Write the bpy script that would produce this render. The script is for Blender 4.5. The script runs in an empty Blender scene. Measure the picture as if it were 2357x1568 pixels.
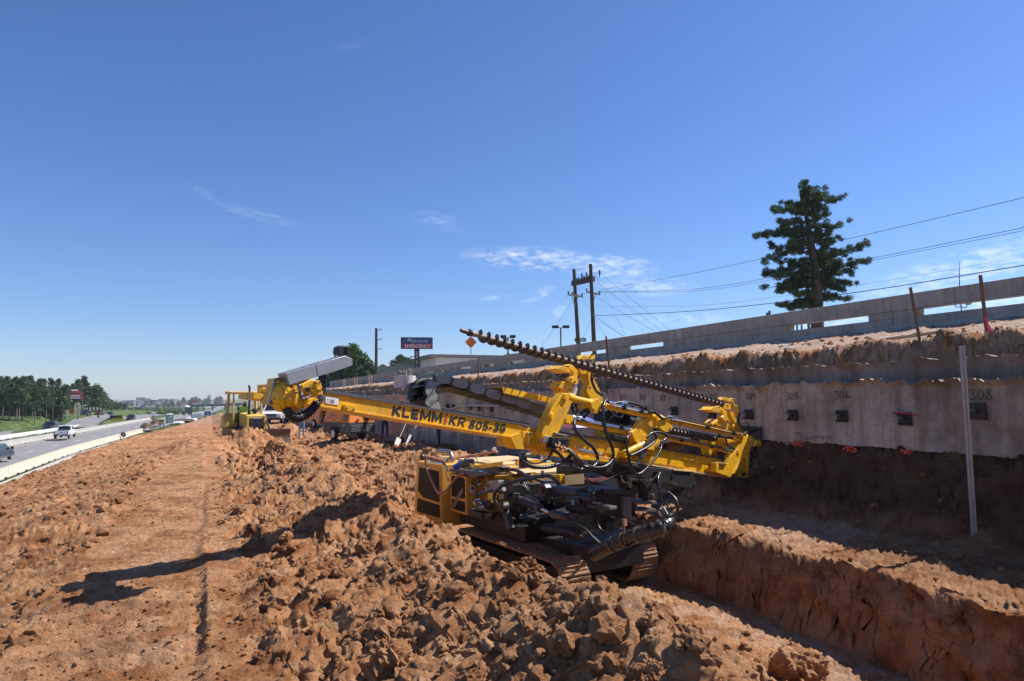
import bpy, math, random
import numpy as np
from mathutils import Vector, Matrix
random.seed(7)
RNG = np.random.default_rng(11)
S = bpy.context.scene
COL = S.collection
R = math.radians

# ------------------------------------------------------------------ camera
CAM = Vector((0, 0, 2.5))
YAW, PITCH, ROLL, FPX = R(23.95), R(4.75), 0.0087, 1571.3
_F = Vector((math.sin(YAW) * math.cos(PITCH), math.cos(YAW) * math.cos(PITCH), math.sin(PITCH)))
_R0 = Vector((math.cos(YAW), -math.sin(YAW), 0))
_U0 = _R0.cross(_F)
_R = _R0 * math.cos(ROLL) - _U0 * math.sin(ROLL)
_U = _R0 * math.sin(ROLL) + _U0 * math.cos(ROLL)
cd = bpy.data.cameras.new('camera')
cd.lens = 24; cd.sensor_width = 36; cd.clip_start = 0.1; cd.clip_end = 9000
cam = bpy.data.objects.new('camera', cd); COL.objects.link(cam)
cam.matrix_world = Matrix(((_R.x, _U.x, -_F.x, CAM.x), (_R.y, _U.y, -_F.y, CAM.y), (_R.z, _U.z, -_F.z, CAM.z), (0, 0, 0, 1)))
S.camera = cam

# ------------------------------------------------------------------ light
SUN_EL, SUN_AZ = R(49), R(93)          # azimuth clockwise from +Y
sd = Vector((math.sin(SUN_AZ) * math.cos(SUN_EL), math.cos(SUN_AZ) * math.cos(SUN_EL), math.sin(SUN_EL)))
sl = bpy.data.lights.new('sun', 'SUN'); sl.energy = 5.0; sl.angle = R(0.5); sl.color = (1.0, 0.955, 0.89)
so = bpy.data.objects.new('sun', sl); COL.objects.link(so)
so.rotation_euler = sd.to_track_quat('Z', 'Y').to_euler(); so.location = (20, -20, 40)
W = bpy.data.worlds.new('World'); S.world = W; W.use_nodes = True
wn, wl = W.node_tree.nodes, W.node_tree.links
wn.clear()
w_out = wn.new('ShaderNodeOutputWorld'); w_bg = wn.new('ShaderNodeBackground'); w_bg.inputs['Strength'].default_value = 0.074
w_sky = wn.new('ShaderNodeTexSky'); w_sky.sky_type = 'NISHITA'; w_sky.sun_disc = False
w_sky.sun_elevation = SUN_EL; w_sky.sun_rotation = SUN_AZ; w_sky.altitude = 0
w_sky.air_density = 1.0; w_sky.dust_density = 0.2; w_sky.ozone_density = 4.2
wl.new(w_bg.outputs[0], w_out.inputs[0])
S.view_settings.view_transform = 'Standard'; S.view_settings.look = 'None'
S.view_settings.exposure = 0.55; S.view_settings.gamma = 1; S.view_settings.use_curve_mapping = False

CROPS = {1: (1000, 1250, .46669), 2: (1800, 1250, .3189), 3: (2100, 1350, .44643), 4: (1600, 1700, .50912), 5: (0, 1450, .42427), 6: (3000, 1050, .47839),
         7: (2500, 1700, .67713), 8: (1640, 1760, .2551), 9: (860, 1500, .29699), 10: (400, 1540, .21213), 11: (0, 1500, .22957), 12: (2100, 1000, .29699),
         13: (3000, 700, .41447), 14: (2050, 1650, .38265), 15: (2550, 1550, .2551)}
def C(k, x, y):
    ox, oy, s = CROPS[k]
    return ((ox + x * s) / 1.73780, (oy + y * s) / 1.73780)
def ray(p):
    return _F + _R * ((p[0] - 1178.5) / FPX) + _U * ((784 - p[1]) / FPX)
def P(p, D):                                  # the place a survey of the photograph puts at depth D metres
    return CAM + ray(p) * D
def on_plane(p, q, n):
    d = ray(p); return CAM + d * ((q - CAM).dot(n) / d.dot(n))
def on_z(p, z):
    d = ray(p); return CAM + d * ((z - CAM.z) / d.z)
def depth_z(p, z):
    return (z - CAM.z) / ray(p).z
def on_x(p, x):
    d = ray(p); return CAM + d * ((x - CAM.x) / d.x)
def m_per_px(D): return D / FPX

# ------------------------------------------------------------------ sky: thin cirrus streaks drawn on the sky itself
def cloud_nodes():
    tc = wn.new('ShaderNodeTexCoord')
    nz = wn.new('ShaderNodeTexNoise'); nz.inputs['Scale'].default_value = 9; nz.inputs['Detail'].default_value = 9; nz.inputs['Roughness'].default_value = .62
    mp = wn.new('ShaderNodeMapping'); mp.inputs['Scale'].default_value = (2.2, 2.2, 9)
    wl.new(tc.outputs['Generated'], mp.inputs[0]); wl.new(mp.outputs[0], nz.inputs['Vector'])
    nz2 = wn.new('ShaderNodeTexNoise'); nz2.inputs['Scale'].default_value = 62; nz2.inputs['Detail'].default_value = 5
    mp2 = wn.new('ShaderNodeMapping'); mp2.inputs['Scale'].default_value = (1, 1, 3.2)
    wl.new(tc.outputs['Generated'], mp2.inputs[0]); wl.new(mp2.outputs[0], nz2.inputs['Vector'])
    def math_(op, a, b, clamp=False):
        m = wn.new('ShaderNodeMath'); m.operation = op; m.use_clamp = clamp
        for i, v in enumerate((a, b)):
            if isinstance(v, (int, float)): m.inputs[i].default_value = v
            else: wl.new(v, m.inputs[i])
        return m.outputs[0]
    total = None
    # centre pixel, half length (deg), half height (deg), tilt (deg), density
    for (cp, la, lb, tilt, den) in [((1240, 597), 7.0, 1.15, -4, .9), ((1400, 614), 4.4, 1.2, -5, .95), ((1490, 660), 4.6, .9, -3, .75), ((1240, 678), 1.9, .5, 24, .65), ((1288, 718), .8, .5, 30, .5),
                                    ((600, 497), 3.6, .5, -11, .24), ((1010, 510), 2.8, .8, -12, .26), ((480, 450), 2.2, .4, -28, .14), ((2250, 610), 9, 1.5, 12, .85), ((2290, 700), 7, 1.6, 8, .85), ((1960, 740), 8, .9, 8, .7),
                                    ((1560, 735), 5, .6, 0, .5), ((810, 105), 2.0, .4, 20, .07), ((2330, 548), 1.4, .35, 12, .5), ((1140, 685), 1.6, .25, 6, .4)]:
        c = ray(cp).normalized()
        rt = c.cross(Vector((0, 0, 1))).normalized(); up = rt.cross(c)
        t = R(tilt); ax = rt * math.cos(t) + up * math.sin(t); ay = up * math.cos(t) - rt * math.sin(t)
        def dot(v):
            d = wn.new('ShaderNodeVectorMath'); d.operation = 'DOT_PRODUCT'; d.inputs[1].default_value = v
            wl.new(tc.outputs['Generated'], d.inputs[0]); return d.outputs['Value']
        u = math_('MULTIPLY', dot(ax), 1 / math.sin(R(la))); v = math_('MULTIPLY', dot(ay), 1 / math.sin(R(lb)))
        rr = math_('ADD', math_('MULTIPLY', u, u), math_('MULTIPLY', v, v))
        m = math_('SUBTRACT', 1, rr, True)
        fr = math_('GREATER_THAN', dot(c), 0)
        m = math_('MULTIPLY', math_('MULTIPLY', m, fr), den)
        total = m if total is None else math_('MAXIMUM', total, m)
    n = math_('ADD', math_('MULTIPLY', nz.outputs['Fac'], .50), math_('MULTIPLY', nz2.outputs['Fac'], .54))
    e = math_('SUBTRACT', n, .44)
    f = math_('MULTIPLY', math_('MULTIPLY', e, 3.6, True), total, True)
    f = math_('MULTIPLY', f, .8)
    mx = wn.new('ShaderNodeMix'); mx.data_type = 'RGBA'
    tint = wn.new('ShaderNodeMix'); tint.data_type = 'RGBA'; tint.blend_type = 'MULTIPLY'; tint.inputs[0].default_value = 1; tint.inputs[7].default_value = (.89, .965, 1.21, 1)
    hs = wn.new('ShaderNodeHueSaturation'); hs.inputs['Saturation'].default_value = 1.06; hs.inputs['Value'].default_value = 1.1
    wl.new(w_sky.outputs[0], tint.inputs[6]); wl.new(tint.outputs[2], hs.inputs['Color'])
    wl.new(f, mx.inputs[0]); wl.new(hs.outputs[0], mx.inputs[6]); mx.inputs[7].default_value = (10.5, 11.2, 12.2, 1)
    wl.new(mx.outputs[2], w_bg.inputs['Color'])
cloud_nodes()

# ------------------------------------------------------------------ materials
MATS = {}
def nodes_of(name):
    m = bpy.data.materials.new(name); m.use_nodes = True
    return m, m.node_tree.nodes, m.node_tree.links, m.node_tree.nodes['Principled BSDF']
def mat(name, col, rough=.6, metal=0.0, var=.12, scale=3.0, dirt=0.0, dirt_col=(.30, .17, .09), bump=0.0, bscale=40.0, coat=0.0, streak=0.0, spec=.5):
    if name in MATS: return MATS[name]
    m, N, L, b = nodes_of(name)
    b.inputs['Roughness'].default_value = rough; b.inputs['Metallic'].default_value = metal; b.inputs['Coat Weight'].default_value = coat
    b.inputs['Specular IOR Level'].default_value = spec
    tc = N.new('ShaderNodeTexCoord')
    nz = N.new('ShaderNodeTexNoise'); nz.inputs['Scale'].default_value = scale; nz.inputs['Detail'].default_value = 6; nz.inputs['Roughness'].default_value = .62
    L.new(tc.outputs['Object'], nz.inputs['Vector'])
    mr = N.new('ShaderNodeMapRange'); mr.inputs[1].default_value = .3; mr.inputs[2].default_value = .7
    mr.inputs[3].default_value = 1 - var; mr.inputs[4].default_value = 1 + var
    L.new(nz.outputs['Fac'], mr.inputs[0])
    hs = N.new('ShaderNodeMix'); hs.data_type = 'RGBA'; hs.blend_type = 'MULTIPLY'; hs.inputs[0].default_value = 1
    hs.inputs[6].default_value = (*col, 1); L.new(mr.outputs[0], hs.inputs[7])
    last = hs.outputs[2]
    if streak:
        mp = N.new('ShaderNodeMapping'); mp.inputs['Scale'].default_value = (9, 9, .55); L.new(tc.outputs['Object'], mp.inputs[0])
        n3 = N.new('ShaderNodeTexNoise'); n3.inputs['Scale'].default_value = 1.2; n3.inputs['Detail'].default_value = 5; L.new(mp.outputs[0], n3.inputs['Vector'])
        m3 = N.new('ShaderNodeMapRange'); m3.inputs[1].default_value = .45; m3.inputs[2].default_value = .75; m3.inputs[3].default_value = 0; m3.inputs[4].default_value = streak
        L.new(n3.outputs['Fac'], m3.inputs[0])
        k = N.new('ShaderNodeMix'); k.data_type = 'RGBA'; k.inputs[7].default_value = (*[c * .35 for c in col], 1)
        L.new(m3.outputs[0], k.inputs[0]); L.new(last, k.inputs[6]); last = k.outputs[2]
    if dirt:
        n2 = N.new('ShaderNodeTexNoise'); n2.inputs['Scale'].default_value = scale * 2.3; n2.inputs['Detail'].default_value = 9; n2.inputs['Roughness'].default_value = .7
        L.new(tc.outputs['Object'], n2.inputs['Vector'])
        m2 = N.new('ShaderNodeMapRange'); m2.inputs[1].default_value = .62 - .28 * dirt; m2.inputs[2].default_value = .80 - .2 * dirt
        m2.inputs[3].default_value = 0; m2.inputs[4].default_value = .9
        L.new(n2.outputs['Fac'], m2.inputs[0])
        k = N.new('ShaderNodeMix'); k.data_type = 'RGBA'; k.inputs[7].default_value = (*dirt_col, 1)
        L.new(m2.outputs[0], k.inputs[0]); L.new(last, k.inputs[6]); last = k.outputs[2]
        k2 = N.new('ShaderNodeMix'); k2.inputs[2].default_value = rough; k2.inputs[3].default_value = .95
        L.new(m2.outputs[0], k2.inputs[0]); L.new(k2.outputs[0], b.inputs['Roughness'])
    L.new(last, b.inputs['Base Color'])
    if bump:
        n4 = N.new('ShaderNodeTexNoise'); n4.inputs['Scale'].default_value = bscale; n4.inputs['Detail'].default_value = 8; n4.inputs['Roughness'].default_value = .65
        L.new(tc.outputs['Object'], n4.inputs['Vector'])
        bp = N.new('ShaderNodeBump'); bp.inputs['Strength'].default_value = bump; bp.inputs['Distance'].default_value = .03
        L.new(n4.outputs['Fac'], bp.inputs['Height']); L.new(bp.outputs[0], b.inputs['Normal'])
    MATS[name] = m
    return m
def glass_mat(name, col, rough=.06):
    if name in MATS: return MATS[name]
    m, N, L, b = nodes_of(name)
    b.inputs['Base Color'].default_value = (*col, 1); b.inputs['Roughness'].default_value = rough; b.inputs['Specular IOR Level'].default_value = .8
    MATS[name] = m; return m

YEL = mat('yellow_paint', (.84, .44, .008), .42, var=.14, scale=2.6, dirt=.46, dirt_col=(.40, .20, .05), coat=.1, bump=.04, bscale=60, streak=.30)
YEL2 = mat('ochre_cabinet_paint', (.66, .36, .05), .5, var=.08, scale=3, dirt=.30, dirt_col=(.46, .28, .15))
TAN = mat('dusty_hood_paint', (.60, .42, .22), .8, var=.10, scale=4, dirt=.25, dirt_col=(.50, .30, .16))
BLK = mat('black_paint', (.016, .016, .018), .5, var=.25, scale=5, dirt=.26, dirt_col=(.085, .05, .032), bump=.05, bscale=60)
BLK2 = mat('black_rubber', (.012, .012, .013), .48, var=.2, scale=8, dirt=.12, dirt_col=(.07, .055, .045))
RIB = mat('ribbed_hose_rubber', (.018, .018, .020), .32, var=.2, scale=10, dirt=.14, dirt_col=(.09, .07, .055))
GRY = mat('grey_steel', (.16, .16, .17), .42, .6, var=.2, scale=6, dirt=.25)
DGRY = mat('dark_grey_paint', (.05, .052, .056), .45, var=.15, scale=4, dirt=.22, dirt_col=(.14, .085, .055))
CHR = mat('chrome', (.75, .76, .78), .18, 1.0, var=.05)
ALU = mat('aluminium_sheet', (.40, .40, .395), .45, .75, var=.10, scale=4, dirt=.12, dirt_col=(.36, .31, .26))
RUST = mat('rusty_steel', (.075, .045, .034), .55, .35, var=.3, scale=7, dirt=.42, dirt_col=(.12, .055, .032), bump=.15, bscale=50)
RUSTL = mat('auger_flight_steel', (.11, .070, .050), .5, .2, var=.3, scale=9, dirt=.22, dirt_col=(.10, .046, .028))
AUGS = mat('auger_stem_steel', (.30, .24, .19), .48, .5, var=.3, scale=9, dirt=.40, dirt_col=(.18, .085, .05))
PLATE = mat('steel_bearing_plate', (.045, .036, .033), .65, .2, var=.3, scale=9, dirt=.3, dirt_col=(.12, .06, .04))
MUD = mat('muddy_track_steel', (.25, .145, .08), .85, .0, var=.35, scale=9, dirt=.75, dirt_col=(.45, .25, .125), bump=.4, bscale=30)
CONC = mat('concrete', (.36, .345, .32), .9, var=.16, scale=1.2, dirt=.14, dirt_col=(.22, .20, .18), bump=.12, bscale=25, streak=.25)
CREAM = mat('cream_barrier_concrete', (.47, .43, .345), .9, var=.10, scale=1.5, dirt=.16, dirt_col=(.36, .32, .26), bump=.06, bscale=20)
RAILC = mat('weathered_rail_concrete', (.38, .32, .275), .95, var=.2, scale=2.4, dirt=.30, dirt_col=(.22, .165, .135), bump=.4, bscale=35, streak=.45)
WOOD = mat('stake_wood', (.17, .105, .065), .85, var=.25, scale=9, dirt=.2, dirt_col=(.14, .08, .05))
WOODL = mat('lumber', (.45, .32, .20), .85, var=.2, scale=9)
POLE = mat('utility_pole_wood', (.055, .042, .034), .9, var=.3, scale=4)
WHITE = mat('white_paint', (.78, .78, .78), .4, var=.03)
CARW = mat('white_car_paint', (.80, .80, .80), .22, var=.02, coat=.6)
CARG = mat('slate_car_paint', (.10, .115, .14), .25, .4, var=.03, coat=.6)
CARK = mat('black_car_paint', (.012, .013, .016), .2, var=.03, coat=.6)
CARR = mat('maroon_car_paint', (.12, .015, .018), .25, var=.03, coat=.5)
GLS = glass_mat('dark_glass', (.010, .012, .014))
MESHW = mat('dark_cabinet_screen', (.012, .010, .009), .6, spec=.2, dirt=.12, dirt_col=(.06, .045, .035))
TYRE = mat('tyre_rubber', (.014, .014, .014), .85, var=.2)
RIM = mat('wheel_rim', (.55, .55, .56), .3, .8)
LAMPR = mat('tail_lamp_red', (.25, .008, .012), .25)
LAMPW = mat('lamp_lens', (.75, .76, .76), .15)
ORG = mat('orange_sign_sheeting', (.90, .20, .02), .5, var=.04)
ORG2 = mat('orange_machine_paint', (.78, .26, .035), .5, var=.08, dirt=.14)
REDP = mat('red_paint', (.42, .035, .03), .5, var=.05)
NAVY = mat('navy_sign_face', (.018, .055, .16), .4, var=.04)
GRN = mat('green_sign', (.01, .20, .11), .5)
BLUE = mat('blue_sheet', (.03, .13, .48), .5)
INK = mat('black_ink', (.014, .014, .016), .6)
DECAL = mat('dark_blue_decal', (.018, .022, .035), .5, var=.2, scale=14)
REDDECAL = mat('red_decal', (.52, .07, .03), .5)
DZY = mat('faded_dozer_yellow', (.62, .40, .075), .55, var=.10, scale=3, dirt=.32, dirt_col=(.34, .22, .11))
HIVIS_O = mat('hi_vis_orange', (.95, .20, .03), .8)
HIVIS_Y = mat('hi_vis_lime', (.55, .85, .05), .8)
SILV = mat('reflective_tape', (.55, .55, .55), .4, .3)
JEAN = mat('blue_denim', (.16, .26, .44), .9, var=.15, scale=14)
JEAND = mat('dark_denim', (.025, .045, .10), .9, var=.15, scale=14)
SKIN = mat('skin', (.36, .19, .125), .6, var=.04)
DCLOTH = mat('black_cloth', (.012, .012, .013), .9)
TANW = mat('tan_stucco', (.40, .32, .24), .9, var=.05)
CITYW = mat('pale_facade', (.62, .60, .57), .9, var=.05, scale=.1)
CITYB = mat('beige_facade', (.46, .39, .32), .9, var=.05, scale=.1)
CITYR = mat('brick_facade', (.24, .14, .125), .9, var=.06, scale=.1)
CITYD = mat('slate_facade', (.16, .17, .20), .9, var=.06, scale=.1)
ROOFG = mat('grey_roof', (.20, .185, .18), .9, var=.06, scale=.2)
BARK = mat('pine_bark', (.085, .058, .043), .95, var=.3, scale=3, bump=.3, bscale=12)
BARKL = mat('pale_pine_bark', (.17, .125, .10), .95, var=.3, scale=3)
PINK = mat('pink_flagging', (.95, .08, .25), .6)
REDH = mat('terracotta_air_hose', (.40, .16, .11), .6, var=.12, scale=6)
BRNZ = mat('brown_tarp', (.085, .045, .03), .8, var=.25, scale=3)
EARTHM = mat('packed_earth', (.24, .12, .065), .95, var=.3, scale=6, bump=.6, bscale=18)

def leaf_mat(name, a, b_, sc=.5):
    m, N, L, b = nodes_of(name)
    b.inputs['Roughness'].default_value = .6
    tc = N.new('ShaderNodeTexCoord'); nz = N.new('ShaderNodeTexNoise'); nz.inputs['Scale'].default_value = sc; nz.inputs['Detail'].default_value = 5
    L.new(tc.outputs['Object'], nz.inputs['Vector'])
    oi = N.new('ShaderNodeObjectInfo')
    ad = N.new('ShaderNodeMath'); ad.operation = 'MULTIPLY_ADD'; ad.inputs[1].default_value = .25; L.new(oi.outputs['Random'], ad.inputs[0]); L.new(nz.outputs['Fac'], ad.inputs[2])
    cr = N.new('ShaderNodeValToRGB'); cr.color_ramp.elements[0].position = .38; cr.color_ramp.elements[1].position = .85
    cr.color_ramp.elements[0].color = (*a, 1); cr.color_ramp.elements[1].color = (*b_, 1)
    L.new(ad.outputs[0], cr.inputs[0]); L.new(cr.outputs[0], b.inputs['Base Color'])
    tr = N.new('ShaderNodeBsdfTranslucent'); L.new(cr.outputs[0], tr.inputs[0])
    mx = N.new('ShaderNodeMixShader'); mx.inputs[0].default_value = .22
    o = N['Material Output']; L.new(b.outputs[0], mx.inputs[1]); L.new(tr.outputs[0], mx.inputs[2]); L.new(mx.outputs[0], o.inputs[0])
    return m
NEEDLE = leaf_mat('pine_needles', (.020, .050, .016), (.075, .135, .035), .55)
LEAF = leaf_mat('broad_leaves', (.025, .060, .014), (.08, .15, .035), .4)
BUSH = leaf_mat('bush_leaves', (.035, .075, .018), (.11, .17, .045), .4)

# ------------------------------------------------------------------ mesh builder
def V(*a): return Vector(a if len(a) > 1 else a[0])
class MB:
    def __init__(s): s.v = []; s.f = []
    def add(s, vs, fs):
        o = len(s.v); s.v.extend([tuple(x) for x in vs]); s.f.extend([tuple(i + o for i in q) for q in fs]); return s
    def para(s, o, a, b, c):                  # parallelepiped from corner o
        o, a, b, c = V(o), V(a), V(b), V(c)
        vs = [o, o + a, o + a + b, o + b, o + c, o + a + c, o + a + b + c, o + b + c]
        fs = [(0, 3, 2, 1), (4, 5, 6, 7), (0, 1, 5, 4), (1, 2, 6, 5), (2, 3, 7, 6), (3, 0, 4, 7)]
        if a.cross(b).dot(c) < 0: fs = [q[::-1] for q in fs]
        return s.add(vs, fs)
    def box(s, c, d, rz=0.0):
        c = V(c); ca, sa = math.cos(rz), math.sin(rz)
        a = V(ca, sa, 0) * d[0]; b = V(-sa, ca, 0) * d[1]; e = V(0, 0, d[2])
        return s.para(c - a / 2 - b / 2 - e / 2, a, b, e)
    def bar(s, p, q, w, h, up=(0, 0, 1)):     # rectangular bar from p to q
        p, q = V(p), V(q); t = (q - p).normalized(); sd_ = t.cross(V(up))
        if sd_.length < 1e-4: sd_ = t.cross(V(1, 0, 0))
        sd_.normalize(); u = sd_.cross(t)
        return s.para(p - sd_ * w / 2 - u * h / 2, q - p, sd_ * w, u * h)
    def prism(s, pts, vec):
        pts = [V(p) for p in pts]; vec = V(vec); n = len(pts)
        nn = V(0, 0, 0)
        for i in range(n): nn += (pts[i] - pts[0]).cross(pts[(i + 1) % n] - pts[0])
        top = [p + vec for p in pts]
        a = tuple(range(n)); b = tuple(range(n, 2 * n))
        fs = [a[::-1], b] + [(i, (i + 1) % n, n + (i + 1) % n, n + i) for i in range(n)]
        if nn.dot(vec) < 0: fs = [q[::-1] for q in fs]
        return s.add(pts + top, fs)
    def tube(s, pts, r, n=10, cap=True, spline=True, seg=6):
        pts = [V(p) for p in pts]
        if spline and len(pts) > 2:
            rr = r if isinstance(r, (list, tuple)) else [r] * len(pts)
            out = []; ro = []
            for i in range(len(pts) - 1):
                p0 = pts[max(i - 1, 0)]; p1 = pts[i]; p2 = pts[i + 1]; p3 = pts[min(i + 2, len(pts) - 1)]
                for k in range(seg):
                    t = k / seg
                    out.append(.5 * ((2 * p1) + (p2 - p0) * t + (2 * p0 - 5 * p1 + 4 * p2 - p3) * t * t + (3 * p1 - p0 - 3 * p2 + p3) * t ** 3))
                    ro.append(rr[i] * (1 - t) + rr[i + 1] * t)
            out.append(pts[-1]); ro.append(rr[-1]); pts = out; r = ro
        rr = r if isinstance(r, (list, tuple)) else [r] * len(pts)
        m = len(pts); ts = [(pts[min(i + 1, m - 1)] - pts[max(i - 1, 0)]).normalized() for i in range(m)]
        x = ts[0].cross(V(0, 0, 1))
        if x.length < .05: x = ts[0].cross(V(1, 0, 0))
        x.normalize(); vs = []
        for i in range(m):
            x = (x - ts[i] * x.dot(ts[i])); x.normalize(); y = ts[i].cross(x)
            for k in range(n):
                a = 2 * math.pi * k / n; vs.append(pts[i] + (x * math.cos(a) + y * math.sin(a)) * rr[i])
        fs = [(i * n + k, i * n + (k + 1) % n, (i + 1) * n + (k + 1) % n, (i + 1) * n + k) for i in range(m - 1) for k in range(n)]
        if cap: fs += [tuple(range(n))[::-1], tuple((m - 1) * n + k for k in range(n))]
        return s.add(vs, fs)
    def cyl(s, p, q, r, r2=None, n=14): return s.tube([p, q], [r, r if r2 is None else r2], n, spline=False)
    def lathe(s, p, d, prof, n=20):           # profile of (distance along d, radius)
        p, d = V(p), V(d).normalized()
        return s.tube([p + d * t for t, _ in prof], [max(r, 1e-4) for _, r in prof], n, spline=False) if all(prof[i][0] != prof[i + 1][0] for i in range(len(prof) - 1)) else s._lathe(p, d, prof, n)
    def _lathe(s, p, d, prof, n):
        x = d.cross(V(0, 0, 1))
        if x.length < .05: x = d.cross(V(1, 0, 0))
        x.normalize(); y = d.cross(x); vs = []; m = len(prof)
        for t, r in prof:
            for k in range(n):
                a = 2 * math.pi * k / n; vs.append(p + d * t + (x * math.cos(a) + y * math.sin(a)) * max(r, 1e-4))
        fs = [(i * n + k, i * n + (k + 1) % n, (i + 1) * n + (k + 1) % n, (i + 1) * n + k) for i in range(m - 1) for k in range(n)]
        fs += [tuple(range(n))[::-1], tuple((m - 1) * n + k for k in range(n))]
        return s.add(vs, fs)
    def ball(s, c, r, n=10, m=7, sc=(1, 1, 1)):
        c = V(c); vs = [c + V(0, 0, -r * sc[2])]; fs = []
        for j in range(1, m):
            t = math.pi * j / m - math.pi / 2
            for k in range(n):
                a = 2 * math.pi * k / n
                vs.append(c + V(math.cos(a) * math.cos(t) * r * sc[0], math.sin(a) * math.cos(t) * r * sc[1], math.sin(t) * r * sc[2]))
        vs.append(c + V(0, 0, r * sc[2])); e = len(vs) - 1
        fs += [(0, 1 + (k + 1) % n, 1 + k) for k in range(n)]
        fs += [(1 + j * n + k, 1 + j * n + (k + 1) % n, 1 + (j + 1) * n + (k + 1) % n, 1 + (j + 1) * n + k) for j in range(m - 2) for k in range(n)]
        fs += [(e, 1 + (m - 2) * n + k, 1 + (m - 2) * n + (k + 1) % n) for k in range(n)]
        return s.add(vs, fs)
    def build(s, name, m, parent=None, off=None, bevel=0.0, smooth=True, ang=38):
        off = V(off) if off is not None else (V(parent['_o']) if parent is not None and '_o' in parent else V(0, 0, 0))
        me = bpy.data.meshes.new(name)
        me.from_pydata([(x[0] - off.x, x[1] - off.y, x[2] - off.z) for x in s.v], [], s.f)
        if smooth:
            me.shade_smooth(); me.set_sharp_from_angle(angle=R(ang))
        for mm in (m if isinstance(m, (list, tuple)) else [m]): me.materials.append(mm)
        me.update()
        o = bpy.data.objects.new(name, me); COL.objects.link(o)
        if parent is not None: o.parent = parent; o['_o'] = tuple(off)
        elif any(off): o.location = off; o['_o'] = tuple(off)
        if bevel:
            b = o.modifiers.new('b', 'BEVEL'); b.width = bevel * .55; b.segments = 1; b.limit_method = 'ANGLE'; b.angle_limit = R(40); b.harden_normals = True
        return o
def tag(o, label=None, cat=None, group=None, kind=None):
    if label: o['label'] = label
    if cat: o['category'] = cat
    if group: o['group'] = group
    if kind: o['kind'] = kind
    return o
def thing(name, label, cat, loc=(0, 0, 0), rz=0.0, group=None, world=True):
    # world=True: its parts are given in world coordinates; False: in its own
    o = bpy.data.objects.new(name, None); COL.objects.link(o); o.location = loc; o.rotation_euler = (0, 0, rz); o.empty_display_size = .2
    tag(o, label, cat, group)
    if world: o['_o'] = tuple(loc)
    return o
KIDS = {}
def dup(root, loc=None, rz=None, scale=None, label=None, group=None):
    if not KIDS.get('n') or KIDS['n'] != len(bpy.data.objects):
        KIDS.clear()
        for o in bpy.data.objects:
            if o.parent: KIDS.setdefault(o.parent.name, []).append(o)
    def rec(o, par):
        c = o.copy(); COL.objects.link(c)
        if par is not None: c.parent = par
        for ch in KIDS.get(o.name, ()): rec(ch, c)
        return c
    r = rec(root, None)
    if loc is not None: r.location = loc
    if rz is not None: r.rotation_euler = (0, 0, rz)
    if scale is not None: r.scale = scale if isinstance(scale, (tuple, list)) else (scale,) * 3
    if label: r['label'] = label
    if group: r['group'] = group
    return r
def text(name, s, p, ux, uy, h, m, parent=None, width=None, shear=0.0, off=0.0, align='LEFT', lift=.003):
    # flat print: baseline start p, unit vectors ux (reading direction), uy (up); h is the capital height
    cu = bpy.data.curves.new(name, 'FONT'); cu.body = s; cu.size = h / .70; cu.shear = shear; cu.offset = off * h; cu.align_x = align
    cu.resolution_u = 4; cu.materials.append(m)
    o = bpy.data.objects.new(name, cu); COL.objects.link(o)
    ux, uy = V(ux).normalized(), V(uy).normalized(); uz = ux.cross(uy)
    sx = 1.0
    if width:
        bpy.context.view_layer.update(); w = o.dimensions.x
        if w > 1e-6: sx = width / w
    bpy.context.view_layer.update(); dg = bpy.context.evaluated_depsgraph_get(); me = bpy.data.meshes.new_from_object(o.evaluated_get(dg)); bpy.data.objects.remove(o); bpy.data.curves.remove(cu)
    o = bpy.data.objects.new(name, me); COL.objects.link(o)
    p = V(p) + uz * lift
    M = Matrix(((ux.x * sx, uy.x, uz.x, p.x), (ux.y * sx, uy.y, uz.y, p.y), (ux.z * sx, uy.z, uz.z, p.z), (0, 0, 0, 1)))
    if parent is not None:
        o.parent = parent
        o0 = V(parent['_o']) if '_o' in parent else V(0, 0, 0)
        M.translation = p - o0
    o.matrix_local = M
    return o

# heavy block lettering drawn with strokes on a unit cell (x, y) -> (1 wide, 1 high)
GLYPH = {'K': [[(.12, 0), (.12, 1)], [(.2, .45), (.88, 1)], [(.34, .55), (.9, 0)]], 'L': [[(.12, 1), (.12, .1), (.9, .1)]], 'E': [[(.9, .9), (.12, .9), (.12, .1), (.9, .1)], [(.12, .5), (.82, .5)]],
         'M': [[(.1, 0), (.1, 1), (.5, .3), (.9, 1), (.9, 0)]], 'R': [[(.12, 0), (.12, .9), (.7, .9), (.86, .72), (.7, .48), (.12, .48)], [(.5, .48), (.9, 0)]],
         '8': [[(.5, .92), (.26, .85), (.2, .7), (.5, .53), (.86, .34), (.78, .14), (.5, .08), (.22, .14), (.14, .34), (.5, .53), (.8, .7), (.74, .85), (.5, .92)]],
         '0': [[(.5, .9), (.2, .8), (.12, .5), (.2, .2), (.5, .1), (.8, .2), (.88, .5), (.8, .8), (.5, .9)]], '5': [[(.85, .9), (.26, .9), (.18, .52), (.6, .6), (.86, .36), (.7, .13), (.4, .1), (.12, .2)]],
         '3': [[(.14, .82), (.45, .9), (.8, .8), (.8, .62), (.42, .53), (.84, .42), (.84, .2), (.5, .1), (.12, .18)]], 'G': [[(.85, .76), (.6, .9), (.3, .84), (.12, .5), (.3, .16), (.6, .1), (.86, .2), (.86, .46), (.55, .46)]],
         'Y': [[(.08, 1), (.5, .45), (.92, 1)], [(.5, .5), (.5, 0)]], 'N': [[(.12, 0), (.12, 1), (.88, 0), (.88, 1)]], 'C': [[(.86, .75), (.6, .9), (.3, .84), (.12, .5), (.3, .16), (.6, .1), (.86, .25)]], '-': [[(.12, .38), (.88, .38)]]}
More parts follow.
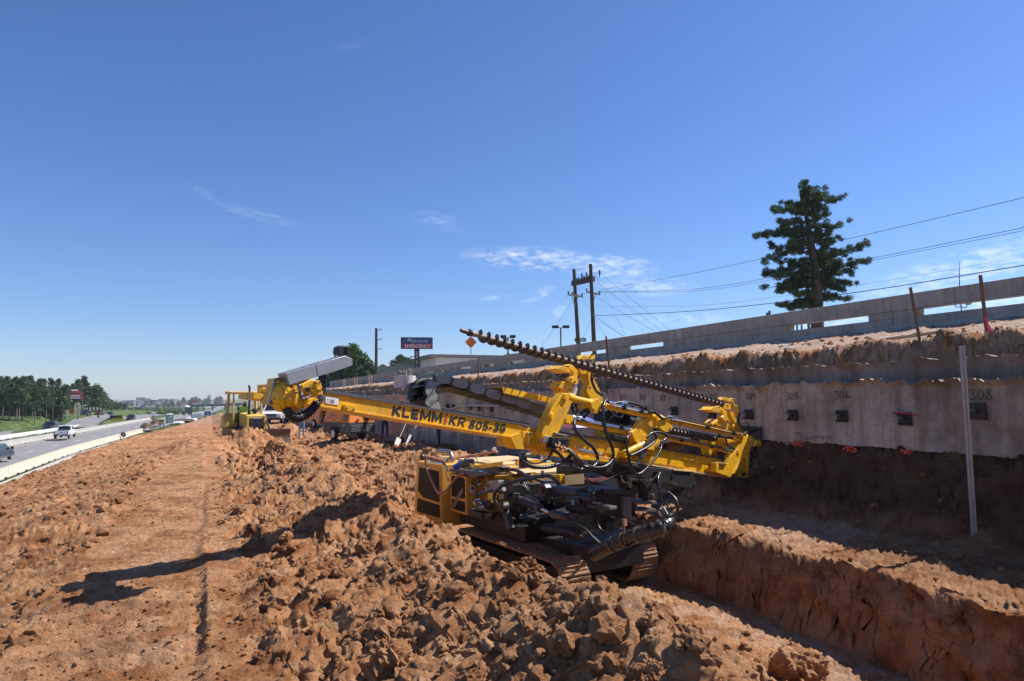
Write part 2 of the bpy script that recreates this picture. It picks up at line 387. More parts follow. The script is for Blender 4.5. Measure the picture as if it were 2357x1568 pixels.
def block_text(name, s, p, ux, uy, h, width, m, parent=None, wt=.25, shear=0.0, gap=.16, t=.002):
    ux, uy = V(ux).normalized(), V(uy).normalized(); uz = ux.cross(uy); p = V(p); b = MB()
    wd = {'M': 1.25, '-': .55, ' ': .4, 'E': .9, 'L': .88}; tot = sum(wd.get(c, 1) for c in s) + gap * (len(s) - 1); cw = width / tot; x = 0.; q = 0
    for ch in s:
        w_ = wd.get(ch, 1) * cw
        for st in GLYPH.get(ch, []):
            pts = [p + ux * (x + a * w_ + shear * c * h) + uy * (c * h) for a, c in st]
            for a, c in zip(pts, pts[1:]):
                d = (c - a).normalized(); sd_ = uz.cross(d) * (wt * h / 2); e = d * (wt * h * .30); q += 1
                a2 = a - (e if a is not pts[0] else e * 0); c2 = c + (e if c is not pts[-1] else e * 0); z = uz * (t + .00012 * q)
                b.add([a2 - sd_, c2 - sd_, c2 + sd_, a2 + sd_, a2 - sd_ + z, c2 - sd_ + z, c2 + sd_ + z, a2 + sd_ + z], [(0, 3, 2, 1), (4, 5, 6, 7), (0, 1, 5, 4), (1, 2, 6, 5), (2, 3, 7, 6), (3, 0, 4, 7)])
        x += w_ + gap * cw
    return b.build(name, m, parent, smooth=False)

# ------------------------------------------------------------------ noise
def _hash(ix, iy, k):
    h = (ix.astype(np.int64) * 374761393 + iy.astype(np.int64) * 668265263 + k * 1442695041) & 0xffffffff
    h = ((h ^ (h >> 13)) * 1274126177) & 0xffffffff
    h = (h ^ (h >> 16)) & 0xffffffff
    return h / 4294967295.0
def vnoise(x, y, k=0):
    ix, iy = np.floor(x), np.floor(y); fx, fy = x - ix, y - iy
    fx = fx * fx * fx * (fx * (fx * 6 - 15) + 10); fy = fy * fy * fy * (fy * (fy * 6 - 15) + 10)
    a = _hash(ix, iy, k); b = _hash(ix + 1, iy, k); c = _hash(ix, iy + 1, k); d = _hash(ix + 1, iy + 1, k)
    return (a + (b - a) * fx) * (1 - fy) + (c + (d - c) * fx) * fy
def fbm(x, y, o=5, k=0, g=.5):
    t = np.zeros_like(x); a = 1.0; n = 0
    for i in range(o):
        ca, sa = math.cos(i * 1.1), math.sin(i * 1.1)
        t += a * (vnoise(x * ca - y * sa + i * 7.3, x * sa + y * ca + i * 3.1, k + i) - .5); n += a; a *= g; x = x * 2.03; y = y * 2.03
    return t / n * 2
def lumps(x, y, size, k=0, keep=.6):          # rounded clods: height field of scattered balls, in units of their radius
    gx, gy = x / size, y / size
    ix, iy = np.floor(gx), np.floor(gy); h = np.zeros_like(x)
    for dx in (-1, 0, 1):
        for dy in (-1, 0, 1):
            cx, cy = ix + dx, iy + dy
            px = cx + _hash(cx, cy, k); py = cy + _hash(cx, cy, k + 1); r = .22 + .55 * _hash(cx, cy, k + 2) ** 1.6
            on = _hash(cx, cy, k + 3) < keep
            d2 = (gx - px) ** 2 + (gy - py) ** 2
            h = np.maximum(h, np.where(on, np.sqrt(np.maximum(r * r - d2, 0)), 0))
    return h * size
def billow(x, y, o=5, k=0, g=.6):             # crumbly relief: rounded bumps between sharp creases
    t = np.zeros_like(x); a = 1.0; n = 0
    for i in range(o):
        ca, sa = math.cos(i * 1.3 + .4), math.sin(i * 1.3 + .4)
        t += a * np.abs(vnoise(x * ca - y * sa + i * 5.7, x * sa + y * ca + i * 2.9, k + i) * 2 - 1); n += a; a *= g; x = x * 2.07; y = y * 2.07
    return t / n
def sstep(a, b, x):
    t = np.clip((x - a) / (b - a), 0, 1); return t * t * (3 - 2 * t)
def lin(x, xs, zs): return np.interp(x, xs, zs)
# ------------------------------------------------------------------ ground
def curve_x(y):                               # the motorway bends gently to the right
    y = np.asarray(y, float)
    return .05 * np.clip(y - 90, 0, 300) + .03 * np.clip(y - 390, 0, None)
def far_z(y): return lin(y, [0, 350, 700, 1050, 1500, 2300, 5000], [-3.2, -4.0, -7.0, -8.5, -7.5, 1.5, 6])
def berm_z(x, y): return sstep(13.6, 17.6, y) * (1 - sstep(20.5, 25, y)) * sstep(1.2, 3.0, x)
def Hbase(x, y):
    x = np.asarray(x, float); y = np.asarray(y, float)
    e = lin(y, [0, 38, 51, 68, 89, 115], [0, 0, .6, 1.8, 3.3, 4.7])
    p = lin(y, [0, 14, 35, 50], [1.08, 1.08, .38, .1]); cz = lin(y, [0, 38, 60, 115], [.30, .25, .10, -.1])
    xl = x - e
    left = np.where(xl > -4.7, p + (cz - p) * np.clip((-1.0 - xl) / 3.7, 0, 1) ** 1.2, lin(xl, [-8.7, -7.8, -6.2, -5.2, -4.7], [-3.5, -2.9, -1.1, -.12, 0]) + cz * sstep(-8.5, -4.7, xl))
    wob = .22 * fbm(y * .3, x * 0, 3, 90)
    xa = x - (.07 * fbm(y * 1.6, x * 0 + 1, 4, 95) + .03 * fbm(y * 7, x * 0 + 2, 2, 96)) * sstep(-.35, -.15, x) * (1 - sstep(.3, .6, x)) - wob * sstep(.2, 1.4, x) * (1 - sstep(2.0, 3.0, x)) - .10 * fbm(y * .9, x * 0 + 3, 3, 91) * sstep(5.9, 6.2, x) * (1 - sstep(6.6, 7.4, x))
    near = lin(xa, [-1, -.05, .03, .2, .34, .9, 1.35, 1.68, 1.95, 3.55, 6.2, 6.31, 6.52, 7.2, 8.2, 8.75, 9.25, 9.6], [1.08, 1.08, 1.12, 1.12, 1.13, 1.20, 1.31, 1.40, 1.32, -.2, -.2, .15, .585, .60, .70, 1.1, 1.66, 1.68])
    near = near + lin(y, [2.4, 2.8, 3.6, 4.6, 6, 9], [.17, .14, .01, -.04, -.04, .0]) * sstep(.3, 1.6, x) * (1 - sstep(2.0, 3.4, x))
    # behind the rig: spoil thrown up across the cut, the pit floor beyond
    hp = lin(y, [0, 12, 19, 24], [1.35, 1.22, 1.0, .5])
    pile = np.maximum(lin(xa, [0, .4, 1.4, 1.7, 2.1, 2.6, 3.2, 4.2], [0, .05, .85, 1, .85, .5, .22, 0]) * (hp - p * (1 - sstep(0, 2, x))) + p * (1 - sstep(0, 2, x)), 0)
    back = np.maximum(np.maximum(pile, p * (1 - sstep(.3, 2.2, x))), berm_z(x, y) * lin(x, [1, 3, 5, 6.5, 8, 9.3], [.0, .12, .5, .75, .55, .4])) + .05 * sstep(0, 2, x)
    w = sstep(11.0, 13.6, y)
    z = np.where(x < -.25, left, near * (1 - w) + back * w)
    # dozer's load
    z = z + .75 * np.exp(-(((x - 1.6) / 1.5) ** 2 + ((y - 32.2) / .9) ** 2)) + .30 * sstep(4.6, 6.4, x) * (x < 9.5) * sstep(21, 25, y) * (1 - sstep(38, 46, y)) + .32 * np.exp(-(((x - 7.9) / 1.2) ** 2 + ((y - 26.5) / 2.2) ** 2)) + .5 * np.exp(-(((x + .2) / 1.5) ** 2 + ((y - 27) / 1.6) ** 2)) + .38 * np.exp(-(((x - 3.4) / 1.3) ** 2 + ((y - 31) / 1.2) ** 2))
    z = z + .7 * np.exp(-(((x - 5.6) / .9) ** 2 + ((y - 54) / 2.0) ** 2)) + .6 * np.exp(-(((x - 7.5) / .8) ** 2 + ((y - 47) / 2.0) ** 2))
    # upper terrace
    up = lin(x, [9.6, 9.78, 9.98, 12, 14.9, 15.4, 40, 90], [1.68, 2.98, 3.29, 3.55, 4.0, 4.03, 4.05, 4.0])
    far_end = sstep(74, 98, y)
    slope = lin(x, [5.5, 12, 14.9, 15.4, 40, 90], [0, 3.3, 4.0, 4.03, 4.05, 4.0])
    upx = np.where(x > 9.6, up, z)
    z = upx * (1 - far_end) + np.where(x > 5.5, slope, z) * far_end
    # end of the site, then the low ground and the town's slope
    fz = far_z(y)
    w2 = sstep(112, 140, y) * (1 - sstep(9, 15, x - .02 * y))
    z = z * (1 - w2) + np.minimum(z, fz - .15) * w2
    w3 = sstep(190, 420, y)
    z = z * (1 - w3) + fz * w3 - .15 * w3
    # motorway trough, verge and wooded bank on the far side
    xc = x - curve_x(y)
    road = lin(xc, [-42, -32, -9.2], [-3.3, -3.3, -3.3]) + (fz + 3.2)
    wr = (xc < -9.2) * 1.0
    bank = lin(xc, [-120, -60, -46, -43], [.9, .6, .25, 0]) + 2.3 * sstep(150, 225, y) * (1 - sstep(-44.5, -43, xc)) * (1 - sstep(300, 600, y))
    hill = 2.5 * np.exp(-(((xc + 35.5) / 4.5) ** 2 + ((y - 215) / 32) ** 2))
    z = z * (1 - wr) + (road + bank + hill) * wr
    return z
def on_ground(p, lo=2.0, hi=400.0):
    d = ray(p); t = np.geomspace(lo, hi, 4000)
    x = d.x * t; y = d.y * t; z = CAM.z + d.z * t
    k = np.nonzero(z <= Hbase(x, y))[0]
    i = k[0] if len(k) else -1
    return V(x[i], y[i], z[i])
def gz(x, y): return float(Hbase(np.array([x]), np.array([y]))[0])

def masks(x, y):
    xc = x - curve_x(y)
    track = sstep(-1.12, -.95, x) * (1 - sstep(-.07, -.02, x)) * (1 - sstep(40, 60, y))
    track2 = sstep(.0, .03, x) * (1 - sstep(.17, .26, x)) * (1 - sstep(7, 10, y))
    e = lin(y, [0, 38, 51, 68, 89, 115], [0, 0, .6, 1.8, 3.3, 4.7])
    rough_l = sstep(-8.6, -7.6, x - e) * (1 - sstep(-1.1, -.95, x)) + .7 * sstep(-1, -.9, x) * (1 - sstep(.2, .4, x)) * sstep(26, 40, y)
    pile = sstep(.18, .4, x) * (1 - sstep(2.9, 3.4, x)) * (1 - sstep(19, 23, y))
    trench = sstep(3.5, 3.8, x) * (1 - sstep(6.05, 6.2, x)) * (1 - sstep(12, 14, y))
    face = sstep(6.1, 6.25, x) * (1 - sstep(6.6, 6.9, x)) * (1 - sstep(12, 14, y))
    bench = sstep(6.55, 6.7, x) * (1 - sstep(8.0, 8.4, x)) * (1 - sstep(12, 14, y))
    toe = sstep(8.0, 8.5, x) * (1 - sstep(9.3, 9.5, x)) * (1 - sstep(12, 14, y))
    mid = sstep(13, 15, y) * sstep(.2, .8, x) * (1 - sstep(9.3, 9.5, x)) * (1 - sstep(112, 125, y))
    scarp = sstep(9.55, 9.7, x) * (1 - sstep(10.1, 10.5, x)) * (1 - sstep(75, 85, y))
    ledge = sstep(10.0, 10.6, x)
    site = (1 - sstep(112, 135, y)) * sstep(-8.9, -8.4, x - e)
    grass = np.maximum((1 - site) * (xc < 40), 0) * 1.0
    return dict(track=track, track2=track2, rough_l=rough_l, pile=pile, trench=trench, face=face, bench=bench, toe=toe, mid=mid, scarp=scarp, ledge=ledge, site=site, grass=grass)
def H(x, y, mk=None):
    z = Hbase(x, y); m = mk or masks(x, y)
    near = np.hypot(x, y)
    fine = 1 - sstep(60, 130, near)
    f1 = fbm(x * 1.3, y * 1.3, 5, 1); f2 = fbm(x * 6, y * 6, 4, 9); f0 = fbm(x * .45, y * .45, 4, 17)
    big = lumps(x, y, .55, 30, .5); med = lumps(x, y, .24, 40, .7); sml = lumps(x, y, .10, 50, .75); tin = lumps(x, y, .046, 60, .7)
    f3 = fbm(x * 17, y * 17, 3, 19); bl = billow(x * 2.6, y * 2.6, 6, 140); bl2 = billow(x * 9, y * 9, 4, 150)
    rough = m['pile'] + .0 * x
    f4 = fbm(x * 38, y * 38, 2, 23); grit = np.clip(.0045 * near, .008, .05) * f4
    bl0 = billow(x * 1.1 + 4, y * 1.1, 4, 180)
    d = rough * (.13 * f0 + .12 * f1 + .17 * (bl0 - .40) + .16 * (bl - .35) + .05 * (bl2 - .3) + .025 * f3 + .22 * big * sstep(.1, .45, f0) + .22 * med * sstep(.0, .35, f1) + .26 * sml * sstep(-.2, .2, f2) + .30 * tin + .6 * grit)
    d += m['rough_l'] * (.07 * f0 + .06 * f1 + .12 * (bl - .35) + .05 * (bl2 - .3) + .20 * med * sstep(.05, .4, f1) + .30 * sml * sstep(-.25, .25, f1 + f0) + .35 * tin + .02 * f3 + .5 * grit)
    wav = (vnoise(x * .55 + 5, y * .5, 70) - .5) * .9
    sharp = lambda u: (np.abs(((u) % 1.0) - .5) * 2) ** .6
    rid = .030 * (sharp((y + .16 * x + wav + .05 * f1) / .19) - .5) * (.15 + 1.1 * vnoise(x * 2.2, y * 3.0, 75))
    d += (m['track'] + m['track2']) * (.22 * grit + 2.3 * rid * (.35 + 1.3 * vnoise(x * 11, y * 5, 77)) + .02 * f1 + .01 * f2 + .028 * f0 + .28 * sml * (f1 > .3) + .2 * tin * (f0 > .1)) 
    d += m['track2'] * .03 * f1 + m['trench'] * (.6 * grit + .035 * f0 + .03 * f1 + .012 * f2 + .3 * sml * (f1 > .1) + .25 * tin * (f0 > -.2))
    d += m['face'] * (.4 * grit + .06 * f1 + .07 * (bl - .35) + .02 * (bl2 - .3) + .2 * med * (f0 > .0) + .25 * sml * (x > 6.35) + .2 * tin * (x > 6.4))
    d += m['bench'] * (.7 * grit + .03 * f0 + .03 * f1 + .015 * f2 + .42 * sml * (f1 > .05) + .3 * tin)
    d += m['toe'] * (grit + .10 * f1 + .18 * (bl - .35) + .08 * (bl2 - .3) + .3 * big + .45 * med + .4 * sml + .3 * tin)
    d += m['mid'] * (.10 * f0 + .12 * f1 + .26 * (bl - .35) + .10 * (bl2 - .3) + (.18 * big + .24 * med) * sstep(-.1, .4, f0) + .32 * sml + .05 * f3 + 1.3 * grit - .03) * (1 - .75 * berm_z(x, y) * sstep(15.5, 16.5, y) * 0) * (1 - .6 * sstep(55, 90, y))
    d += m['scarp'] * (grit + .10 * f1 + .16 * (bl - .4) + .10 * (bl2 - .3) + .35 * med + .5 * sml + .06 * np.abs(f0))
    d += m['ledge'] * (x < 15.2) * (.035 * f1 + .02 * f2 + .25 * tin + .2 * sml * (f1 > .1)) + m['ledge'] * sstep(13.6, 14.6, x) * (x < 15.2) * (.35 * sml + .12 * np.maximum(f1, 0))
    d = d * fine * (m['site'] > .02)
    d += (1 - m['site']) * (.12 * f1 + .25 * f0) * (near > 60) * (x - curve_x(y) < -43.5) + .25 * f0 * m['grass'] * (near > 150) * (x - curve_x(y) > -9)
    return z + d

def soil_material():
    m, N, L, b = nodes_of('red_clay_soil')
    b.inputs['Roughness'].default_value = .95; b.inputs['Specular IOR Level'].default_value = .15
    geo = N.new('ShaderNodeNewGeometry'); at = N.new('ShaderNodeAttribute'); at.attribute_name = 'soil'
    sp = N.new('ShaderNodeSeparateColor'); L.new(at.outputs['Color'], sp.inputs[0])
    def noise(sc, det=6, ro=.6, w=(1, 1, 1)):
        n = N.new('ShaderNodeTexNoise'); n.inputs['Scale'].default_value = sc; n.inputs['Detail'].default_value = det; n.inputs['Roughness'].default_value = ro
        mp = N.new('ShaderNodeMapping'); mp.inputs['Scale'].default_value = w; L.new(geo.outputs['Position'], mp.inputs[0]); L.new(mp.outputs[0], n.inputs['Vector'])
        return n.outputs['Fac']
    def ramp(f, stops):
        r = N.new('ShaderNodeValToRGB'); e = r.color_ramp.elements
        while len(e) < len(stops): e.new(.5)
        for el, (p, c) in zip(e, stops): el.position = p; el.color = (*c, 1)
        L.new(f, r.inputs[0]); return r.outputs[0]
    def mix(f, a, c, mode='MIX'):
        k = N.new('ShaderNodeMix'); k.data_type = 'RGBA'; k.blend_type = mode
        if isinstance(f, (int, float)): k.inputs[0].default_value = f
        else: L.new(f, k.inputs[0])
        for i, v in ((6, a), (7, c)):
            if isinstance(v, tuple): k.inputs[i].default_value = (*v, 1)
            else: L.new(v, k.inputs[i])
        return k.outputs[2]
    def rng(f, a, b_, c=0., d=1.):
        r = N.new('ShaderNodeMapRange'); r.inputs[1].default_value = a; r.inputs[2].default_value = b_; r.inputs[3].default_value = c; r.inputs[4].default_value = d
        L.new(f, r.inputs[0]); return r.outputs[0]
    n1 = noise(.55, 7, .62); n2 = noise(3.2, 8, .66); n3 = noise(17, 6, .6)
    clay = ramp(n1, [(.30, (.20, .075, .025)), (.48, (.335, .14, .05)), (.64, (.46, .24, .115))])
    clay = mix(rng(n2, .36, .66), clay, (.50, .28, .145)); clay = mix(rng(n2, .52, .40, 0, .55), clay, (.185, .066, .024))
    clay = mix(rng(n3, .35, .65, .0, .45), clay, (.28, .115, .046)); clay = mix(rng(n3, .55, .75, 0, .5), clay, (.56, .34, .19))
    vo = N.new('ShaderNodeTexVoronoi'); vo.inputs['Scale'].default_value = 13; L.new(geo.outputs['Position'], vo.inputs['Vector'])
    fleck = rng(vo.outputs['Distance'], .17, .10); fl2 = N.new('ShaderNodeMath'); fl2.operation = 'MULTIPLY'; L.new(fleck, fl2.inputs[0]); L.new(rng(n2, .53, .62), fl2.inputs[1])
    clay = mix(fl2.outputs[0], clay, (.62, .52, .42))
    sc = noise(5, 7, .65, (1, .45, 1.6)); clay = mix(rng(sc, .60, .70, 0, .55), clay, (.52, .37, .25)); clay = mix(rng(sc, .40, .30, 0, .6), clay, (.15, .055, .02))
    gravel = ramp(noise(24, 4, .7), [(.35, (.24, .165, .125)), (.5, (.46, .355, .28)), (.68, (.64, .54, .45))])
    gravel = mix(rng(n1, .35, .65, 0, .5), gravel, (.36, .235, .165))
    grass = ramp(noise(.35, 8, .7), [(.34, (.035, .072, .016)), (.52, (.075, .115, .030)), (.70, (.19, .17, .085))])
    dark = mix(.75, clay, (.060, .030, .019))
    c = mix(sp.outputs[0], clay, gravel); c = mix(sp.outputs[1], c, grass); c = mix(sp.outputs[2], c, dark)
    L.new(c, b.inputs['Base Color'])
    hsum = N.new('ShaderNodeMath'); hsum.operation = 'ADD'; L.new(noise(30, 9, .72), hsum.inputs[0]); L.new(noise(9, 6, .6), hsum.inputs[1])
    bp = N.new('ShaderNodeBump'); bp.inputs['Strength'].default_value = .95; bp.inputs['Distance'].default_value = .035
    L.new(hsum.outputs[0], bp.inputs['Height']); L.new(bp.outputs[0], b.inputs['Normal'])
    return m
SOIL = soil_material()

def build_ground():
    az = np.radians(np.concatenate([np.arange(-178, -30, 4.0), np.arange(-30, -14, .45), np.arange(-14, 63, .105), np.arange(63, 76, .4), np.arange(76, 178, 4.0)]))
    rr = [1.2]
    while rr[-1] < 3200:
        r = rr[-1]; rr.append(r * (1.0048 if r < 8 else 1.0072 if r < 75 else 1.012 if r < 150 else 1.03) if r > 2.2 else r * 1.02)
    rr = np.array(rr); A, RR = np.meshgrid(az, rr)
    x = RR * np.sin(A); y = RR * np.cos(A); mk = masks(x, y); z = H(x, y, mk)
    n, m = x.shape
    # crumbly soil also overhangs: push the surface sideways a little where it is loose
    jit = (mk['pile'] + .6 * mk['rough_l'] + 1.7 * mk['face'] + 1.5 * mk['scarp'] + .6 * mk['toe'] + .8 * mk['mid']) * (1 - sstep(30, 60, RR))
    co = np.stack([x + jit * (.055 * fbm(x * 5 + z * 6, y * 5 - z * 4, 3, 160) + .022 * fbm(x * 16 + z * 14, y * 16, 2, 162)), y + jit * (.055 * fbm(x * 5 - z * 5, y * 5 + z * 6, 3, 170) + .022 * fbm(x * 16, y * 16 + z * 15, 2, 172)), z], -1).reshape(-1, 3).astype(np.float32)
    # centre vertex closes the disc
    i = np.arange(n - 1)[:, None] * m; j = np.arange(m); j2 = (j + 1) % m
    q = np.stack([i + j, i + j2, i + m + j2, i + m + j], -1).reshape(-1, 4)[:, ::-1].astype(np.int32)
    co = np.vstack([co, [[0, 0, H(np.zeros(1), np.zeros(1))[0]]]]).astype(np.float32); cidx = len(co) - 1
    tri = np.stack([j2, j, np.full(m, cidx)], -1)[:, ::-1].astype(np.int32)
    me = bpy.data.meshes.new('ground')
    me.vertices.add(len(co)); me.vertices.foreach_set('co', co.ravel())
    loops = np.concatenate([q.ravel(), tri.ravel()]); me.loops.add(len(loops)); me.loops.foreach_set('vertex_index', loops)
    npoly = len(q) + len(tri); me.polygons.add(npoly)
    st = np.concatenate([np.arange(len(q)) * 4, len(q) * 4 + np.arange(len(tri)) * 3]).astype(np.int32)
    me.polygons.foreach_set('loop_start', st); me.update(calc_edges=True); me.validate()
    me.shade_smooth()
    k = fbm(x * .4, y * .4, 4, 120); k2 = fbm(x * 2.2, y * 2.2, 4, 121)
    grav = np.clip(mk['ledge'] * (.78 + .5 * k2) + .35 * mk['scarp'] * (k2 > 0) + .30 * mk['bench'] * sstep(.1, .35, k) + .3 * sstep(60, 90, y) * mk['site'] + .08 * mk['track'] * (k2 > .1) + .35 * mk['trench'] * sstep(-.1, .3, k2), 0, 1)
    grav = np.where(x > 15.3, .9, grav)
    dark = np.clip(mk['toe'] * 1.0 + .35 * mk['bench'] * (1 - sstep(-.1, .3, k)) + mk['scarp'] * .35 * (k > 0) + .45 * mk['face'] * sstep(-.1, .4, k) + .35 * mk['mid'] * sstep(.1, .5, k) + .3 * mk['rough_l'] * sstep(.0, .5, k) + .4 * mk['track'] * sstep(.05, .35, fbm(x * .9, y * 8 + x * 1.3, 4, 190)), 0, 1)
    gr = np.where(x > 40, .8, mk['grass'])
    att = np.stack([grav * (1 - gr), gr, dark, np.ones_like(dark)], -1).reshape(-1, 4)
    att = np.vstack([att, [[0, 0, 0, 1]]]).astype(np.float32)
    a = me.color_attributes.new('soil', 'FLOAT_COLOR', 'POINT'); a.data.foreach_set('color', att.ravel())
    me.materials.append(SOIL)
    o = bpy.data.objects.new('ground', me); COL.objects.link(o); tag(o, kind='structure')
build_ground()

# loose clods lying on the spoil and the pit floor: uncountable
def ico_templates(n=5, sub=2):
    import bmesh
    out = []
    for k in range(n):
        bm = bmesh.new(); bmesh.ops.create_icosphere(bm, subdivisions=sub, radius=1)
        v = np.array([q.co[:] for q in bm.verts]); f = np.array([[q.index for q in p.verts] for p in bm.faces]); bm.free()
        r = 1 + (.22 * fbm(v[:, 0] * 9 + k * 3 - v[:, 2] * 6, v[:, 1] * 9 + v[:, 2] * 7, 2, 220 + k) if sub > 2 else 0) + .5 * fbm(v[:, 0] * 1.3 + k * 9 + v[:, 2], v[:, 1] * 1.3 + v[:, 2] * .7, 3, 200 + k) + .38 * fbm(v[:, 0] * 4 + k - v[:, 2] * 2, v[:, 1] * 4 + v[:, 2], 3, 210 + k)
        out.append((v * r[:, None] * np.array([1, .85, .72]), f))
    return out
TPL3 = ico_templates(5, 3); TPL = ico_templates(5, 2); TPL1 = ico_templates(4, 1)
def clods(name, n, xr, ya, yb, smin, smax, tpl, seed, m, power=2.5):
    g = np.random.default_rng(seed); vs = []; fs = []; o = 0
    x = g.uniform(xr[0], xr[1], n); y = ya * (yb / ya) ** g.uniform(0, 1, n)
    keep = fbm(x * .9, y * .9, 3, seed) > -.25
    x, y = x[keep], y[keep]; z = H(x, y)
    for i in range(len(x)):
        v, f = tpl[g.integers(len(tpl))]; s = smin + (smax - smin) * g.random() ** power
        a = g.uniform(0, 6.28); ca, sa = math.cos(a), math.sin(a)
        p = v * s; p = np.stack([p[:, 0] * ca - p[:, 1] * sa, p[:, 0] * sa + p[:, 1] * ca, p[:, 2]], -1) + (x[i], y[i], z[i] + s * .25)
        vs.append(p); fs.append(f + o); o += len(v)
    if not vs: return
    vs = np.vstack(vs); fs = np.vstack(fs)
    me = bpy.data.meshes.new(name); me.from_pydata(vs.tolist(), [], fs.tolist()); me.materials.append(m)
    at = me.color_attributes.new('soil', 'FLOAT_COLOR', 'POINT'); at.data.foreach_set('color', np.tile(np.array([0, 0, .15, 1], np.float32), len(vs)))
    ob = bpy.data.objects.new(name, me); COL.objects.link(ob); tag(ob, kind='stuff')
clods('spoil_rubble', 420, (.2, 3.0), 1.9, 21, .03, .075, TPL3, 301, SOIL, 2.5)
clods('spoil_lumps', 2300, (.1, 3.1), 1.9, 16, .010, .032, TPL, 308, SOIL, 2)
clods('soil_crumbs', 11000, (-1.3, 3.2), 1.7, 12, .003, .016, TPL1, 302, SOIL, 1.7)
clods('rough_rubble', 2200, (-5, -.9), 3, 30, .012, .08, TPL1, 303, SOIL, 3)
clods('pit_rubble', 1300, (.5, 9.0), 14, 60, .04, .20, TPL1, 304, SOIL)
clods('bench_rubble', 420, (6.3, 9.2), 2.5, 12.5, .010, .05, TPL1, 305, SOIL, 3)
clods('terrace_gravel', 1100, (9.8, 15), 4, 30, .012, .06, TPL1, 306, SOIL, 3)
clods('trench_rubble', 500, (3.7, 6.2), 2.2, 12.5, .01, .05, TPL1, 307, SOIL, 3)

def clod(px, D, r, label, k=0, sub=5, sc=(1, .9, .85)):
    c = on_ground(px)
    D = (c - CAM).dot(_F); r = r * FPX / 1571 * D / 4.7 if r else .1
    import bmesh
    bm = bmesh.new(); bmesh.ops.create_icosphere(bm, subdivisions=sub, radius=1)
    v = np.array([q.co[:] for q in bm.verts]); f = [[q.index for q in p.verts] for p in bm.faces]; bm.free()
    d = 1 + .42 * fbm(v[:, 0] * 1.1 + k * 7 + v[:, 2], v[:, 1] * 1.1 + v[:, 2] * .8, 3, 400 + k) + .5 * (billow(v[:, 0] * 2.2 + k - v[:, 2] * 1.7, v[:, 1] * 2.2 + v[:, 2], 5, 410 + k) - .35) + .22 * fbm(v[:, 0] * 9 + v[:, 2] * 3, v[:, 1] * 9 - v[:, 2] * 4, 3, 420 + k)
    p = v * d[:, None] * np.array(sc) * r
    me = bpy.data.meshes.new('earth_clod'); me.from_pydata(p.tolist(), [], f); me.materials.append(SOIL)
    at = me.color_attributes.new('soil', 'FLOAT_COLOR', 'POINT'); at.data.foreach_set('color', np.tile(np.array([0, 0, 0, 1], np.float32), len(p)))
    o = bpy.data.objects.new('earth_clod', me); COL.objects.link(o); o.location = c
    tag(o, label, 'clod', 'big earth clods')
for i, (px, r, lab) in enumerate([
    ((1845, 1560), .18, 'largest pale clod at the edge of the trench, near the bottom of the picture'),
    ((1490, 1560), .13, 'dark wet clod poking out of the spoil heap close to the trench edge'),
    ((900, 1525), .17, 'pale rounded clod at the front foot of the spoil heap'),
    ((1185, 1310), .11, 'broad clod on the heap crest below the rig track'),
    ((1080, 1262), .10, 'jagged clod standing on the heap crest under the rig cabinets'),
    ((845, 1420), .11, 'smooth reddish clod with a flat face, left slope of the spoil heap'),
    ((640, 1050), .09, 'large pale lump crowning the far end of the spoil heap'),
    ((800, 1110), .09, 'shaded lump on the ridge of the spoil heap left of the sandy slope'),
    ((2010, 1172), .045, 'dark rock at the foot of the shaded wall, on the bench')]):
    clod(px, None, r, lab, i)

# ------------------------------------------------------------------ retaining wall
def shotcrete_material(name, base):
    m, N, L, b = nodes_of(name); b.inputs['Roughness'].default_value = .9; b.inputs['Specular IOR Level'].default_value = .25
    g = N.new('ShaderNodeNewGeometry')
    def noise(sc, w=(1, 1, 1), det=7, ro=.62):
        mp = N.new('ShaderNodeMapping'); mp.inputs['Scale'].default_value = w; n = N.new('ShaderNodeTexNoise'); n.inputs['Scale'].default_value = sc; n.inputs['Detail'].default_value = det; n.inputs['Roughness'].default_value = ro
        L.new(g.outputs['Position'], mp.inputs[0]); L.new(mp.outputs[0], n.inputs['Vector']); return n.outputs['Fac']
    def ramp(f, st):
        r = N.new('ShaderNodeValToRGB'); e = r.color_ramp.elements
        while len(e) < len(st): e.new(.5)
        for el, (p, c) in zip(e, st): el.position = p; el.color = (*c, 1)
        L.new(f, r.inputs[0]); return r.outputs[0]
    def mul(a, c, fac=1.):
        k = N.new('ShaderNodeMix'); k.data_type = 'RGBA'; k.blend_type = 'MULTIPLY'; k.inputs[0].default_value = fac; L.new(a, k.inputs[6]); L.new(c, k.inputs[7]); return k.outputs[2]
    c = ramp(noise(.9), [(.34, tuple(.52 * q for q in base)), (.5, base), (.64, tuple(min(1, 1.35 * q) for q in base))])
    c = mul(c, ramp(noise(1.0, (5, 5, .45)), [(.36, (.74, .66, .60)), (.56, (1, 1, 1)), (.75, (1.1, 1.08, 1.04))]))
    c = mul(c, ramp(noise(14), [(.3, (.75, .72, .7)), (.55, (1, 1, 1))]), .8)
    L.new(c, b.inputs['Base Color'])
    bp = N.new('ShaderNodeBump'); bp.inputs['Strength'].default_value = .7; bp.inputs['Distance'].default_value = .02
    L.new(noise(22, (1, 1, .7), 9, .7), bp.inputs['Height']); L.new(bp.outputs[0], b.inputs['Normal'])
    return m
SHOT = shotcrete_material('shotcrete', (.43, .345, .28))
SHOTP = shotcrete_material('pale_shotcrete', (.44, .37, .32))
mat_band = shotcrete_material('earthy_shotcrete', (.27, .215, .175))
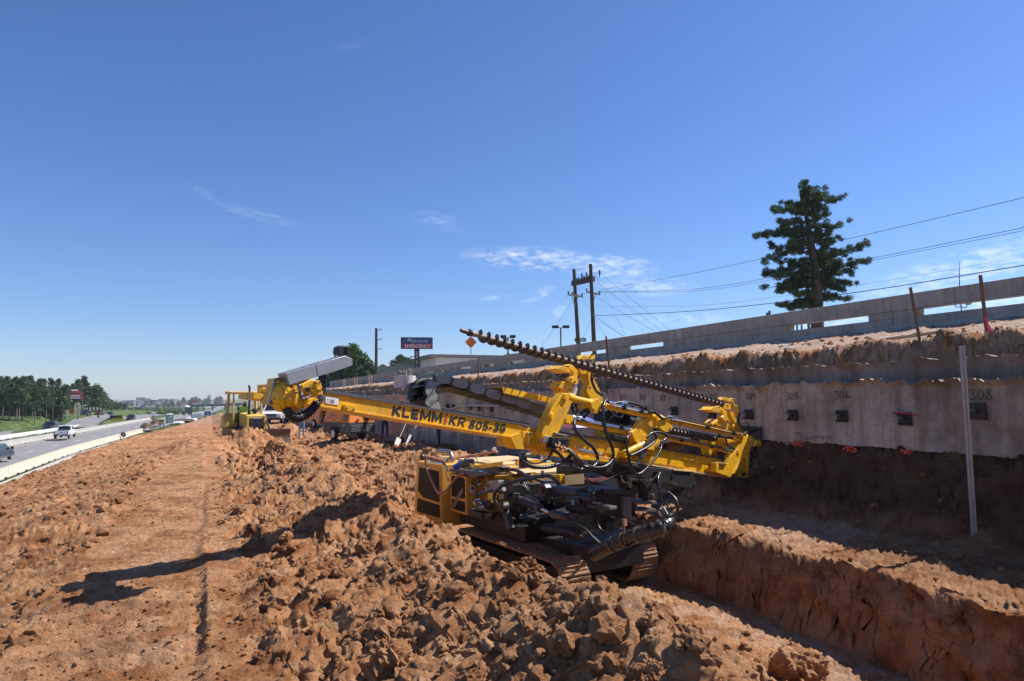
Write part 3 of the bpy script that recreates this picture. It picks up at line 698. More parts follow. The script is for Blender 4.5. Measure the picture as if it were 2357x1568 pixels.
def wall_sheet(name, m, x0, ya, yb, zlo, zhi, amp, jag, parent, thick=.3, k=0, nz=16, ddy=.022):
    ys = [ya]
    while ys[-1] < yb: ys.append(ys[-1] + max(ddy, .003 * abs(ys[-1])))
    y = np.array(ys); t = np.linspace(0, 1, nz)
    top = zhi(y) + jag * (np.abs(fbm(y * 2.2, y * 0, 4, 500 + k)) * 1.1 + .5 * fbm(y * 7, y * 0 + 4, 3, 510 + k) + .35 * fbm(y * 21, y * 0 + 9, 2, 515 + k))
    bot = zlo(y) + (jag * .8 if jag != .085 else .02) * fbm(y * 2.6, y * 0 + 8, 4, 520 + k)
    Y, T = np.meshgrid(y, t, indexing='ij'); Z = bot[:, None] + (top - bot)[:, None] * T
    X = x0 + amp * fbm(Y * .8, Z * 1.6, 5, 530 + k) + amp * .22 * fbm(Y * 4, Z * 4, 3, 540 + k)
    lip = .09 * np.clip((T - .93) / .07, 0, 1) * (jag > .03)
    X = X - lip * (.2 + 1.6 * np.clip(fbm(Y * 2.3, Z * 5, 4, 550 + k) + .2, 0, 1)) - .012 * fbm(Y * 11, Z * 11, 3, 560 + k)
    n, mm = X.shape
    front = np.stack([X, Y, Z], -1).reshape(-1, 3)
    backt = np.stack([np.full(n, x0 + thick), y, top - .02], -1); backb = np.stack([np.full(n, x0 + thick), y, bot + .02], -1)
    vs = np.vstack([front, backt, backb]).tolist(); N0 = n * mm; fs = []
    for i in range(n - 1):
        for j in range(mm - 1): fs.append((i * mm + j, i * mm + j + 1, (i + 1) * mm + j + 1, (i + 1) * mm + j))
        fs.append((i * mm + mm - 1, N0 + i, N0 + i + 1, (i + 1) * mm + mm - 1)); fs.append((i * mm, (i + 1) * mm, N0 + n + i + 1, N0 + n + i))
    b = MB(); b.v = vs; b.f = fs
    o = b.build(name, m, parent, ang=60); return o
wall = thing('retaining_wall', 'long shaded shotcrete retaining wall with steel nail plates, beside the trench', 'wall', (9.2, 20, .7))
c_ = lambda v: (lambda y: np.full_like(y, v))
wall_sheet('upper_panel', SHOT, 9.2, 2.2, 76, lambda y: lin(y, [0, 12.5, 15, 80], [1.70, 1.70, -.2, -.2]), c_(2.66), .016, .085, wall, k=0, nz=30)
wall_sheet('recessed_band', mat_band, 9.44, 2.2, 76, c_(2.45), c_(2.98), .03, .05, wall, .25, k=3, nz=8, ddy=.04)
wall_sheet('ragged_footing', SHOTP, 9.27, 2.2, 13.5, c_(1.50), c_(1.80), .05, .13, wall, .2, k=6, nz=6, ddy=.03)
# spray-painted nail numbers
DIG = {'3': [[(0, .95), (.35, 1), (.55, .8), (.3, .55), (.6, .3), (.35, 0), (0, .08)]], '0': [[(.3, 1), (.05, .75), (.02, .3), (.28, 0), (.55, .25), (.55, .75), (.3, 1)]],
       '4': [[(.08, 1), (.02, .5), (.55, .5)], [(.5, 1), (.45, 0)]], '5': [[(.6, 1), (.1, .96), (.08, .58), (.45, .6), (.55, .25), (.3, 0), (0, .1)]],
       '6': [[(.45, 1), (.12, .6), (.05, .2), (.3, 0), (.5, .22), (.3, .45), (.08, .3)]], '8': [[(.5, .85), (.25, 1), (.05, .8), (.5, .28), (.28, 0), (.03, .22), (.5, .85)]],
       '1': [[(.2, 1), (.18, 0)]], '2': [[(.05, .85), (.3, 1), (.5, .75), (.05, .05), (.55, .05)]]}
CHALK = mat('lumber_crayon', (.07, .06, .055), .9, var=.4, scale=30)
for num, px, h, m in [('300', (1432, 914), .15, REDP), ('301', (1478, 914), .13, INK), ('302', (1524, 916), .13, CHALK), ('303', (1640, 913), .13, CHALK), ('304', (1727, 912), .13, CHALK), ('305', (1824, 912), .13, CHALK), ('306', (1938, 909), .135, CHALK), ('308', (2258, 908), .145, CHALK)]:
    c = on_x(px, 9.165); b = MB()
    for i, ch in enumerate(num):
        for st in DIG[ch]:
            b.tube([(c.x + .012, c.y - ((i - 1.5) * .74 * h + q[0] * h * .86), c.z + (q[1] - .5) * h * .9 + .02 * h * math.sin(9 * q[0] + i)) for q in st], .0055, 5, seg=3)
    b.build('painted_number', m, wall)
def plate(px, s=.185, bar=True, dark=False):
    c = on_x(px, 9.15); b = MB()
    p = b.para((c.x - .01, c.y - s / 2, c.z - s / 2), (.035, 0, 0), (0, s, 0), (0, .01, s)).build('bearing_plate', PLATE, wall, bevel=.004)
    if not dark:
        for sy in (-1, 1):
            for sz in (-1, 1):
                MB().cyl((c.x + .02, c.y + sy * s * .34, c.z + sz * s * .34), (c.x - .075, c.y + sy * s * .34, c.z + sz * s * .34 - .01), .011, n=7).build('stud', PLATE, p)
    MB().lathe((c.x, c.y, c.z), (-1, 0, 0), [(0, .035), (.035, .035), (.036, .024), (.055, .024)], 6).build('nut', PLATE, p)
    if bar: MB().cyl((c.x, c.y, c.z), (c.x - .19, c.y + .01, c.z + .035), .012, n=7).build('nail_bar', mat('green_epoxy_bar', (.10, .27, .20), .5), p)
for px, s in [((1824, 956), .185), ((1938, 958), .185), ((2083, 964), .19), ((1723, 954), .185), ((1638, 952), .185), ((1551, 946), .185), ((1481, 944), .185)]: plate(px, s)
plate((2249, 947), .215, True, True)
for q in [(1690, 805), (1742, 806), (1890, 815), (1962, 820), (2068, 828)]: plate(C(1, *q), .19, True, False)
gm = np.random.default_rng(12)
for px in ((1836, 1020), (1955, 1034), (2088, 1042)):
    c = on_x(px, 9.13)
    b = MB(); b.tube([(c.x + gm.normal(0, .01), c.y + .11 * math.cos(t * 1.3) * gm.uniform(.5, 1.2), c.z + .05 * math.sin(t * 1.7) * gm.uniform(.4, 1.2)) for t in range(12)], .009, 5, seg=3); b.build('paint_mark', mat('orange_spray_paint', (.75, .12, .05), .8), wall)
m_ = MB(); a = on_x(C(6, 1205, 1262), 9.05); b_ = on_x(C(6, 1405, 1283), 9.0); m_.tube([a, (a + b_) / 2 + V(0, 0, .02), b_], [.02, .016, .008], 6)
tag(m_.build('rag_wrapped_rod', REDP), 'red rag wrapped rod resting on a wall nail plate', 'rod')
# black drainage mat hanging on the wall near the drill
b = MB(); q = on_x(C(15, 1740, 850), 9.12); wy, hz = .62, .56
nn = 18
for i in range(nn):
    b.para((q.x + .012 * math.sin(i * .6), q.y - wy / 2 + i * wy / nn, q.z - hz / 2), (.02, 0, 0), (0, wy / nn * .55, 0), (0, 0, hz))
for i in range(14): b.para((q.x - .006, q.y - wy / 2, q.z - hz / 2 + i * hz / 14), (.012, 0, 0), (0, wy, 0), (0, 0, hz / 14 * .5))
tag(b.build('drainage_mat', BLK2), 'black mesh drainage mat hanging on the wall behind the drill head', 'mat')
# wire mesh fixed over the unsprayed lower lift behind the rig
b = MB(); y0 = 20.
for i in range(36): b.cyl((9.08, y0 + i * .35, .05), (9.08, y0 + i * .35, 1.0), .005, n=4)
for i in range(8): b.cyl((9.07, y0, .1 + i * .14), (9.07, y0 + 12.3, .1 + i * .12), .005, n=4)
tag(b.build('wire_mesh', RUST), 'rusty wire mesh panel standing against the lower wall behind the workers', 'mesh')

# ------------------------------------------------------------------ bridge rail on the terrace
XR = 15.0
ops = [(8.05, 10.56), (11.85, 14.43), (20.27, 22.7), (24.2, 26.7)]
y = 28.2
while y < 94: ops.append((y, y + 2.45)); y += 3.95
rail = thing('concrete_rail', 'weathered concrete road rail with slot openings, running along the terrace', 'rail', (XR, 30, 4.0))
b_ends = [1.0] + [(ops[i][1] + ops[i + 1][0]) / 2 for i in range(len(ops) - 1)] + [98.0]
b_ends.insert(3, 17.9) if False else None
def rail_panel(y0, y1, holes):
    b = MB(); g = .012; y0 += g / 2; y1 -= g / 2; z0, zl, zh, z1 = 4.10, 4.30, 4.475, 4.84
    b.para((XR - .05, y0, zh), (.32, 0, 0), (0, y1 - y0, 0), (0, 0, z1 - zh))
    b.para((XR - .03, y0, z0), (.28, 0, 0), (0, y1 - y0, 0), (0, 0, zl - z0))
    e = [y0] + [v for h in holes for v in h] + [y1]
    for i in range(0, len(e), 2): b.para((XR - .02, e[i], zl), (.25, 0, 0), (0, e[i + 1] - e[i], 0), (0, 0, zh - zl))
    b.build('rail_panel', RAILC, rail, bevel=.012)
cuts = [1.0, 11.2, 16.2, 19.0, 23.45]
i = 4
while i < len(ops): cuts.append(ops[min(i + 1, len(ops) - 1)][1] + .75); i += 2
for a, c in zip(cuts, cuts[1:]): rail_panel(a, c, [o for o in ops if o[0] > a and o[1] < c])
for a, c in zip(cuts, cuts[1:]):
    MB().para((XR - .16, a + .008, 3.78), (.5, 0, 0), (0, c - a - .016, 0), (0, 0, .318)).build('curb', CONC, rail, bevel=.01)
b = MB().para((XR + .4, 0, 4.02), (11, 0, 0), (0, 115, 0), (0, 0, .05)).build('frontage_road', mat('road_concrete', (.30, .29, .27), .9, var=.1, scale=.6)); tag(b, kind='structure')

# ------------------------------------------------------------------ stakes and boards on the terrace
def stake(ptop, pbot, w, t, label, m=WOOD, name='survey_stake', group='wooden survey stakes on the terrace', cat='stake', ribbon=None, words=None):
    g = on_ground(pbot); D = (g - CAM).dot(_F); top = P(ptop, D)
    b = MB(); b.bar(g - (top - g).normalized() * .1, top, w, t, up=(-.6, -.8, 0))
    o = b.build(name, m, None, off=g, bevel=.002); tag(o, label, cat, group)
    o2 = None
    if words:
        for i, s in enumerate(words):
            c = g.lerp(top, .93 - i * .19); text('marker_writing', s, c + V(-.4, -.91, 0) * (t / 2 + .001), (g - top).normalized(), V(.91, -.4, 0), .028, INK, o, align='LEFT', lift=0)
    if ribbon:
        r = MB()
        for i in range(5): r.tube([g + V(-.03, -.03, .22), g + V(-.07 - .01 * i, -.05, .16 + .03 * i), g + V(-.05 + .02 * i, -.06, .05 + .05 * (i % 2))], .006, 4, seg=2)
        r.build('ribbon', PINK, o)
        MB().box(g + V(-.05, -.03, .03), (.05, .05, .12)).build('hub_stake', WOODL, o)
stake(C(6, 1340, 208), C(6, 1420, 668), .042, .018, 'tall brown lath stake leaning left, beside a board lying on the terrace', words=['4.04', 'C-417', '12'])
stake(C(6, 1925, 105), C(6, 1985, 630), .044, .018, 'tall brown lath stake with a pink ribbon at its foot', ribbon=True, words=['5+44', 'C-3.70', '12 L'])
for i, (a, b, lab) in enumerate([((360, 560), (350, 835), 'thin stake with pink flag below the orange diamond sign'), ((1735, 340), (1752, 560), 'dark thin stake left of the auger clamp, in front of the rail'), ((1957, 300), (1996, 705), 'thin stake just right of the upper auger clamp')]):
    stake(C(2, *a), C(2, *b), .05, .02, lab)
for a, b, lab in [((1335, 492), (1340, 612), 'thin stake in front of the round concrete cap, left one'), ((1372, 482), (1380, 606), 'thin stake in front of the round concrete cap, right one'), ((1017, 532), (1020, 626), 'left stake of the pair nearest to the round concrete cap'), ((1040, 530), (1043, 622), 'right stake of the pair nearest to the round concrete cap'),
                  ((893, 556), (895, 638), 'left stake of the middle pair along the far terrace edge'), ((915, 552), (917, 636), 'right stake of the middle pair along the far terrace edge'), ((800, 572), (801, 648), 'left stake of the farthest pair beside the drill hose'), ((812, 570), (813, 646), 'right stake of the farthest pair beside the drill hose')]:
    stake(C(1, *a), C(1, *b), .075, .03, lab, m=WOODL)
g1 = on_ground(C(6, 870, 705)); g2 = on_ground(C(6, 1592, 628))
b = MB(); b.bar(g1 + V(0, 0, .05), g2 + V(0, 0, .09), .11, .045); o = b.build('lumber_board', WOODL, off=g1, bevel=.003); tag(o, 'long pale lumber board lying across the terrace edge', 'board')
q = P(C(6, 1283, 660), (g1 - CAM).dot(_F) * .96); MB().cyl(q, q + V(0, 0, -.35), .014, n=6).build('prop_rod', RUST, o)
# perforated post
def perforated_post():
    pb = on_ground((2243, 1243)); D = (pb - CAM).dot(_F); pt = P((2214, 796), D)
    ax = (pt - pb); Ln = ax.length; ax.normalize(); f = V(-.75, -.66, 0); f = (f - ax * f.dot(ax)).normalized(); s_ = ax.cross(f).normalized(); w = .056
    b = MB(); n = int(Ln / .026)
    # front face as strips around square holes, plus the side faces
    for i in range(n + 1):
        z0 = i * Ln / (n + 1); dz = Ln / (n + 1)
        o0 = pb + ax * z0 - s_ * w / 2 + f * w / 2
        b.para(o0, s_ * w, ax * dz * .56, -f * .004)
        b.para(o0 + ax * dz * .56, s_ * w * .33, ax * dz * .44, -f * .004); b.para(o0 + ax * dz * .56 + s_ * w * .67, s_ * w * .33, ax * dz * .44, -f * .004)
    for sg in (-1, 1): b.para(pb + s_ * (sg * w / 2 - (.004 if sg > 0 else 0)) - f * w / 2, s_ * .004, ax * Ln, f * (w - .005))
    b.para(pb - s_ * w / 2 - f * w / 2, s_ * w, ax * Ln, f * .004)
    o = b.build('perforated_post', mat('galvanised_steel', (.33, .335, .35), .5, .35, var=.12), off=pb, smooth=False); tag(o, 'tall perforated galvanised steel post leaning against the dark bank', 'post')
perforated_post()
# ------------------------------------------------------------------ anchor drill rig
KM = 12600.0
_a = P((747, 902), KM / 2037); _b = P((1668, 1057), KM / 1116)
MU = (_b - _a).normalized(); MH = V(MU.x, MU.y, 0).normalized(); MN = V(MH.y, -MH.x, 0)
if MN.dot(CAM - _a) < 0: MN = -MN
MV = MN.cross(MU)
if MV.z < 0: MV = -MV
WOFF = 0.0
def M(k, x, y, w=0.0): return on_plane(C(k, x, y), _a + MN * (w + WOFF), MN)
def Ml(k, pts, w=0.0): return [M(k, x, y, w) for x, y in pts]
rig_c = on_plane((1200, 1250), P((1200, 1250), 9.8), V(1, 0, 0)); rig_c = V(5.0, 9.6, gz(5.0, 9.6))
rig = thing('drill_rig', 'yellow and black crawler drill rig with long tilted mast, standing in the trench', 'drill rig', rig_c)
def part(b, name, m, parent=None, bevel=0.0, **k): return b.build(name, m, parent or rig, bevel=bevel, **k)
def slab(name, m, k, pts, w, depth, parent=None, bevel=.008): return part(MB().prism(Ml(k, pts, w), -MN * depth), name, m, parent, bevel)
def bolts(k, pts, w, r, parent, m=GRY):
    r *= .7
    for x, y in pts: part(MB().lathe(M(k, x, y, w - .004), MN, [(0, r), (.012, r), (.013, r * .55), (.02, r * .55)], 8), 'bolt', m, parent)
def pin(k, x, y, w0, w1, r, parent, m=YEL, name='pivot_pin'):
    r = r * .74; c = M(k, x, y, w0); part(MB().lathe(c, MN, [(0, r), (w1 - w0 - .008, r), (w1 - w0, r * .86)], 20), name, m, parent)

# --- mast
beam = slab('mast_beam', YEL, 1, [(230, 612), (640, 681), (2330, 968), (2318, 1080), (230, 742)], 0, .38, bevel=.005)
slab('slide_rail', GRY, 1, [(640, 664), (2400, 962), (2400, 978), (640, 682)], .018, .03, bevel=0)
slab('slide_rail', GRY, 1, [(640, 655), (2400, 950), (2400, 966), (640, 673)], -.37, .03, bevel=0)
slab('top_plate', BLK, 1, [(300, 612), (2400, 958), (2400, 972), (300, 626)], -.004, .36, bevel=0)
slab('bottom_lip', YEL, 1, [(470, 774), (2310, 1071), (2310, 1085), (470, 789)], .012, .42, bevel=.003)
right_beam = slab('mast_beam', YEL, 3, [(-30, 800), (1812, 1100), (1838, 1256), (-30, 985)], -.01, .42, bevel=.006)
slab('slide_rail', GRY, 3, [(270, 838), (1790, 1088), (1790, 1098), (270, 850)], .012, .035, bevel=0)
slab('top_plate', BLK, 3, [(200, 822), (1812, 1090), (1812, 1102), (200, 836)], -.03, .22, bevel=0)
for pts in ([(380, 890), (760, 955), (740, 1040), (375, 975)], [(1000, 1000), (1455, 1070), (1450, 1110), (975, 1036)], [(970, 1041), (1449, 1114), (1440, 1170), (915, 1090)],
            [(1580, 1095), (1722, 1118), (1716, 1152), (1573, 1128)], [(1572, 1133), (1715, 1157), (1705, 1222), (1560, 1200)]):
    slab('side_panel', YEL, 3, pts, .012, .02, bevel=.004)
slab('bottom_lip', TAN, 3, [(640, 1062), (1838, 1248), (1838, 1260), (640, 1074)], .03, .32, bevel=.003)
slab('bottom_lip', YEL, 3, [(205, 1018), (760, 1098), (755, 1120), (205, 1056)], .04, .30, bevel=.004)
for x in (1425, 1442, 1458): slab('slot_plate', YEL, 3, [(x, 1082 + (x - 1425) * .2), (x + 90, 1098 + (x - 1425) * .2), (x + 90, 1104 + (x - 1425) * .2), (x, 1088 + (x - 1425) * .2)], .03, .02, bevel=.002) if x == 1425 else None
# lettering on the mast
ux = (M(1, 2170, 1020) - M(1, 1225, 880)).normalized()
def mtext(s, x0, y0, x1, y1, hcrop, m, shear=0.0, nm='lettering'):
    p0, p1 = M(1, x0, y0, .001), M(1, x1, y1, .001); h = (M(1, x0, y0 - hcrop) - M(1, x0, y0)).length
    block_text(nm, s, p0 + MN * .0005, p1 - p0, MV, h, (p1 - p0).length, m, beam, .24 if shear == 0 else .185, shear)
mtext('KLEMM', 1215, 884, 1640, 950, 86, DECAL)
slab('lettering', REDDECAL, 1, [(1664, 952), (1682, 955), (1700, 872), (1682, 869)], .006, .004, beam, 0)
mtext('KR', 1698, 962, 1836, 982, 80, DECAL, .22)
mtext('805-3G', 1866, 1000, 2180, 1030, 80, DECAL, .22)
slab('data_plate', WHITE, 1, [(650, 720), (760, 738), (757, 795), (648, 778)], .006, .006, beam, 0)
for i, s_ in enumerate([(664, 742, 676, 752), (664, 762, 676, 772), (688, 746, 726, 752), (688, 758, 726, 764), (688, 770, 726, 776)]):
    slab('print', INK if i == 0 else GRY, 1, [(s_[0], s_[1]), (s_[2], s_[1] + 2), (s_[2], s_[1] + 5), (s_[0], s_[1] + 3)], .0085, .002, beam, 0)
slab('cover_plate', YEL, 1, [(815, 788), (902, 800), (898, 852), (812, 838)], .035, .035, beam, .004)
bolts(1, [(826, 820), (886, 830)], .035, .012, beam)
# --- rotary head at the far left end of the mast, riding on its near side
WOFF = .36
head = slab('rotary_head', YEL, 9, [(845, 40), (975, 60), (1010, 430), (1200, 400), (1205, 455), (945, 425), (755, 402), (830, 40)], .08, .16, bevel=.01)
slab('wear_strip', GRY, 9, [(825, 40), (868, 35), (782, 402), (740, 395)], .10, .03, head, .004)
bolts(9, [(842, 95), (815, 210), (770, 325)], .12, .014, head, YEL)
gc = M(9, 985, 300, .10); gd = (MN * .86 + MU * .42 + V(0, 0, -.10)).normalized()
def gear(rmul): return [(t, r) for t, r in rmul]
part(MB().lathe(gc, gd, [(-.06, .128), (.012, .128), (.02, .116), (.028, .122), (.048, .122), (.053, .10), (.082, .095), (.088, .072), (.12, .068), (.126, .05)], 32), 'gearbox', YEL, head)
gx = gd.cross(V(0, 0, 1)).normalized(); gy = gx.cross(gd)
for i in range(18):
    a = 2 * math.pi * i / 18; c = gc + gd * .047 + (gx * math.cos(a) + gy * math.sin(a)) * .110
    part(MB().lathe(c, gd, [(0, .0075), (.008, .0075), (.009, .004), (.012, .004)], 8), 'bolt', RUST if i % 3 == 0 else YEL, head)
for i in range(10):
    a = 2 * math.pi * i / 10; c = gc + gd * .082 + (gx * math.cos(a) + gy * math.sin(a)) * .083
    part(MB().lathe(c, gd, [(0, .006), (.008, .006)], 8), 'bolt', YEL, head)
part(MB().prism(Ml(9, [(1050, 150), (1110, 140), (1180, 320), (1120, 335)], .20), -MN * .12), 'motor_flange', YEL, head, .008)
mo = part(MB().prism(Ml(9, [(1160, 130), (1290, 60), (1385, 80), (1440, 190), (1450, 240), (1400, 290), (1260, 290), (1190, 240)], .22), -MN * .14), 'hydraulic_motor', YEL, head, .02)
part(MB().lathe(M(9, 1335, 180, .21), MN, [(0, .05), (.025, .047), (.03, .03)], 16), 'motor_cap', YEL, mo)
slab('port_cover', BLK, 9, [(1212, 170), (1262, 165), (1278, 225), (1225, 235)], .228, .02, mo, .004)
slab('valve_flange', YEL, 9, [(1350, 80), (1420, 75), (1440, 160), (1455, 200), (1420, 235), (1375, 215), (1360, 150)], .25, .04, mo, .008)
bolts(9, [(1358, 110), (1412, 95), (1440, 188), (1388, 208), (1318, 180)], .25, .010, mo, BLK)
part(MB().tube(Ml(9, [(1130, 110), (1140, 190), (1160, 270), (1180, 320), (1230, 310), (1290, 285)], .23), .012, 8), 'steel_pipe', GRY, head)
for x, y in ((1132, 150), (1160, 270), (1225, 312)): part(MB().ball(M(9, x, y, .23), .018, 8, 6), 'pipe_joint', GRY, head)
slab('spout_block', YEL, 9, [(1340, 210), (1450, 190), (1460, 280), (1370, 300)], .22, .10, head, .01)
part(MB().tube(Ml(9, [(1410, 270), (1440, 310), (1420, 360), (1370, 380)], .22), .020, 10), 'hose_elbow', GRY, head)
part(MB().lathe(M(9, 1420, 300, .22), MV, [(-.017, .026), (.017, .026)], 12), 'hose_collar', GRY, head)
def ribbed(name, pts, r, m, parent, step=.035, amp=.10):
    b = MB(); b.tube(pts, r, 12, seg=10); n = len(b.v) // 12; vs = [V(v) for v in b.v]; cen = [sum((vs[i * 12 + k] for k in range(12)), V(0, 0, 0)) / 12 for i in range(n)]
    d = [0]
    for i in range(1, n): d.append(d[-1] + (cen[i] - cen[i - 1]).length)
    out = MB(); L_ = d[-1]; q = int(L_ / step * 6); pts2 = []; rr = []
    for j in range(q + 1):
        s_ = L_ * j / q; i = min(max(np.searchsorted(d, s_) - 1, 0), n - 2); t = (s_ - d[i]) / max(d[i + 1] - d[i], 1e-6)
        pts2.append(cen[i].lerp(cen[i + 1], t)); rr.append(r * (1 + amp * (1 if (j % 6) < 3 else -.6)))
    out.tube(pts2, rr, 10, spline=False); return part(out, name, m, parent, ang=70)
ribbed('suction_hose', Ml(9, [(965, 440), (1010, 540), (1110, 580), (1230, 530), (1310, 460), (1370, 385)], .16), .036, BLK2, head, .026, .07)
part(MB().tube(Ml(9, [(1330, 490), (1385, 410), (1395, 370)], .20), .009, 6), 'hose', BLK2, head)
for i, dx in enumerate((0, 22, 44)): part(MB().tube(Ml(9, [(1425 + dx, -20), (1418 + dx, 90), (1440 + dx * .5, 190), (1455, 260)], .12 - .04 * i), .018, 8), 'hose', BLK2, head)
# sheet metal cover with work lamp
cov = part(MB().prism(Ml(1, [(310, 520), (690, 408), (712, 512), (340, 622)], .20), -MN * .15), 'cover_box', ALU, head, .006)
part(MB().prism(Ml(1, [(690, 408), (820, 370), (875, 398), (884, 450), (860, 462), (712, 512)], .18), -MN * .13), 'cover_front', ALU, cov, .006)
slab('cover_seam', ALU, 1, [(585, 545), (568, 446), (574, 444), (591, 543)], .203, .004, cov, 0)
bolts(1, [(455, 468), (520, 450), (545, 442), (580, 432), (630, 418)], .12, .010, cov)
lamp = part(MB().prism(Ml(1, [(752, 345), (760, 295), (790, 283), (845, 290), (848, 350), (830, 372), (765, 368)], .10), -MN * .09), 'work_lamp', BLK2, head, .015)
for i in range(6): slab('cooling_fin', BLK2, 1, [(822, 296 + i * 12), (850, 296 + i * 12), (850, 301 + i * 12), (822, 301 + i * 12)], .108, .1, lamp, 0)
part(MB().tube(Ml(1, [(765, 350), (735, 365), (722, 395)], .09), .006, 6), 'lamp_cable', BLK2, lamp)
part(MB().bar(M(1, 790, 368, .07), M(1, 800, 400, .07), .03, .02), 'lamp_bracket', BLK2, lamp)
part(MB().prism(Ml(9, [(900, 180), (1150, 200), (1150, 400), (930, 390)], -.02), -MN * .42), 'head_slide', YEL, head, .01)
WOFF = 0.0
# tail tray beyond the head
slab('tail_tray', YEL, 1, [(108, 645), (200, 655), (200, 752), (90, 708)], -.02, .03, bevel=.004)
slab('tail_tray', YEL, 1, [(28, 740), (35, 685), (108, 700), (200, 735), (200, 760)], .10, .30, bevel=.004)
slab('tail_gusset', YEL, 9, [(1270, 330), (1340, 310), (1310, 380), (1240, 400)], .05, .05, bevel=.004)

# --- energy chain behind the mast
WC = -.30
ch = part(MB().prism(Ml(1, [(1530, 600), (1560, 590), (1590, 615), (1590, 760), (1640, 830), (1560, 830), (1510, 730)], WC - .06), -MN * .34), 'energy_chain', BLK, rig)
part(MB().prism(Ml(1, [(1600, 640), (1640, 615), (1715, 600), (2360, 780), (2700, 872), (2700, 905), (2360, 815), (1720, 640)], WC - .07), -MN * .36), 'chain_floor', BLK2, ch)
link_pts = [(1588, 812, 62), (1556, 745, 118), (1552, 650, 102), (1660, 570, 8), (1805, 608, 14), (1952, 655, 16), (2092, 700, 16), (2226, 740, 16), (2353, 782, 16), (2470, 818, 16), (2582, 852, 16), (2690, 884, 16)]
for i, (x, y, ang) in enumerate(link_pts):
    t = R(ang); L_, Wd = 67, 41
    def lp(u, v): return (x + u * math.cos(t) - v * math.sin(t), y + u * math.sin(t) + v * math.cos(t))
    lk = part(MB().prism(Ml(1, [lp(-L_ * 1.12, -Wd * .78), lp(L_ * 1.12, -Wd * .78), lp(L_ * 1.12, Wd * .82), lp(-L_ * 1.12, Wd * .82)], WC - (.001 if i % 2 else .006)), -MN * .05), 'chain_link', mat('chain_grey_plastic', (.09, .088, .085), .6, var=.2, scale=6, dirt=.4, dirt_col=(.24, .19, .13)), ch, .003)
    oval = [lp(L_ * .98 * (abs(math.cos(a)) ** .6) * (1 if math.cos(a) > 0 else -1), Wd * .98 * (abs(math.sin(a)) ** .8) * (1 if math.sin(a) > 0 else -1)) for a in [2 * math.pi * k / 20 for k in range(20)]]
    part(MB().prism(Ml(1, oval, WC + .014), -MN * .016), 'link_plate', mat('worn_chain_plate', (.24, .23, .21), .6, var=.2, scale=6, dirt=.5, dirt_col=(.30, .25, .18)), ch, .003)
    part(MB().prism(Ml(1, [lp(-L_ * 1.1, -Wd * .78), lp(L_ * 1.1, -Wd * .78), lp(L_ * 1.1, Wd * .82), lp(-L_ * 1.1, Wd * .82)], WC - .36), -MN * .05), 'chain_link', mat('chain_grey_plastic', (.09, .088, .085), .6, var=.2, scale=6, dirt=.4, dirt_col=(.24, .19, .13)), ch, .003)
    if i > 3:
        for q in (-.6, .3): part(MB().bar(M(1, *lp(L_ * q, Wd * .86), WC - .03), M(1, *lp(L_ * q, Wd * .86), WC - .03) - MN * .34, .03, .02), 'chain_rib', mat('chain_rib_plastic', (.10, .085, .07), .6), ch)
for i in range(5):
    a = 1400 + i * 32
    part(MB().tube(Ml(1, [(1385 + i * 5, 770 - i * 8), (1395 + i * 10, 680), (1420 + i * 14, 610), (1480 + i * 16, 575)], WC - .14 - .04 * i), .03, 7), 'hose', BLK2, ch)
part(MB().prism(Ml(1, [(1380, 745), (1390, 680), (1440, 600), (1500, 570), (1560, 575), (1520, 600), (1440, 640), (1425, 700), (1430, 760)], WC - .30), -MN * .08), 'chain_side', BLK, ch, .004)
for y0 in (640, 700, 755): slab('chain_rib', BLK, 1, [(1385, y0), (1520, y0 - 20), (1520, y0 - 8), (1385, y0 + 12)], WC - .08, .03, ch, .003)
slab('chain_tray', YEL, 2, [(662, 942), (1345, 1095), (1335, 1130), (1330, 1150), (690, 1018), (665, 1005)], WC + .10, .012, bevel=.003)
slab('chain_tray', YEL, 2, [(662, 942), (1345, 1095), (1345, 1086), (662, 934)], WC + .10, .40, bevel=.003)
slab('chain_tray', YEL, 2, [(1560, 1150), (1860, 1215), (1850, 1270), (1600, 1215)], WC + .10, .012, bevel=.003)

# --- arms of the rod handling frame
def arm(k, pts, w, d, pins, b=.012):
    o = slab('swing_arm', YEL, k, pts, w, d, bevel=b)
    for (x, y, r) in pins: pin(k, x, y, w - .01, w + .028, r, o)
    return o
slab('arm_base', YEL, 3, [(-20, 842), (40, 846), (160, 860), (240, 880), (238, 975), (200, 992), (25, 965), (-20, 958)], .045, .10, bevel=.008)
slab('gusset', YEL, 4, [(868, 92), (948, 62), (976, 192), (915, 190)], .05, .16, bevel=.004)
slab('hinge_plate', YEL, 3, [(28, 850), (55, 846), (62, 965), (34, 960)], .07, .03, bevel=.003)
slab('hinge_plate', YEL, 3, [(108, 858), (122, 858), (122, 970), (108, 970)], .09, .04, bevel=.003)
bolts(3, [(56, 862), (56, 892), (56, 920), (54, 948), (42, 862)], .075, .016, rig)
a1 = arm(3, [(318, 520), (340, 496), (400, 505), (426, 545), (416, 600), (330, 800), (275, 900), (245, 975), (190, 988), (150, 975), (165, 940), (150, 855), (212, 690), (250, 610)], .17, .11, [(352, 534, .062), (228, 704, .052)])
for (x, y) in ((338, 540), (352, 520), (366, 540), (220, 700), (234, 698), (228, 716)): pin(3, x, y, .19, .205, .011, a1, name='bolt')
slab('wear_block', ALU, 3, [(178, 882), (238, 888), (232, 946), (160, 938)], .185, .05, a1, .004)
bolts(3, [(200, 900), (222, 904), (196, 928), (218, 932)], .185, .008, a1)
def rod(k, p, q, w, r, name='cross_tube', m=YEL, parent=None, n=16): return part(MB().cyl(M(k, *p, w), M(k, *q, w), r * .74, n=n), name, m, parent)
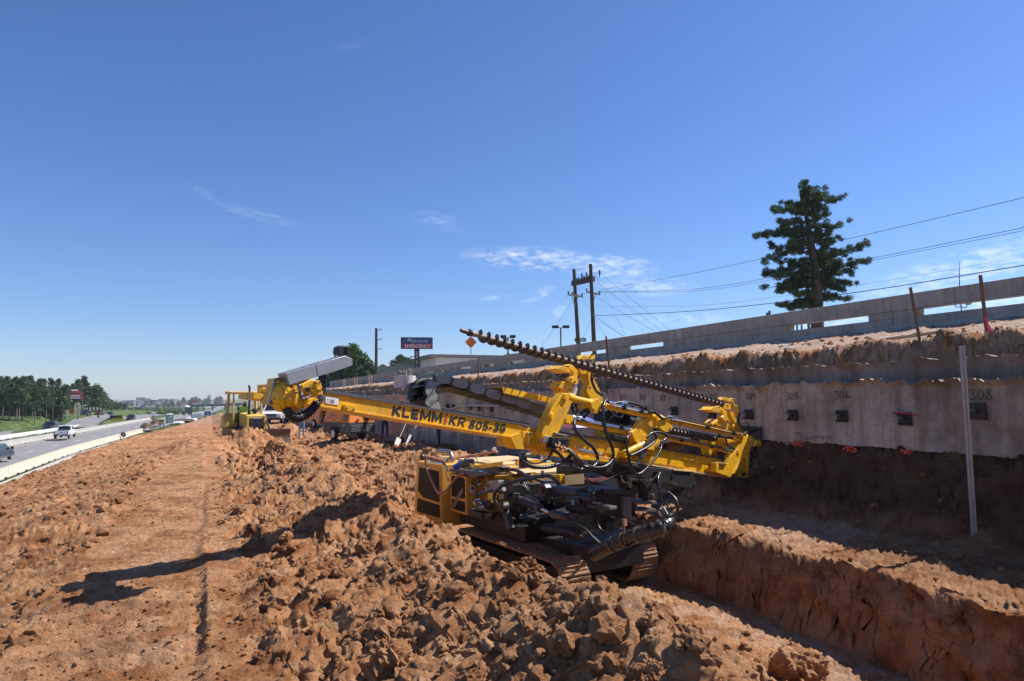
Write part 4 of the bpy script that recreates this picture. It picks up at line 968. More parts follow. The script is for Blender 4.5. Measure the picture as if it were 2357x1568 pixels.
def collar(k, p, q, w, r, m=YEL, parent=None): return part(MB().cyl(M(k, *p, w), M(k, *q, w), r * .74, n=18), 'collar', m, parent)
t1 = rod(3, (400, 542), (1160, 712), .12, .058); collar(3, (375, 535), (420, 546), .12, .082, parent=t1); collar(3, (1085, 696), (1165, 714), .12, .068, parent=t1)
t2 = rod(3, (1180, 722), (1990, 890), .12, .056); collar(3, (1180, 722), (1215, 730), .12, .078, parent=t2); collar(3, (1895, 870), (1960, 884), .12, .062, parent=t2)
t3 = rod(3, (320, 728), (990, 868), .04, .050); collar(3, (320, 728), (440, 752), .04, .07, parent=t3)
t4 = rod(3, (1210, 890), (1900, 1035), .04, .048); collar(3, (1800, 1015), (1905, 1036), .04, .068, parent=t4)
for k, p, q, w, par in ((3, (745, 588), (1140, 676), .17, t1), (3, (760, 606), (1140, 690), .18, t1), (3, (1290, 716), (1965, 866), .17, t2), (3, (1290, 730), (1965, 880), .18, t2), (3, (540, 740), (985, 828), .09, t3), (3, (545, 752), (985, 840), .10, t3), (3, (1270, 876), (1830, 995), .09, t4), (3, (1270, 888), (1830, 1006), .10, t4),
                         (3, (470, 1000), (720, 1040), .10, right_beam), (3, (480, 1012), (700, 1050), .11, right_beam)):
    rod(k, p, q, w, .012, 'hydraulic_line', CHR, par, 8)
for x, y, w, par in ((905, 630, .18, t1), (1060, 664, .18, t1), (1342, 736, .18, t2), (1656, 806, .18, t2), (1886, 858, .18, t2), (720, 782, .10, t3), (884, 808, .10, t3), (1424, 920, .10, t4), (1694, 976, .10, t4)):
    slab('line_clamp', BLK, 3, [(x - 9, y - 16), (x + 9, y - 12), (x + 9, y + 18), (x - 9, y + 14)], w + .03, .06, par, .003)
for x, y, w in ((760, 585, .2), (790, 590, .2), (895, 590, .14), (1130, 668, .2), (1150, 675, .2), (1300, 712, .2), (1340, 742, .2), (500, 730, .12), (540, 745, .12), (970, 845, .12), (1830, 1000, .12), (1960, 870, .2), (470, 735, .13), (1185, 980, .16), (1210, 960, .18)):
    part(MB().cyl(M(3, x - 14, y - 3, w), M(3, x + 16, y + 4, w), .022, n=6), 'hose_fitting', CHR, rig)
# middle arm and its cylinder
a2 = arm(3, [(1050, 745), (1150, 688), (1196, 700), (1214, 742), (1160, 815), (1085, 905), (1050, 960), (1012, 1068), (965, 1092), (905, 1085), (870, 1060), (880, 1030), (940, 1008), (985, 940), (960, 880), (1015, 800)], .15, .10, [(1170, 715, .05), (1020, 850, .05)])
slab('lever', YEL, 3, [(1190, 745), (1225, 728), (1322, 790), (1326, 815), (1290, 848), (1258, 848), (1210, 812)], .20, .05, a2); pin(3, 1292, 812, .18, .215, .026, a2)
slab('lever', YEL, 3, [(1196, 742), (1225, 728), (1312, 775), (1300, 790), (1210, 770)], .10, .05, a2)
slab('lever', YEL, 3, [(955, 850), (1000, 822), (1112, 918), (1100, 950), (1045, 975), (990, 930)], .21, .06, a2); pin(3, 1065, 940, .20, .225, .026, a2)
slab('link_bar', YEL, 3, [(1220, 870), (1262, 882), (1160, 1015), (1118, 1005)], .16, .05, a2)
cy = rod(3, (870, 1048), (1035, 968), .24, .056, 'lift_cylinder', YEL, a2); rod(3, (1030, 970), (1062, 948), .24, .03, 'piston_rod', CHR, a2)
slab('cylinder_bracket', YEL, 3, [(795, 990), (850, 1000), (862, 1060), (840, 1085), (790, 1075), (765, 1040)], .22, .10, a2); pin(3, 842, 1050, .22, .235, .022, a2)
part(MB().prism(Ml(3, [(1030, 1015), (1075, 985), (1100, 1000), (1080, 1060), (1045, 1080)], .27), -MN * .06), 'valve_block', GRY, a2, .006)
# right arm at the wall end
a3 = arm(15, [(1660, 815), (1740, 765), (1795, 760), (1838, 800), (1838, 850), (1745, 960), (1650, 1080), (1505, 1350), (1450, 1412), (1380, 1380), (1232, 1332), (1232, 1185), (1290, 1190), (1420, 1190), (1480, 1060), (1560, 965), (1600, 885)], .17, .10, [(1768, 812, .062)])
slab('arm_flange', YEL, 15, [(1838, 850), (1850, 860), (1660, 1095), (1520, 1360), (1500, 1350), (1645, 1085)], .19, .14, a3, .004)
pin(15, 1575, 1012, .165, .185, .06, a3)
slab('hinge_plate', YEL, 15, [(1235, 1180), (1278, 1184), (1270, 1330), (1230, 1322)], .19, .03, a3, .003)
slab('sticker', WHITE, 15, [(1372, 1068), (1414, 1074), (1410, 1148), (1368, 1142)], .02, .004, bevel=0)
slab('print', INK, 15, [(1380, 1078), (1406, 1082), (1405, 1092), (1379, 1088)], .0225, .002, bevel=0)
slab('dirt_lump', EARTHM, 15, [(1275, 1185), (1330, 1170), (1415, 1190), (1405, 1218), (1300, 1215)], .20, .12, a3, .02)
# wall-end guide, jack and foot
slab('guide_head', YEL, 15, [(1090, 800), (1240, 820), (1260, 980), (1230, 1080), (1130, 1060), (1110, 960)], -.16, .14, bevel=.01)
slab('guide_plate', YEL, 15, [(1380, 800), (1560, 840), (1560, 960), (1400, 960)], .0, .16, bevel=.008)
slab('guide_plate', YEL, 15, [(1440, 880), (1530, 850), (1530, 970), (1450, 960)], .09, .06, bevel=.006)
part(MB().cyl(M(15, 1690, 960, .02), M(15, 1670, 1330, .02), .075, n=16), 'jack_cylinder', YEL, rig)
slab('jack_block', YEL, 15, [(1570, 1160), (1660, 1100), (1710, 1120), (1700, 1320), (1590, 1300)], .08, .16, bevel=.012)
foot = slab('foot_plate', YEL, 15, [(1480, 1350), (1740, 1320), (1735, 1395), (1720, 1415), (1500, 1390)], .06, .40, bevel=.01)
for x in (1530, 1665): slab('foot_slot', BLK2, 15, [(x - 32, 1345), (x + 32, 1340), (x + 32, 1385), (x - 32, 1385)], .065, .02, foot, .004)
kb = part(MB().lathe(M(15, 1830, 870, .06), MU * .9 + MN * .3, [(0, .06), (.11, .06), (.12, .05)], 18), 'end_cap', YEL, rig)
for pts in ([(1720, 960), (1760, 1040), (1850, 1000), (1840, 930)], [(1700, 1080), (1780, 1130), (1770, 1240), (1680, 1300)], [(1740, 1000), (1830, 1090), (1850, 1020), (1810, 940)]):
    part(MB().tube(Ml(15, pts, .05), .018, 7), 'hose', BLK2, rig)
# --- grippers
def gripper(k, S1, S2, wn, wf):
    g = slab('rod_gripper', YEL, k, S1['post'], wn, .12, bevel=.012)
    for q in ('block', 'jaw'):
        if q in S1: slab('jaw', YEL, k, S1[q], wn + .03, .17, g, .010)
    slab('claw', YEL, k, S1['claw'], wn + .06, .07, g, .010)
    slab('claw_pad', YEL, k, S1['pad'], wn + .09, .20, g, .006)
    for (x, y) in S1['pins']: pin(k, x, y, wn + .05, wn + .075, .020, g, GRY, 'bolt')
    part(MB().cyl(M(k, *S1['cyl'][0], wn + .05), M(k, *S1['cyl'][1], wn + .05), .034, n=14), 'clamp_cylinder', mat('cream_paint', (.62, .58, .48), .4) if k == 2 else YEL, g)
    part(MB().cyl(M(k, *S1['cyl'][2], wn + .05), M(k, *S1['cyl'][0], wn + .05), .014, n=8), 'piston_rod', CHR, g)
    h = slab('rod_gripper', YEL, k, S2['post'], wf, .12, bevel=.012)
    slab('jaw', YEL, k, S2['jaw'], wf + .05, .18, h, .010)
    slab('claw', YEL, k, S2['claw'], wf + .03, .08, h, .010)
    part(MB().cyl(M(k, *S2['cyl'][0], wf + .07), M(k, *S2['cyl'][1], wf + .07), .038, n=14), 'clamp_cylinder', YEL, h)
    part(MB().cyl(M(k, *S2['cyl'][2], wf + .07), M(k, *S2['cyl'][0], wf + .07), .017, n=8), 'piston_rod', CHR, h)
    for (x, y) in S2['pins']: pin(k, x, y, wf + .035, wf + .06, .020, h, GRY, 'bolt')
gripper(2, dict(post=[(1390, 955), (1480, 955), (1530, 1000), (1520, 1050), (1440, 1060), (1375, 1010)], block=[(1400, 920), (1415, 870), (1490, 880), (1545, 925), (1530, 965), (1390, 965)], jaw=[(1340, 930), (1370, 925), (1405, 862), (1480, 880), (1460, 940), (1390, 950)],
                claw=[(1450, 665), (1500, 650), (1540, 660), (1605, 730), (1600, 830), (1618, 880), (1590, 905), (1545, 892), (1490, 850), (1500, 822), (1552, 792), (1548, 742), (1490, 700)], pad=[(1335, 708), (1400, 672), (1480, 690), (1512, 745), (1500, 762)],
                pins=[(1552, 874), (1466, 682), (1502, 842), (1434, 945)], cyl=[(1570, 945), (1535, 1050), (1585, 900)]),
           dict(post=[(1680, 745), (1760, 735), (1850, 910), (1925, 1085), (1925, 1180), (1850, 1240), (1800, 1205), (1792, 1120), (1745, 1060), (1714, 990), (1730, 930), (1750, 900), (1700, 800)], jaw=[(1605, 690), (1652, 628), (1740, 640), (1800, 655), (1800, 700), (1730, 770), (1650, 780)],
                claw=[(1610, 585), (1662, 535), (1742, 548), (1780, 520), (1825, 540), (1820, 578), (1770, 592), (1725, 617), (1690, 592), (1640, 605)], pins=[(1712, 598), (1775, 532), (1745, 945), (1705, 650)], cyl=[(1812, 650), (1826, 780), (1795, 580)]), .02, -.30)
gripper(15, dict(post=[(1185, 605), (1340, 600), (1352, 655), (1310, 690), (1200, 660)], block=[(1260, 560), (1310, 505), (1372, 520), (1382, 560), (1312, 605), (1255, 600)], jaw=[(1145, 560), (1190, 562), (1250, 500), (1312, 520), (1280, 590), (1190, 595)],
                 claw=[(1230, 302), (1290, 292), (1400, 372), (1412, 460), (1448, 512), (1430, 545), (1380, 530), (1308, 490), (1312, 460), (1346, 432), (1322, 362)], pad=[(1130, 352), (1200, 302), (1312, 340), (1292, 388), (1252, 396)],
                 pins=[(1400, 518), (1265, 318), (1318, 474), (1210, 580)], cyl=[(1400, 570), (1375, 670), (1412, 520)]),
            dict(post=[(1425, 360), (1500, 390), (1560, 520), (1650, 685), (1725, 765), (1655, 812), (1580, 690), (1510, 640), (1495, 600), (1530, 560), (1460, 440)], jaw=[(1345, 330), (1370, 252), (1500, 262), (1512, 320), (1440, 350), (1392, 345)],
                 claw=[(1335, 152), (1480, 176), (1530, 165), (1532, 212), (1470, 246), (1430, 232), (1382, 192), (1300, 230), (1288, 212)], pins=[(1440, 235), (1500, 165), (1520, 570), (1400, 280)], cyl=[(1535, 290), (1550, 440), (1510, 190)]), .02, -.22)
slab('tube_saddle', YEL, 3, [(590, 580), (660, 545), (700, 600), (690, 660), (640, 665), (600, 630)], .18, .14, bevel=.01)
slab('tube_saddle', YEL, 3, [(385, 690), (435, 700), (440, 760), (420, 780), (370, 765), (365, 720)], .13, .14, bevel=.01)
slab('tube_saddle', YEL, 15, [(1600, 800), (1700, 730), (1730, 780), (1670, 830), (1610, 850)], .17, .12, bevel=.01)

# --- hoses
def hose(k, pts, w, r=.026, wrap=True, name='hose', parent=None, m=None):
    p3 = [M(k, x, y, w if not isinstance(w, list) else w[i]) for i, (x, y) in enumerate(pts)]
    r *= .72
    return ribbed(name, p3, r, RIB, parent or rig, .045, .06) if wrap else part(MB().tube(p3, r, 8), name, m or BLK2, parent)
hose(3, [(730, 560), (705, 600), (700, 700), (715, 800), (745, 900), (785, 1000), (785, 1090), (730, 1150), (650, 1170), (560, 1150), (500, 1110), (440, 1050), (380, 1000)], [.16, .22, .26, .28, .3, .3, .3, .32, .34, .34, .32, .28, .22], .030)
hose(3, [(470, 720), (440, 760), (455, 830), (510, 900), (590, 970), (640, 1040), (650, 1100), (620, 1150), (560, 1160), (500, 1120), (450, 1060), (390, 1000)], [.12, .2, .24, .27, .3, .3, .3, .32, .34, .32, .28, .22], .028)
hose(3, [(345, 990), (400, 1020), (450, 1080), (500, 1140), (560, 1165)], [.22, .26, .30, .32, .36], .030)
hose(3, [(250, 1010), (300, 1040), (360, 1100), (420, 1150), (500, 1185), (520, 1150), (470, 1120)], .24, .026)
hose(3, [(-40, 1100), (40, 1150), (150, 1165), (260, 1150), (350, 1110), (410, 1060)], .22, .032)
hose(3, [(10, 1020), (-20, 1060), (0, 1120), (80, 1160)], .18, .026)
hose(3, [(240, 1000), (230, 1050), (170, 1110), (80, 1130), (0, 1090)], .2, .014, False)
hose(3, [(945, 865), (915, 900), (912, 980), (930, 1070), (950, 1160), (990, 1220), (1040, 1215), (1100, 1160), (1170, 1080), (1215, 1000), (1222, 930)], [.2, .26, .28, .28, .28, .28, .28, .28, .28, .26, .2], .024)
hose(3, [(1090, 900), (1130, 860), (1200, 850), (1255, 870), (1270, 900), (1240, 925), (1210, 970)], .26, .024)
hose(3, [(945, 1058), (1010, 1030), (1100, 980), (1160, 930), (1175, 890), (1160, 870)], .28, .022)
hose(3, [(780, 1090), (830, 1130), (900, 1155), (970, 1150), (1020, 1110), (1040, 1080)], .22, .026)
for dx in (0, 14, 28): hose(3, [(960 + dx, 1150), (1000 + dx, 1120), (1030 + dx, 1070), (1050 + dx, 1040)], .26, .011, False)
hose(3, [(425, 590), (420, 640), (450, 690), (500, 690), (560, 650), (530, 650), (480, 700)], .10, .018, False)
hose(3, [(440, 590), (470, 640), (450, 680), (430, 640), (470, 600)], .06, .014, False)
hose(3, [(510, 730), (545, 700), (570, 670), (555, 650), (520, 660), (500, 700)], .1, .026)
hose(2, [(1840, 670), (1780, 760), (1775, 860), (1830, 990), (1900, 1040), (1960, 1030), (1965, 980), (1900, 935)], -.12, .016, False)
hose(2, [(1860, 770), (1800, 800), (1790, 870), (1840, 980), (1910, 1020), (1940, 990), (1880, 960)], -.1, .014, False)
hose(15, [(1580, 300), (1590, 400), (1570, 520), (1600, 600), (1660, 650), (1730, 660), (1745, 590), (1690, 545), (1620, 560)], .0, .016, False)
hose(15, [(1610, 400), (1590, 520), (1620, 610), (1690, 660), (1740, 640), (1720, 600)], .02, .014, False)
hose(15, [(1650, 740), (1720, 700), (1850, 660), (1830, 690), (1740, 720)], .10, .022, False)
hose(15, [(1290, 930), (1390, 990), (1530, 1000), (1500, 950), (1350, 880)], .14, .018, False)
hose(15, [(1390, 780), (1400, 860), (1440, 930), (1520, 980)], .05, .020, False)
hose(15, [(180, 380), (250, 380), (330, 440), (400, 490), (490, 470)], .22, .026, False)
hose(3, [(735, 575), (790, 590), (900, 580), (1000, 600), (1070, 630)], -.1, .026)
# hydraulic motor and hoses on the carriage behind the tubes (dark)
car = slab('feed_carriage', BLK, 3, [(730, 660), (850, 640), (960, 690), (1030, 720), (1030, 800), (960, 790), (850, 780), (720, 740)], -.26, .22, bevel=.02)
part(MB().cyl(M(3, 910, 740, -.2), M(3, 1030, 770, -.2), .075, n=16), 'drive_motor', BLK2, car)
for pts in ([(720, 620), (800, 700), (860, 720), (890, 650)], [(740, 760), (800, 690), (860, 640), (900, 600)], [(840, 790), (900, 780), (920, 700), (880, 640)], [(960, 610), (970, 680), (1010, 740), (1040, 790)], [(990, 640), (1000, 700), (1030, 790)]):
    part(MB().tube(Ml(3, pts, -.20), .015, 7), 'hose', BLK2, car)
slab('carriage_bracket', mat('olive_paint', (.30, .25, .04), .5, dirt=.2), 3, [(690, 830), (790, 850), (880, 850), (870, 920), (700, 890)], -.24, .16, bevel=.01)
slab('carriage_shoe', BLK, 3, [(800, 870), (960, 900), (950, 960), (800, 930)], -.05, .16, bevel=.01)
# black valve block below the left arm
vb = slab('valve_bank', BLK, 3, [(240, 890), (400, 905), (395, 960), (370, 1010), (215, 985)], .22, .14, bevel=.008)
for i in range(7): slab('valve_section', BLK2, 3, [(250 + i * 19, 905 + i * 2), (263 + i * 19, 906 + i * 2), (258 + i * 19, 975 + i * 2), (245 + i * 19, 973 + i * 2)], .245, .06, vb, .003)
slab('valve_cover', ALU, 3, [(270, 850), (410, 880), (420, 890), (390, 893), (275, 868)], .20, .22, vb, .003)
for x, y in ((270, 950), (295, 955), (320, 968), (345, 970), (285, 985), (330, 995), (360, 985), (300, 935)): part(MB().cyl(M(3, x, y, .24), M(3, x + 10, y + 14, .30), .016, n=6), 'hose_fitting', CHR, vb)

# --- boom head: black cradle carrying the mast
RB = -.04
crd = slab('cradle_beam', BLK, 3, [(640, 1128), (980, 1150), (1340, 1185), (1345, 1178), (1505, 1200), (1520, 1250), (1535, 1320), (1510, 1362), (1450, 1350), (1000, 1252), (940, 1275), (800, 1220), (640, 1200)], RB + .12, .40, bevel=.012)
pin(3, 1312, 1240, RB + .11, RB + .14, .03, crd, BLK); pin(3, 1508, 1322, RB + .11, RB + .14, .035, crd, BLK)
slab('cradle_pad', TAN, 3, [(1330, 1180), (1500, 1195), (1500, 1206), (1330, 1192)], RB + .14, .30, crd, .004)
sg = part(MB().lathe(M(3, 1130, 1285, RB + .12), MN, [(0, .036), (.004, .036)], 18), 'warning_sticker', WHITE, crd)
part(MB().lathe(M(3, 1130, 1285, RB + .125), MN, [(0, .036), (.003, .036), (.0031, .029), (0.001, .029)], 18), 'print', LAMPR, crd)
slab('print', INK, 3, [(1122, 1275), (1138, 1272), (1140, 1295), (1124, 1298)], RB + .1275, .002, crd, 0)
gs = slab('boom_gusset', BLK, 3, [(900, 1262), (1090, 1275), (1230, 1300), (1190, 1370), (1170, 1440), (1140, 1465), (1105, 1440), (1090, 1340), (1040, 1290), (960, 1290), (965, 1350), (930, 1350)], RB + .16, .16, bevel=.01)
pin(3, 1135, 1425, RB + .15, RB + .19, .05, gs, DGRY)
rod(3, (1350, 1425), (1430, 1345), RB - .05, .040, 'piston_rod', CHR, gs)
rod(3, (1165, 1510), (1350, 1400), RB - .05, .090, 'boom_cylinder', DGRY, gs)
# lever clamps on the cradle
hb = slab('hose_block', DGRY, 3, [(1195, 1205), (1222, 1208), (1225, 1258), (1198, 1255)], RB + .18, .08, crd, .003)
for i in range(5): slab('hose_block', DGRY, 3, [(1192, 1208 + i * 10), (1226, 1212 + i * 10), (1226, 1217 + i * 10), (1192, 1213 + i * 10)], RB + .19, .1, crd, .001)
hose(3, [(1210, 1215), (1190, 1260), (1195, 1330), (1215, 1420), (1225, 1500), (1200, 1560)], [.16, .22, .26, .3, .32, .34], .028)
hose(3, [(1080, 1290), (1160, 1330), (1240, 1370), (1330, 1440), (1365, 1510), (1340, 1580)], .3, .012, False)
hose(3, [(1090, 1310), (1200, 1370), (1290, 1400), (1345, 1460), (1360, 1540), (1310, 1590)], .32, .010, False)
hose(3, [(520, 1190), (560, 1270), (640, 1295), (740, 1270), (820, 1230), (880, 1200), (960, 1205), (1060, 1275), (1140, 1275), (1190, 1220)], .2, .011, False)
hose(3, [(860, 1230), (880, 1290), (930, 1310)], .2, .011, False, m=CHR)
# --- undercarriage and body, in planes parallel to the rig's own axis
RA = R(-8); RF = V(-math.sin(RA), -math.cos(RA), 0); RS = V(math.cos(RA), -math.sin(RA), 0)      # RF forward (towards the viewer), RS to the far side
_t = P((1200, 1250), 9.8); ZT = -.2
def B(k, x, y, s=0.0): return on_plane(C(k, x, y), _t + RS * s, RS)
def Bl(k, pts, s=0.0): return [B(k, x, y, s) for x, y in pts]
def bslab(name, m, k, pts, s, depth, parent=None, bevel=.008): return part(MB().prism(Bl(k, pts, s), RS * depth), name, m, parent, bevel)
def Fp(k, x, y, f): return on_plane(C(k, x, y), _t + RF * f, RF)            # plane across the rig
def fslab(name, m, k, pts, f, depth, parent=None, bevel=.008): return part(MB().prism([Fp(k, x, y, f) for x, y in pts], -RF * depth), name, m, parent, bevel)
def loc(f, s, z): q = _t + RF * f + RS * s; return V(q.x, q.y, z)
# crawlers
def crawler(s0, f0, f1, top, w):
    t = bslab  # noqa
    root = part(MB().para(loc(f0 + .35, s0 - w * .32, ZT + .16), RF * (f1 - f0 - .7), RS * w * .64, V(0, 0, top - ZT - .30)), 'track_frame', BLK, rig, .01)
    hgt = top - ZT; rad = hgt / 2 - .02; cz = ZT + hgt / 2
    path = []; n = 60; straight = (f1 - f0) - 2 * rad; per = 2 * straight + 2 * math.pi * rad; nsh = int(per / .155)
    for i in range(nsh):
        d = per * i / nsh
        if d < straight: f, z, a = f0 + rad + d, cz + rad, 0.
        elif d < straight + math.pi * rad:
            a = (d - straight) / rad; f, z = f1 - rad + rad * math.sin(a), cz + rad * math.cos(a)
        elif d < 2 * straight + math.pi * rad: f, z, a = f1 - rad - (d - straight - math.pi * rad), cz - rad, math.pi
        else:
            a = (d - 2 * straight - math.pi * rad) / rad + math.pi; f, z = f0 + rad + rad * math.sin(a), cz + rad * math.cos(a)
        tan = RF * math.cos(a) - V(0, 0, math.sin(a)); nrm = RF * math.sin(a) + V(0, 0, math.cos(a)); c = loc(f, s0, z)
        b = MB(); b.para(c - tan * .070 - RS * w / 2 - nrm * .025, tan * .140, RS * w, nrm * .024)
        for q in (-.066, -.012, .045): b.para(c + tan * q - RS * (w / 2 - .004), tan * .014, RS * (w - .008), nrm * (.024 if q < -.05 else .015))
        part(b, 'track_shoe', MUD, root, 0)
    for f in (f0 + rad, f1 - rad): part(MB().lathe(loc(f, s0 - w * .3, cz), RS, [(0, rad * .75), (w * .6, rad * .75)], 20), 'sprocket', BLK, root)
    for i in range(5):
        f = f0 + rad + straight * (i + .5) / 5; part(MB().lathe(loc(f, s0 - w * .28, ZT + .14), RS, [(0, .10), (w * .56, .10)], 12), 'roller', BLK, root)
    return root
TTOP = _t.z
c_near = crawler(0.0, -1.7, 1.30, TTOP, .46); c_far = crawler(1.60, -1.9, .85, TTOP + .04, .46)
part(MB().para(loc(-1.3, .22, ZT + .3), RF * 2.2, RS * 1.3, V(0, 0, .42)), 'chassis', BLK, rig, .02)
part(MB().para(loc(-1.9, .0, TTOP + .02), RF * 2.0, RS * 1.75, V(0, 0, .20)), 'deck', BLK, rig, .015)
# engine housing: dusty hood behind the cabinets
body = part(MB().prism([B(8, 560, 390, .25), B(8, 1560, 215, 1.7), B(8, 2250, 470, 1.7), B(8, 1500, 500, .25)], V(0, 0, -.02)), 'hood', TAN, rig) if False else None
zt = B(8, 500, 380, -.10).z
def hb_(f0, f1, s0, s1, z0, z1, name, m, bevel=.015): return part(MB().para(loc(f0, s0, z0), RF * (f1 - f0), RS * (s1 - s0), V(0, 0, z1 - z0)), name, m, rig, bevel)
fz = lambda k, x, y, s: (B(k, x, y, s) - _t).dot(RF)
fA0, fA1 = fz(8, 110, 330, -.22), fz(8, 500, 400, -.22)
fB0, fB1 = fz(8, 625, 520, -.12), fz(8, 880, 570, -.12)
hood = hb_(fA0 + .05, fB1 + .1, .22, 1.72, zt - .75, zt - .02, 'engine_housing', YEL2)
hood_t = hb_(fA0 + .03, fB1 - .2, .60, 1.72, zt - .018, zt + .005, 'hood_lid', TAN, .008)
hb_(fB1 - .2, fB1 + .75, .75, 1.70, zt - .30, zt - .055, 'hood_step', TAN, .01)
hb_(fB1 + .1, fB1 + .72, .62, 1.68, zt - .62, zt - .31, 'engine_housing', YEL2)
part(MB().prism([loc(fB1 - .2, .95, zt + .045), loc(fB1 - .2, .95, zt + .0), loc(fB1 - .2, 1.6, zt + .0), loc(fB1 - .2, 1.6, zt + .045)], -RF * .02), 'hood_strip', YEL, rig)
part(MB().lathe(loc((fA0 + fB1) / 2 + .2, 1.25, zt + .006), (0, 0, 1), [(0, .09), (.006, .09)], 20), 'hood_cap', BLK, hood_t)
# rear cabinet with dark screens
cab = bslab('rear_cabinet', YEL2, 8, [(108, 330), (500, 395), (512, 1365), (60, 1220), (75, 1000)], -.22, .50, bevel=.015)
bslab('cabinet_door', YEL2, 8, [(130, 385), (478, 450), (488, 1250), (85, 1110), (100, 900)], -.235, .02, cab, .006)
bslab('screen', MESHW, 8, [(142, 430), (152, 425), (445, 490), (456, 505), (462, 975), (452, 982), (205, 900), (122, 800)], -.239, .01, cab, .003)
bslab('screen', MESHW, 8, [(118, 912), (455, 1020), (465, 1035), (468, 1225), (105, 1120)], -.239, .01, cab, .003)
for x, y in ((136, 412), (460, 478)): part(MB().lathe(B(8, x, y, -.236), -RS, [(0, .012), (.006, .012)], 8), 'bolt', GRY, cab)
part(MB().prism(Bl(8, [(305, 300), (330, 262), (460, 290), (460, 345), (312, 330)], -.05), RS * .32), 'air_intake', YEL2, cab, .01)
bslab('intake_screen', MESHW, 8, [(312, 272), (452, 292), (455, 335), (305, 312)], -.055, .01, cab, .002)
part(MB().tube(Bl(8, [(270, 340), (380, 355), (520, 380)], -.24), .018, 10), 'steel_pipe', CHR, cab)
# exhaust
part(MB().tube(Bl(8, [(660, 350), (655, 270), (625, 205), (560, 180), (490, 178), (425, 185)], .12), .040, 16), 'exhaust_pipe', mat('polished_steel', (.34, .30, .25), .38, .85, var=.2, scale=5, dirt=.2), rig)
def work_light(k, x, y, s, d, r=.045):
    c = B(k, x, y, s); o = part(MB().lathe(c - V(d) * .05, d, [(0, r * .5), (.02, r), (.06, r)], 16), 'work_light', BLK2, rig)
    part(MB().lathe(c - V(d) * .05, d, [(.0605, r * .9), (.066, r * .85)], 16), 'lens', LAMPW, o); return o
work_light(8, 548, 312, -.22, (RF * .5 - RS * .8)); work_light(8, 1320, 145, 1.0, (RF * .8 - RS * .5)); work_light(8, 190, 270, -.1, (-RF))
part(MB().bar(B(8, 545, 345, -.22), B(8, 540, 400, -.22), .02, .02), 'lamp_bracket', BLK2, rig)
part(MB().tube(Bl(8, [(540, 380), (565, 400), (580, 440), (600, 490)], -.25), .012, 8), 'grease_gun', BLK2, rig)
part(MB().tube(Bl(8, [(535, 400), (560, 470), (575, 560), (600, 640), (610, 600)], -.25), .006, 6), 'cable', BLK2, rig)
fslab('cabinet_side', YEL, 8, [(512, 450), (590, 440), (600, 500), (560, 620), (520, 690), (508, 640)], fA1 + .012, .02, cab, .003) if False else None
# front cabinet
cab2 = bslab('front_cabinet', YEL2, 8, [(622, 520), (878, 572), (886, 1186), (640, 1105)], -.12, .46, bevel=.015)
bslab('screen', MESHW, 8, [(648, 575), (665, 562), (842, 602), (855, 625), (860, 915), (848, 928), (662, 885), (650, 870)], -.126, .01, cab2, .004)
bslab('screen', MESHW, 8, [(652, 935), (668, 920), (848, 972), (860, 985), (862, 1120), (845, 1136), (668, 1082), (655, 1065)], -.126, .01, cab2, .004)
bslab('torn_sticker', GRY, 8, [(832, 745), (828, 800), (700, 1070), (670, 1075), (668, 1000), (760, 830)], -.1275, .003, cab2, 0)
bslab('deck_lid', DGRY, 8, [(610, 465), (1010, 590), (1030, 575), (1290, 535), (1290, 520), (640, 455)], -.14, .02, bevel=.004)
hb_(fB0 - .02, fB1 + .42, -.12, .5, B(8, 625, 500, -.12).z + .005, B(8, 625, 500, -.12).z + .03, 'deck_lid', DGRY, .006)
fslab('fuel_sticker', WHITE, 8, [(948, 715), (1008, 715), (1012, 815), (950, 825)], fB1 + .02, .01, cab2, 0)
fslab('print', INK, 8, [(962, 735), (990, 733), (990, 785), (962, 788)], fB1 + .024, .004, cab2, 0)
# reservoir and yellow visor over the valve station
part(MB().lathe(B(8, 805, 385, -.02), (B(8, 1050, 330, -.02) - B(8, 805, 385, -.02)).normalized(), [(0, .01), (.012, .05), (.04, .062), (.37, .062), (.39, .05), (.40, .01)], 20), 'air_reservoir', DGRY, rig)
for x, y in ((870, 285), (985, 300)): part(MB().cyl(B(8, x, y, -.02), B(8, x, y + 40, -.02), .022, n=10), 'reservoir_cap', DGRY, rig)
part(MB().tube(Bl(8, [(910, 310), (920, 260), (980, 250), (1040, 290), (1060, 340)], -.03), .008, 6), 'cable', BLK2, rig)
part(MB().prism(Bl(8, [(925, 395), (935, 368), (1060, 400), (1078, 450), (1445, 405), (1440, 340), (1300, 320), (935, 365)], -.10)[3:4] + Bl(8, [(1445, 405), (1440, 340), (1060, 402)], -.10), RS * .02), 'visor', YEL, rig)
bslab('visor', YEL, 8, [(1060, 402), (1440, 342), (1446, 406), (1078, 452)], -.14, .012, None, .003); bslab('visor', YEL, 8, [(925, 392), (935, 370), (1062, 402), (1076, 450)], -.135, .012, None, .003)
vz0 = B(8, 1060, 400, -.12); vz1 = B(8, 1440, 345, -.12)
part(MB().prism([vz0, vz1, vz1 + RS * .26 + V(0, 0, .02), vz0 + RS * .26 + V(0, 0, .02)], V(0, 0, .008)), 'visor', YEL, rig)
def loose(name, m, k, pts, s, r, parent=None): return part(MB().tube(Bl(k, pts, s), r * .8, 8), name, m, parent or rig)
vs = bslab('valve_station', GRY, 8, [(1000, 440), (1320, 420), (1400, 430), (1390, 510), (1260, 530), (1010, 520)], .0, .2, bevel=.01)
for i in range(6): loose('hose_fitting', CHR, 8, [(860 + i * 24, 525 - i * 6), (882 + i * 24, 518 - i * 6)], -.10, .022 if i % 2 else .016, vs)
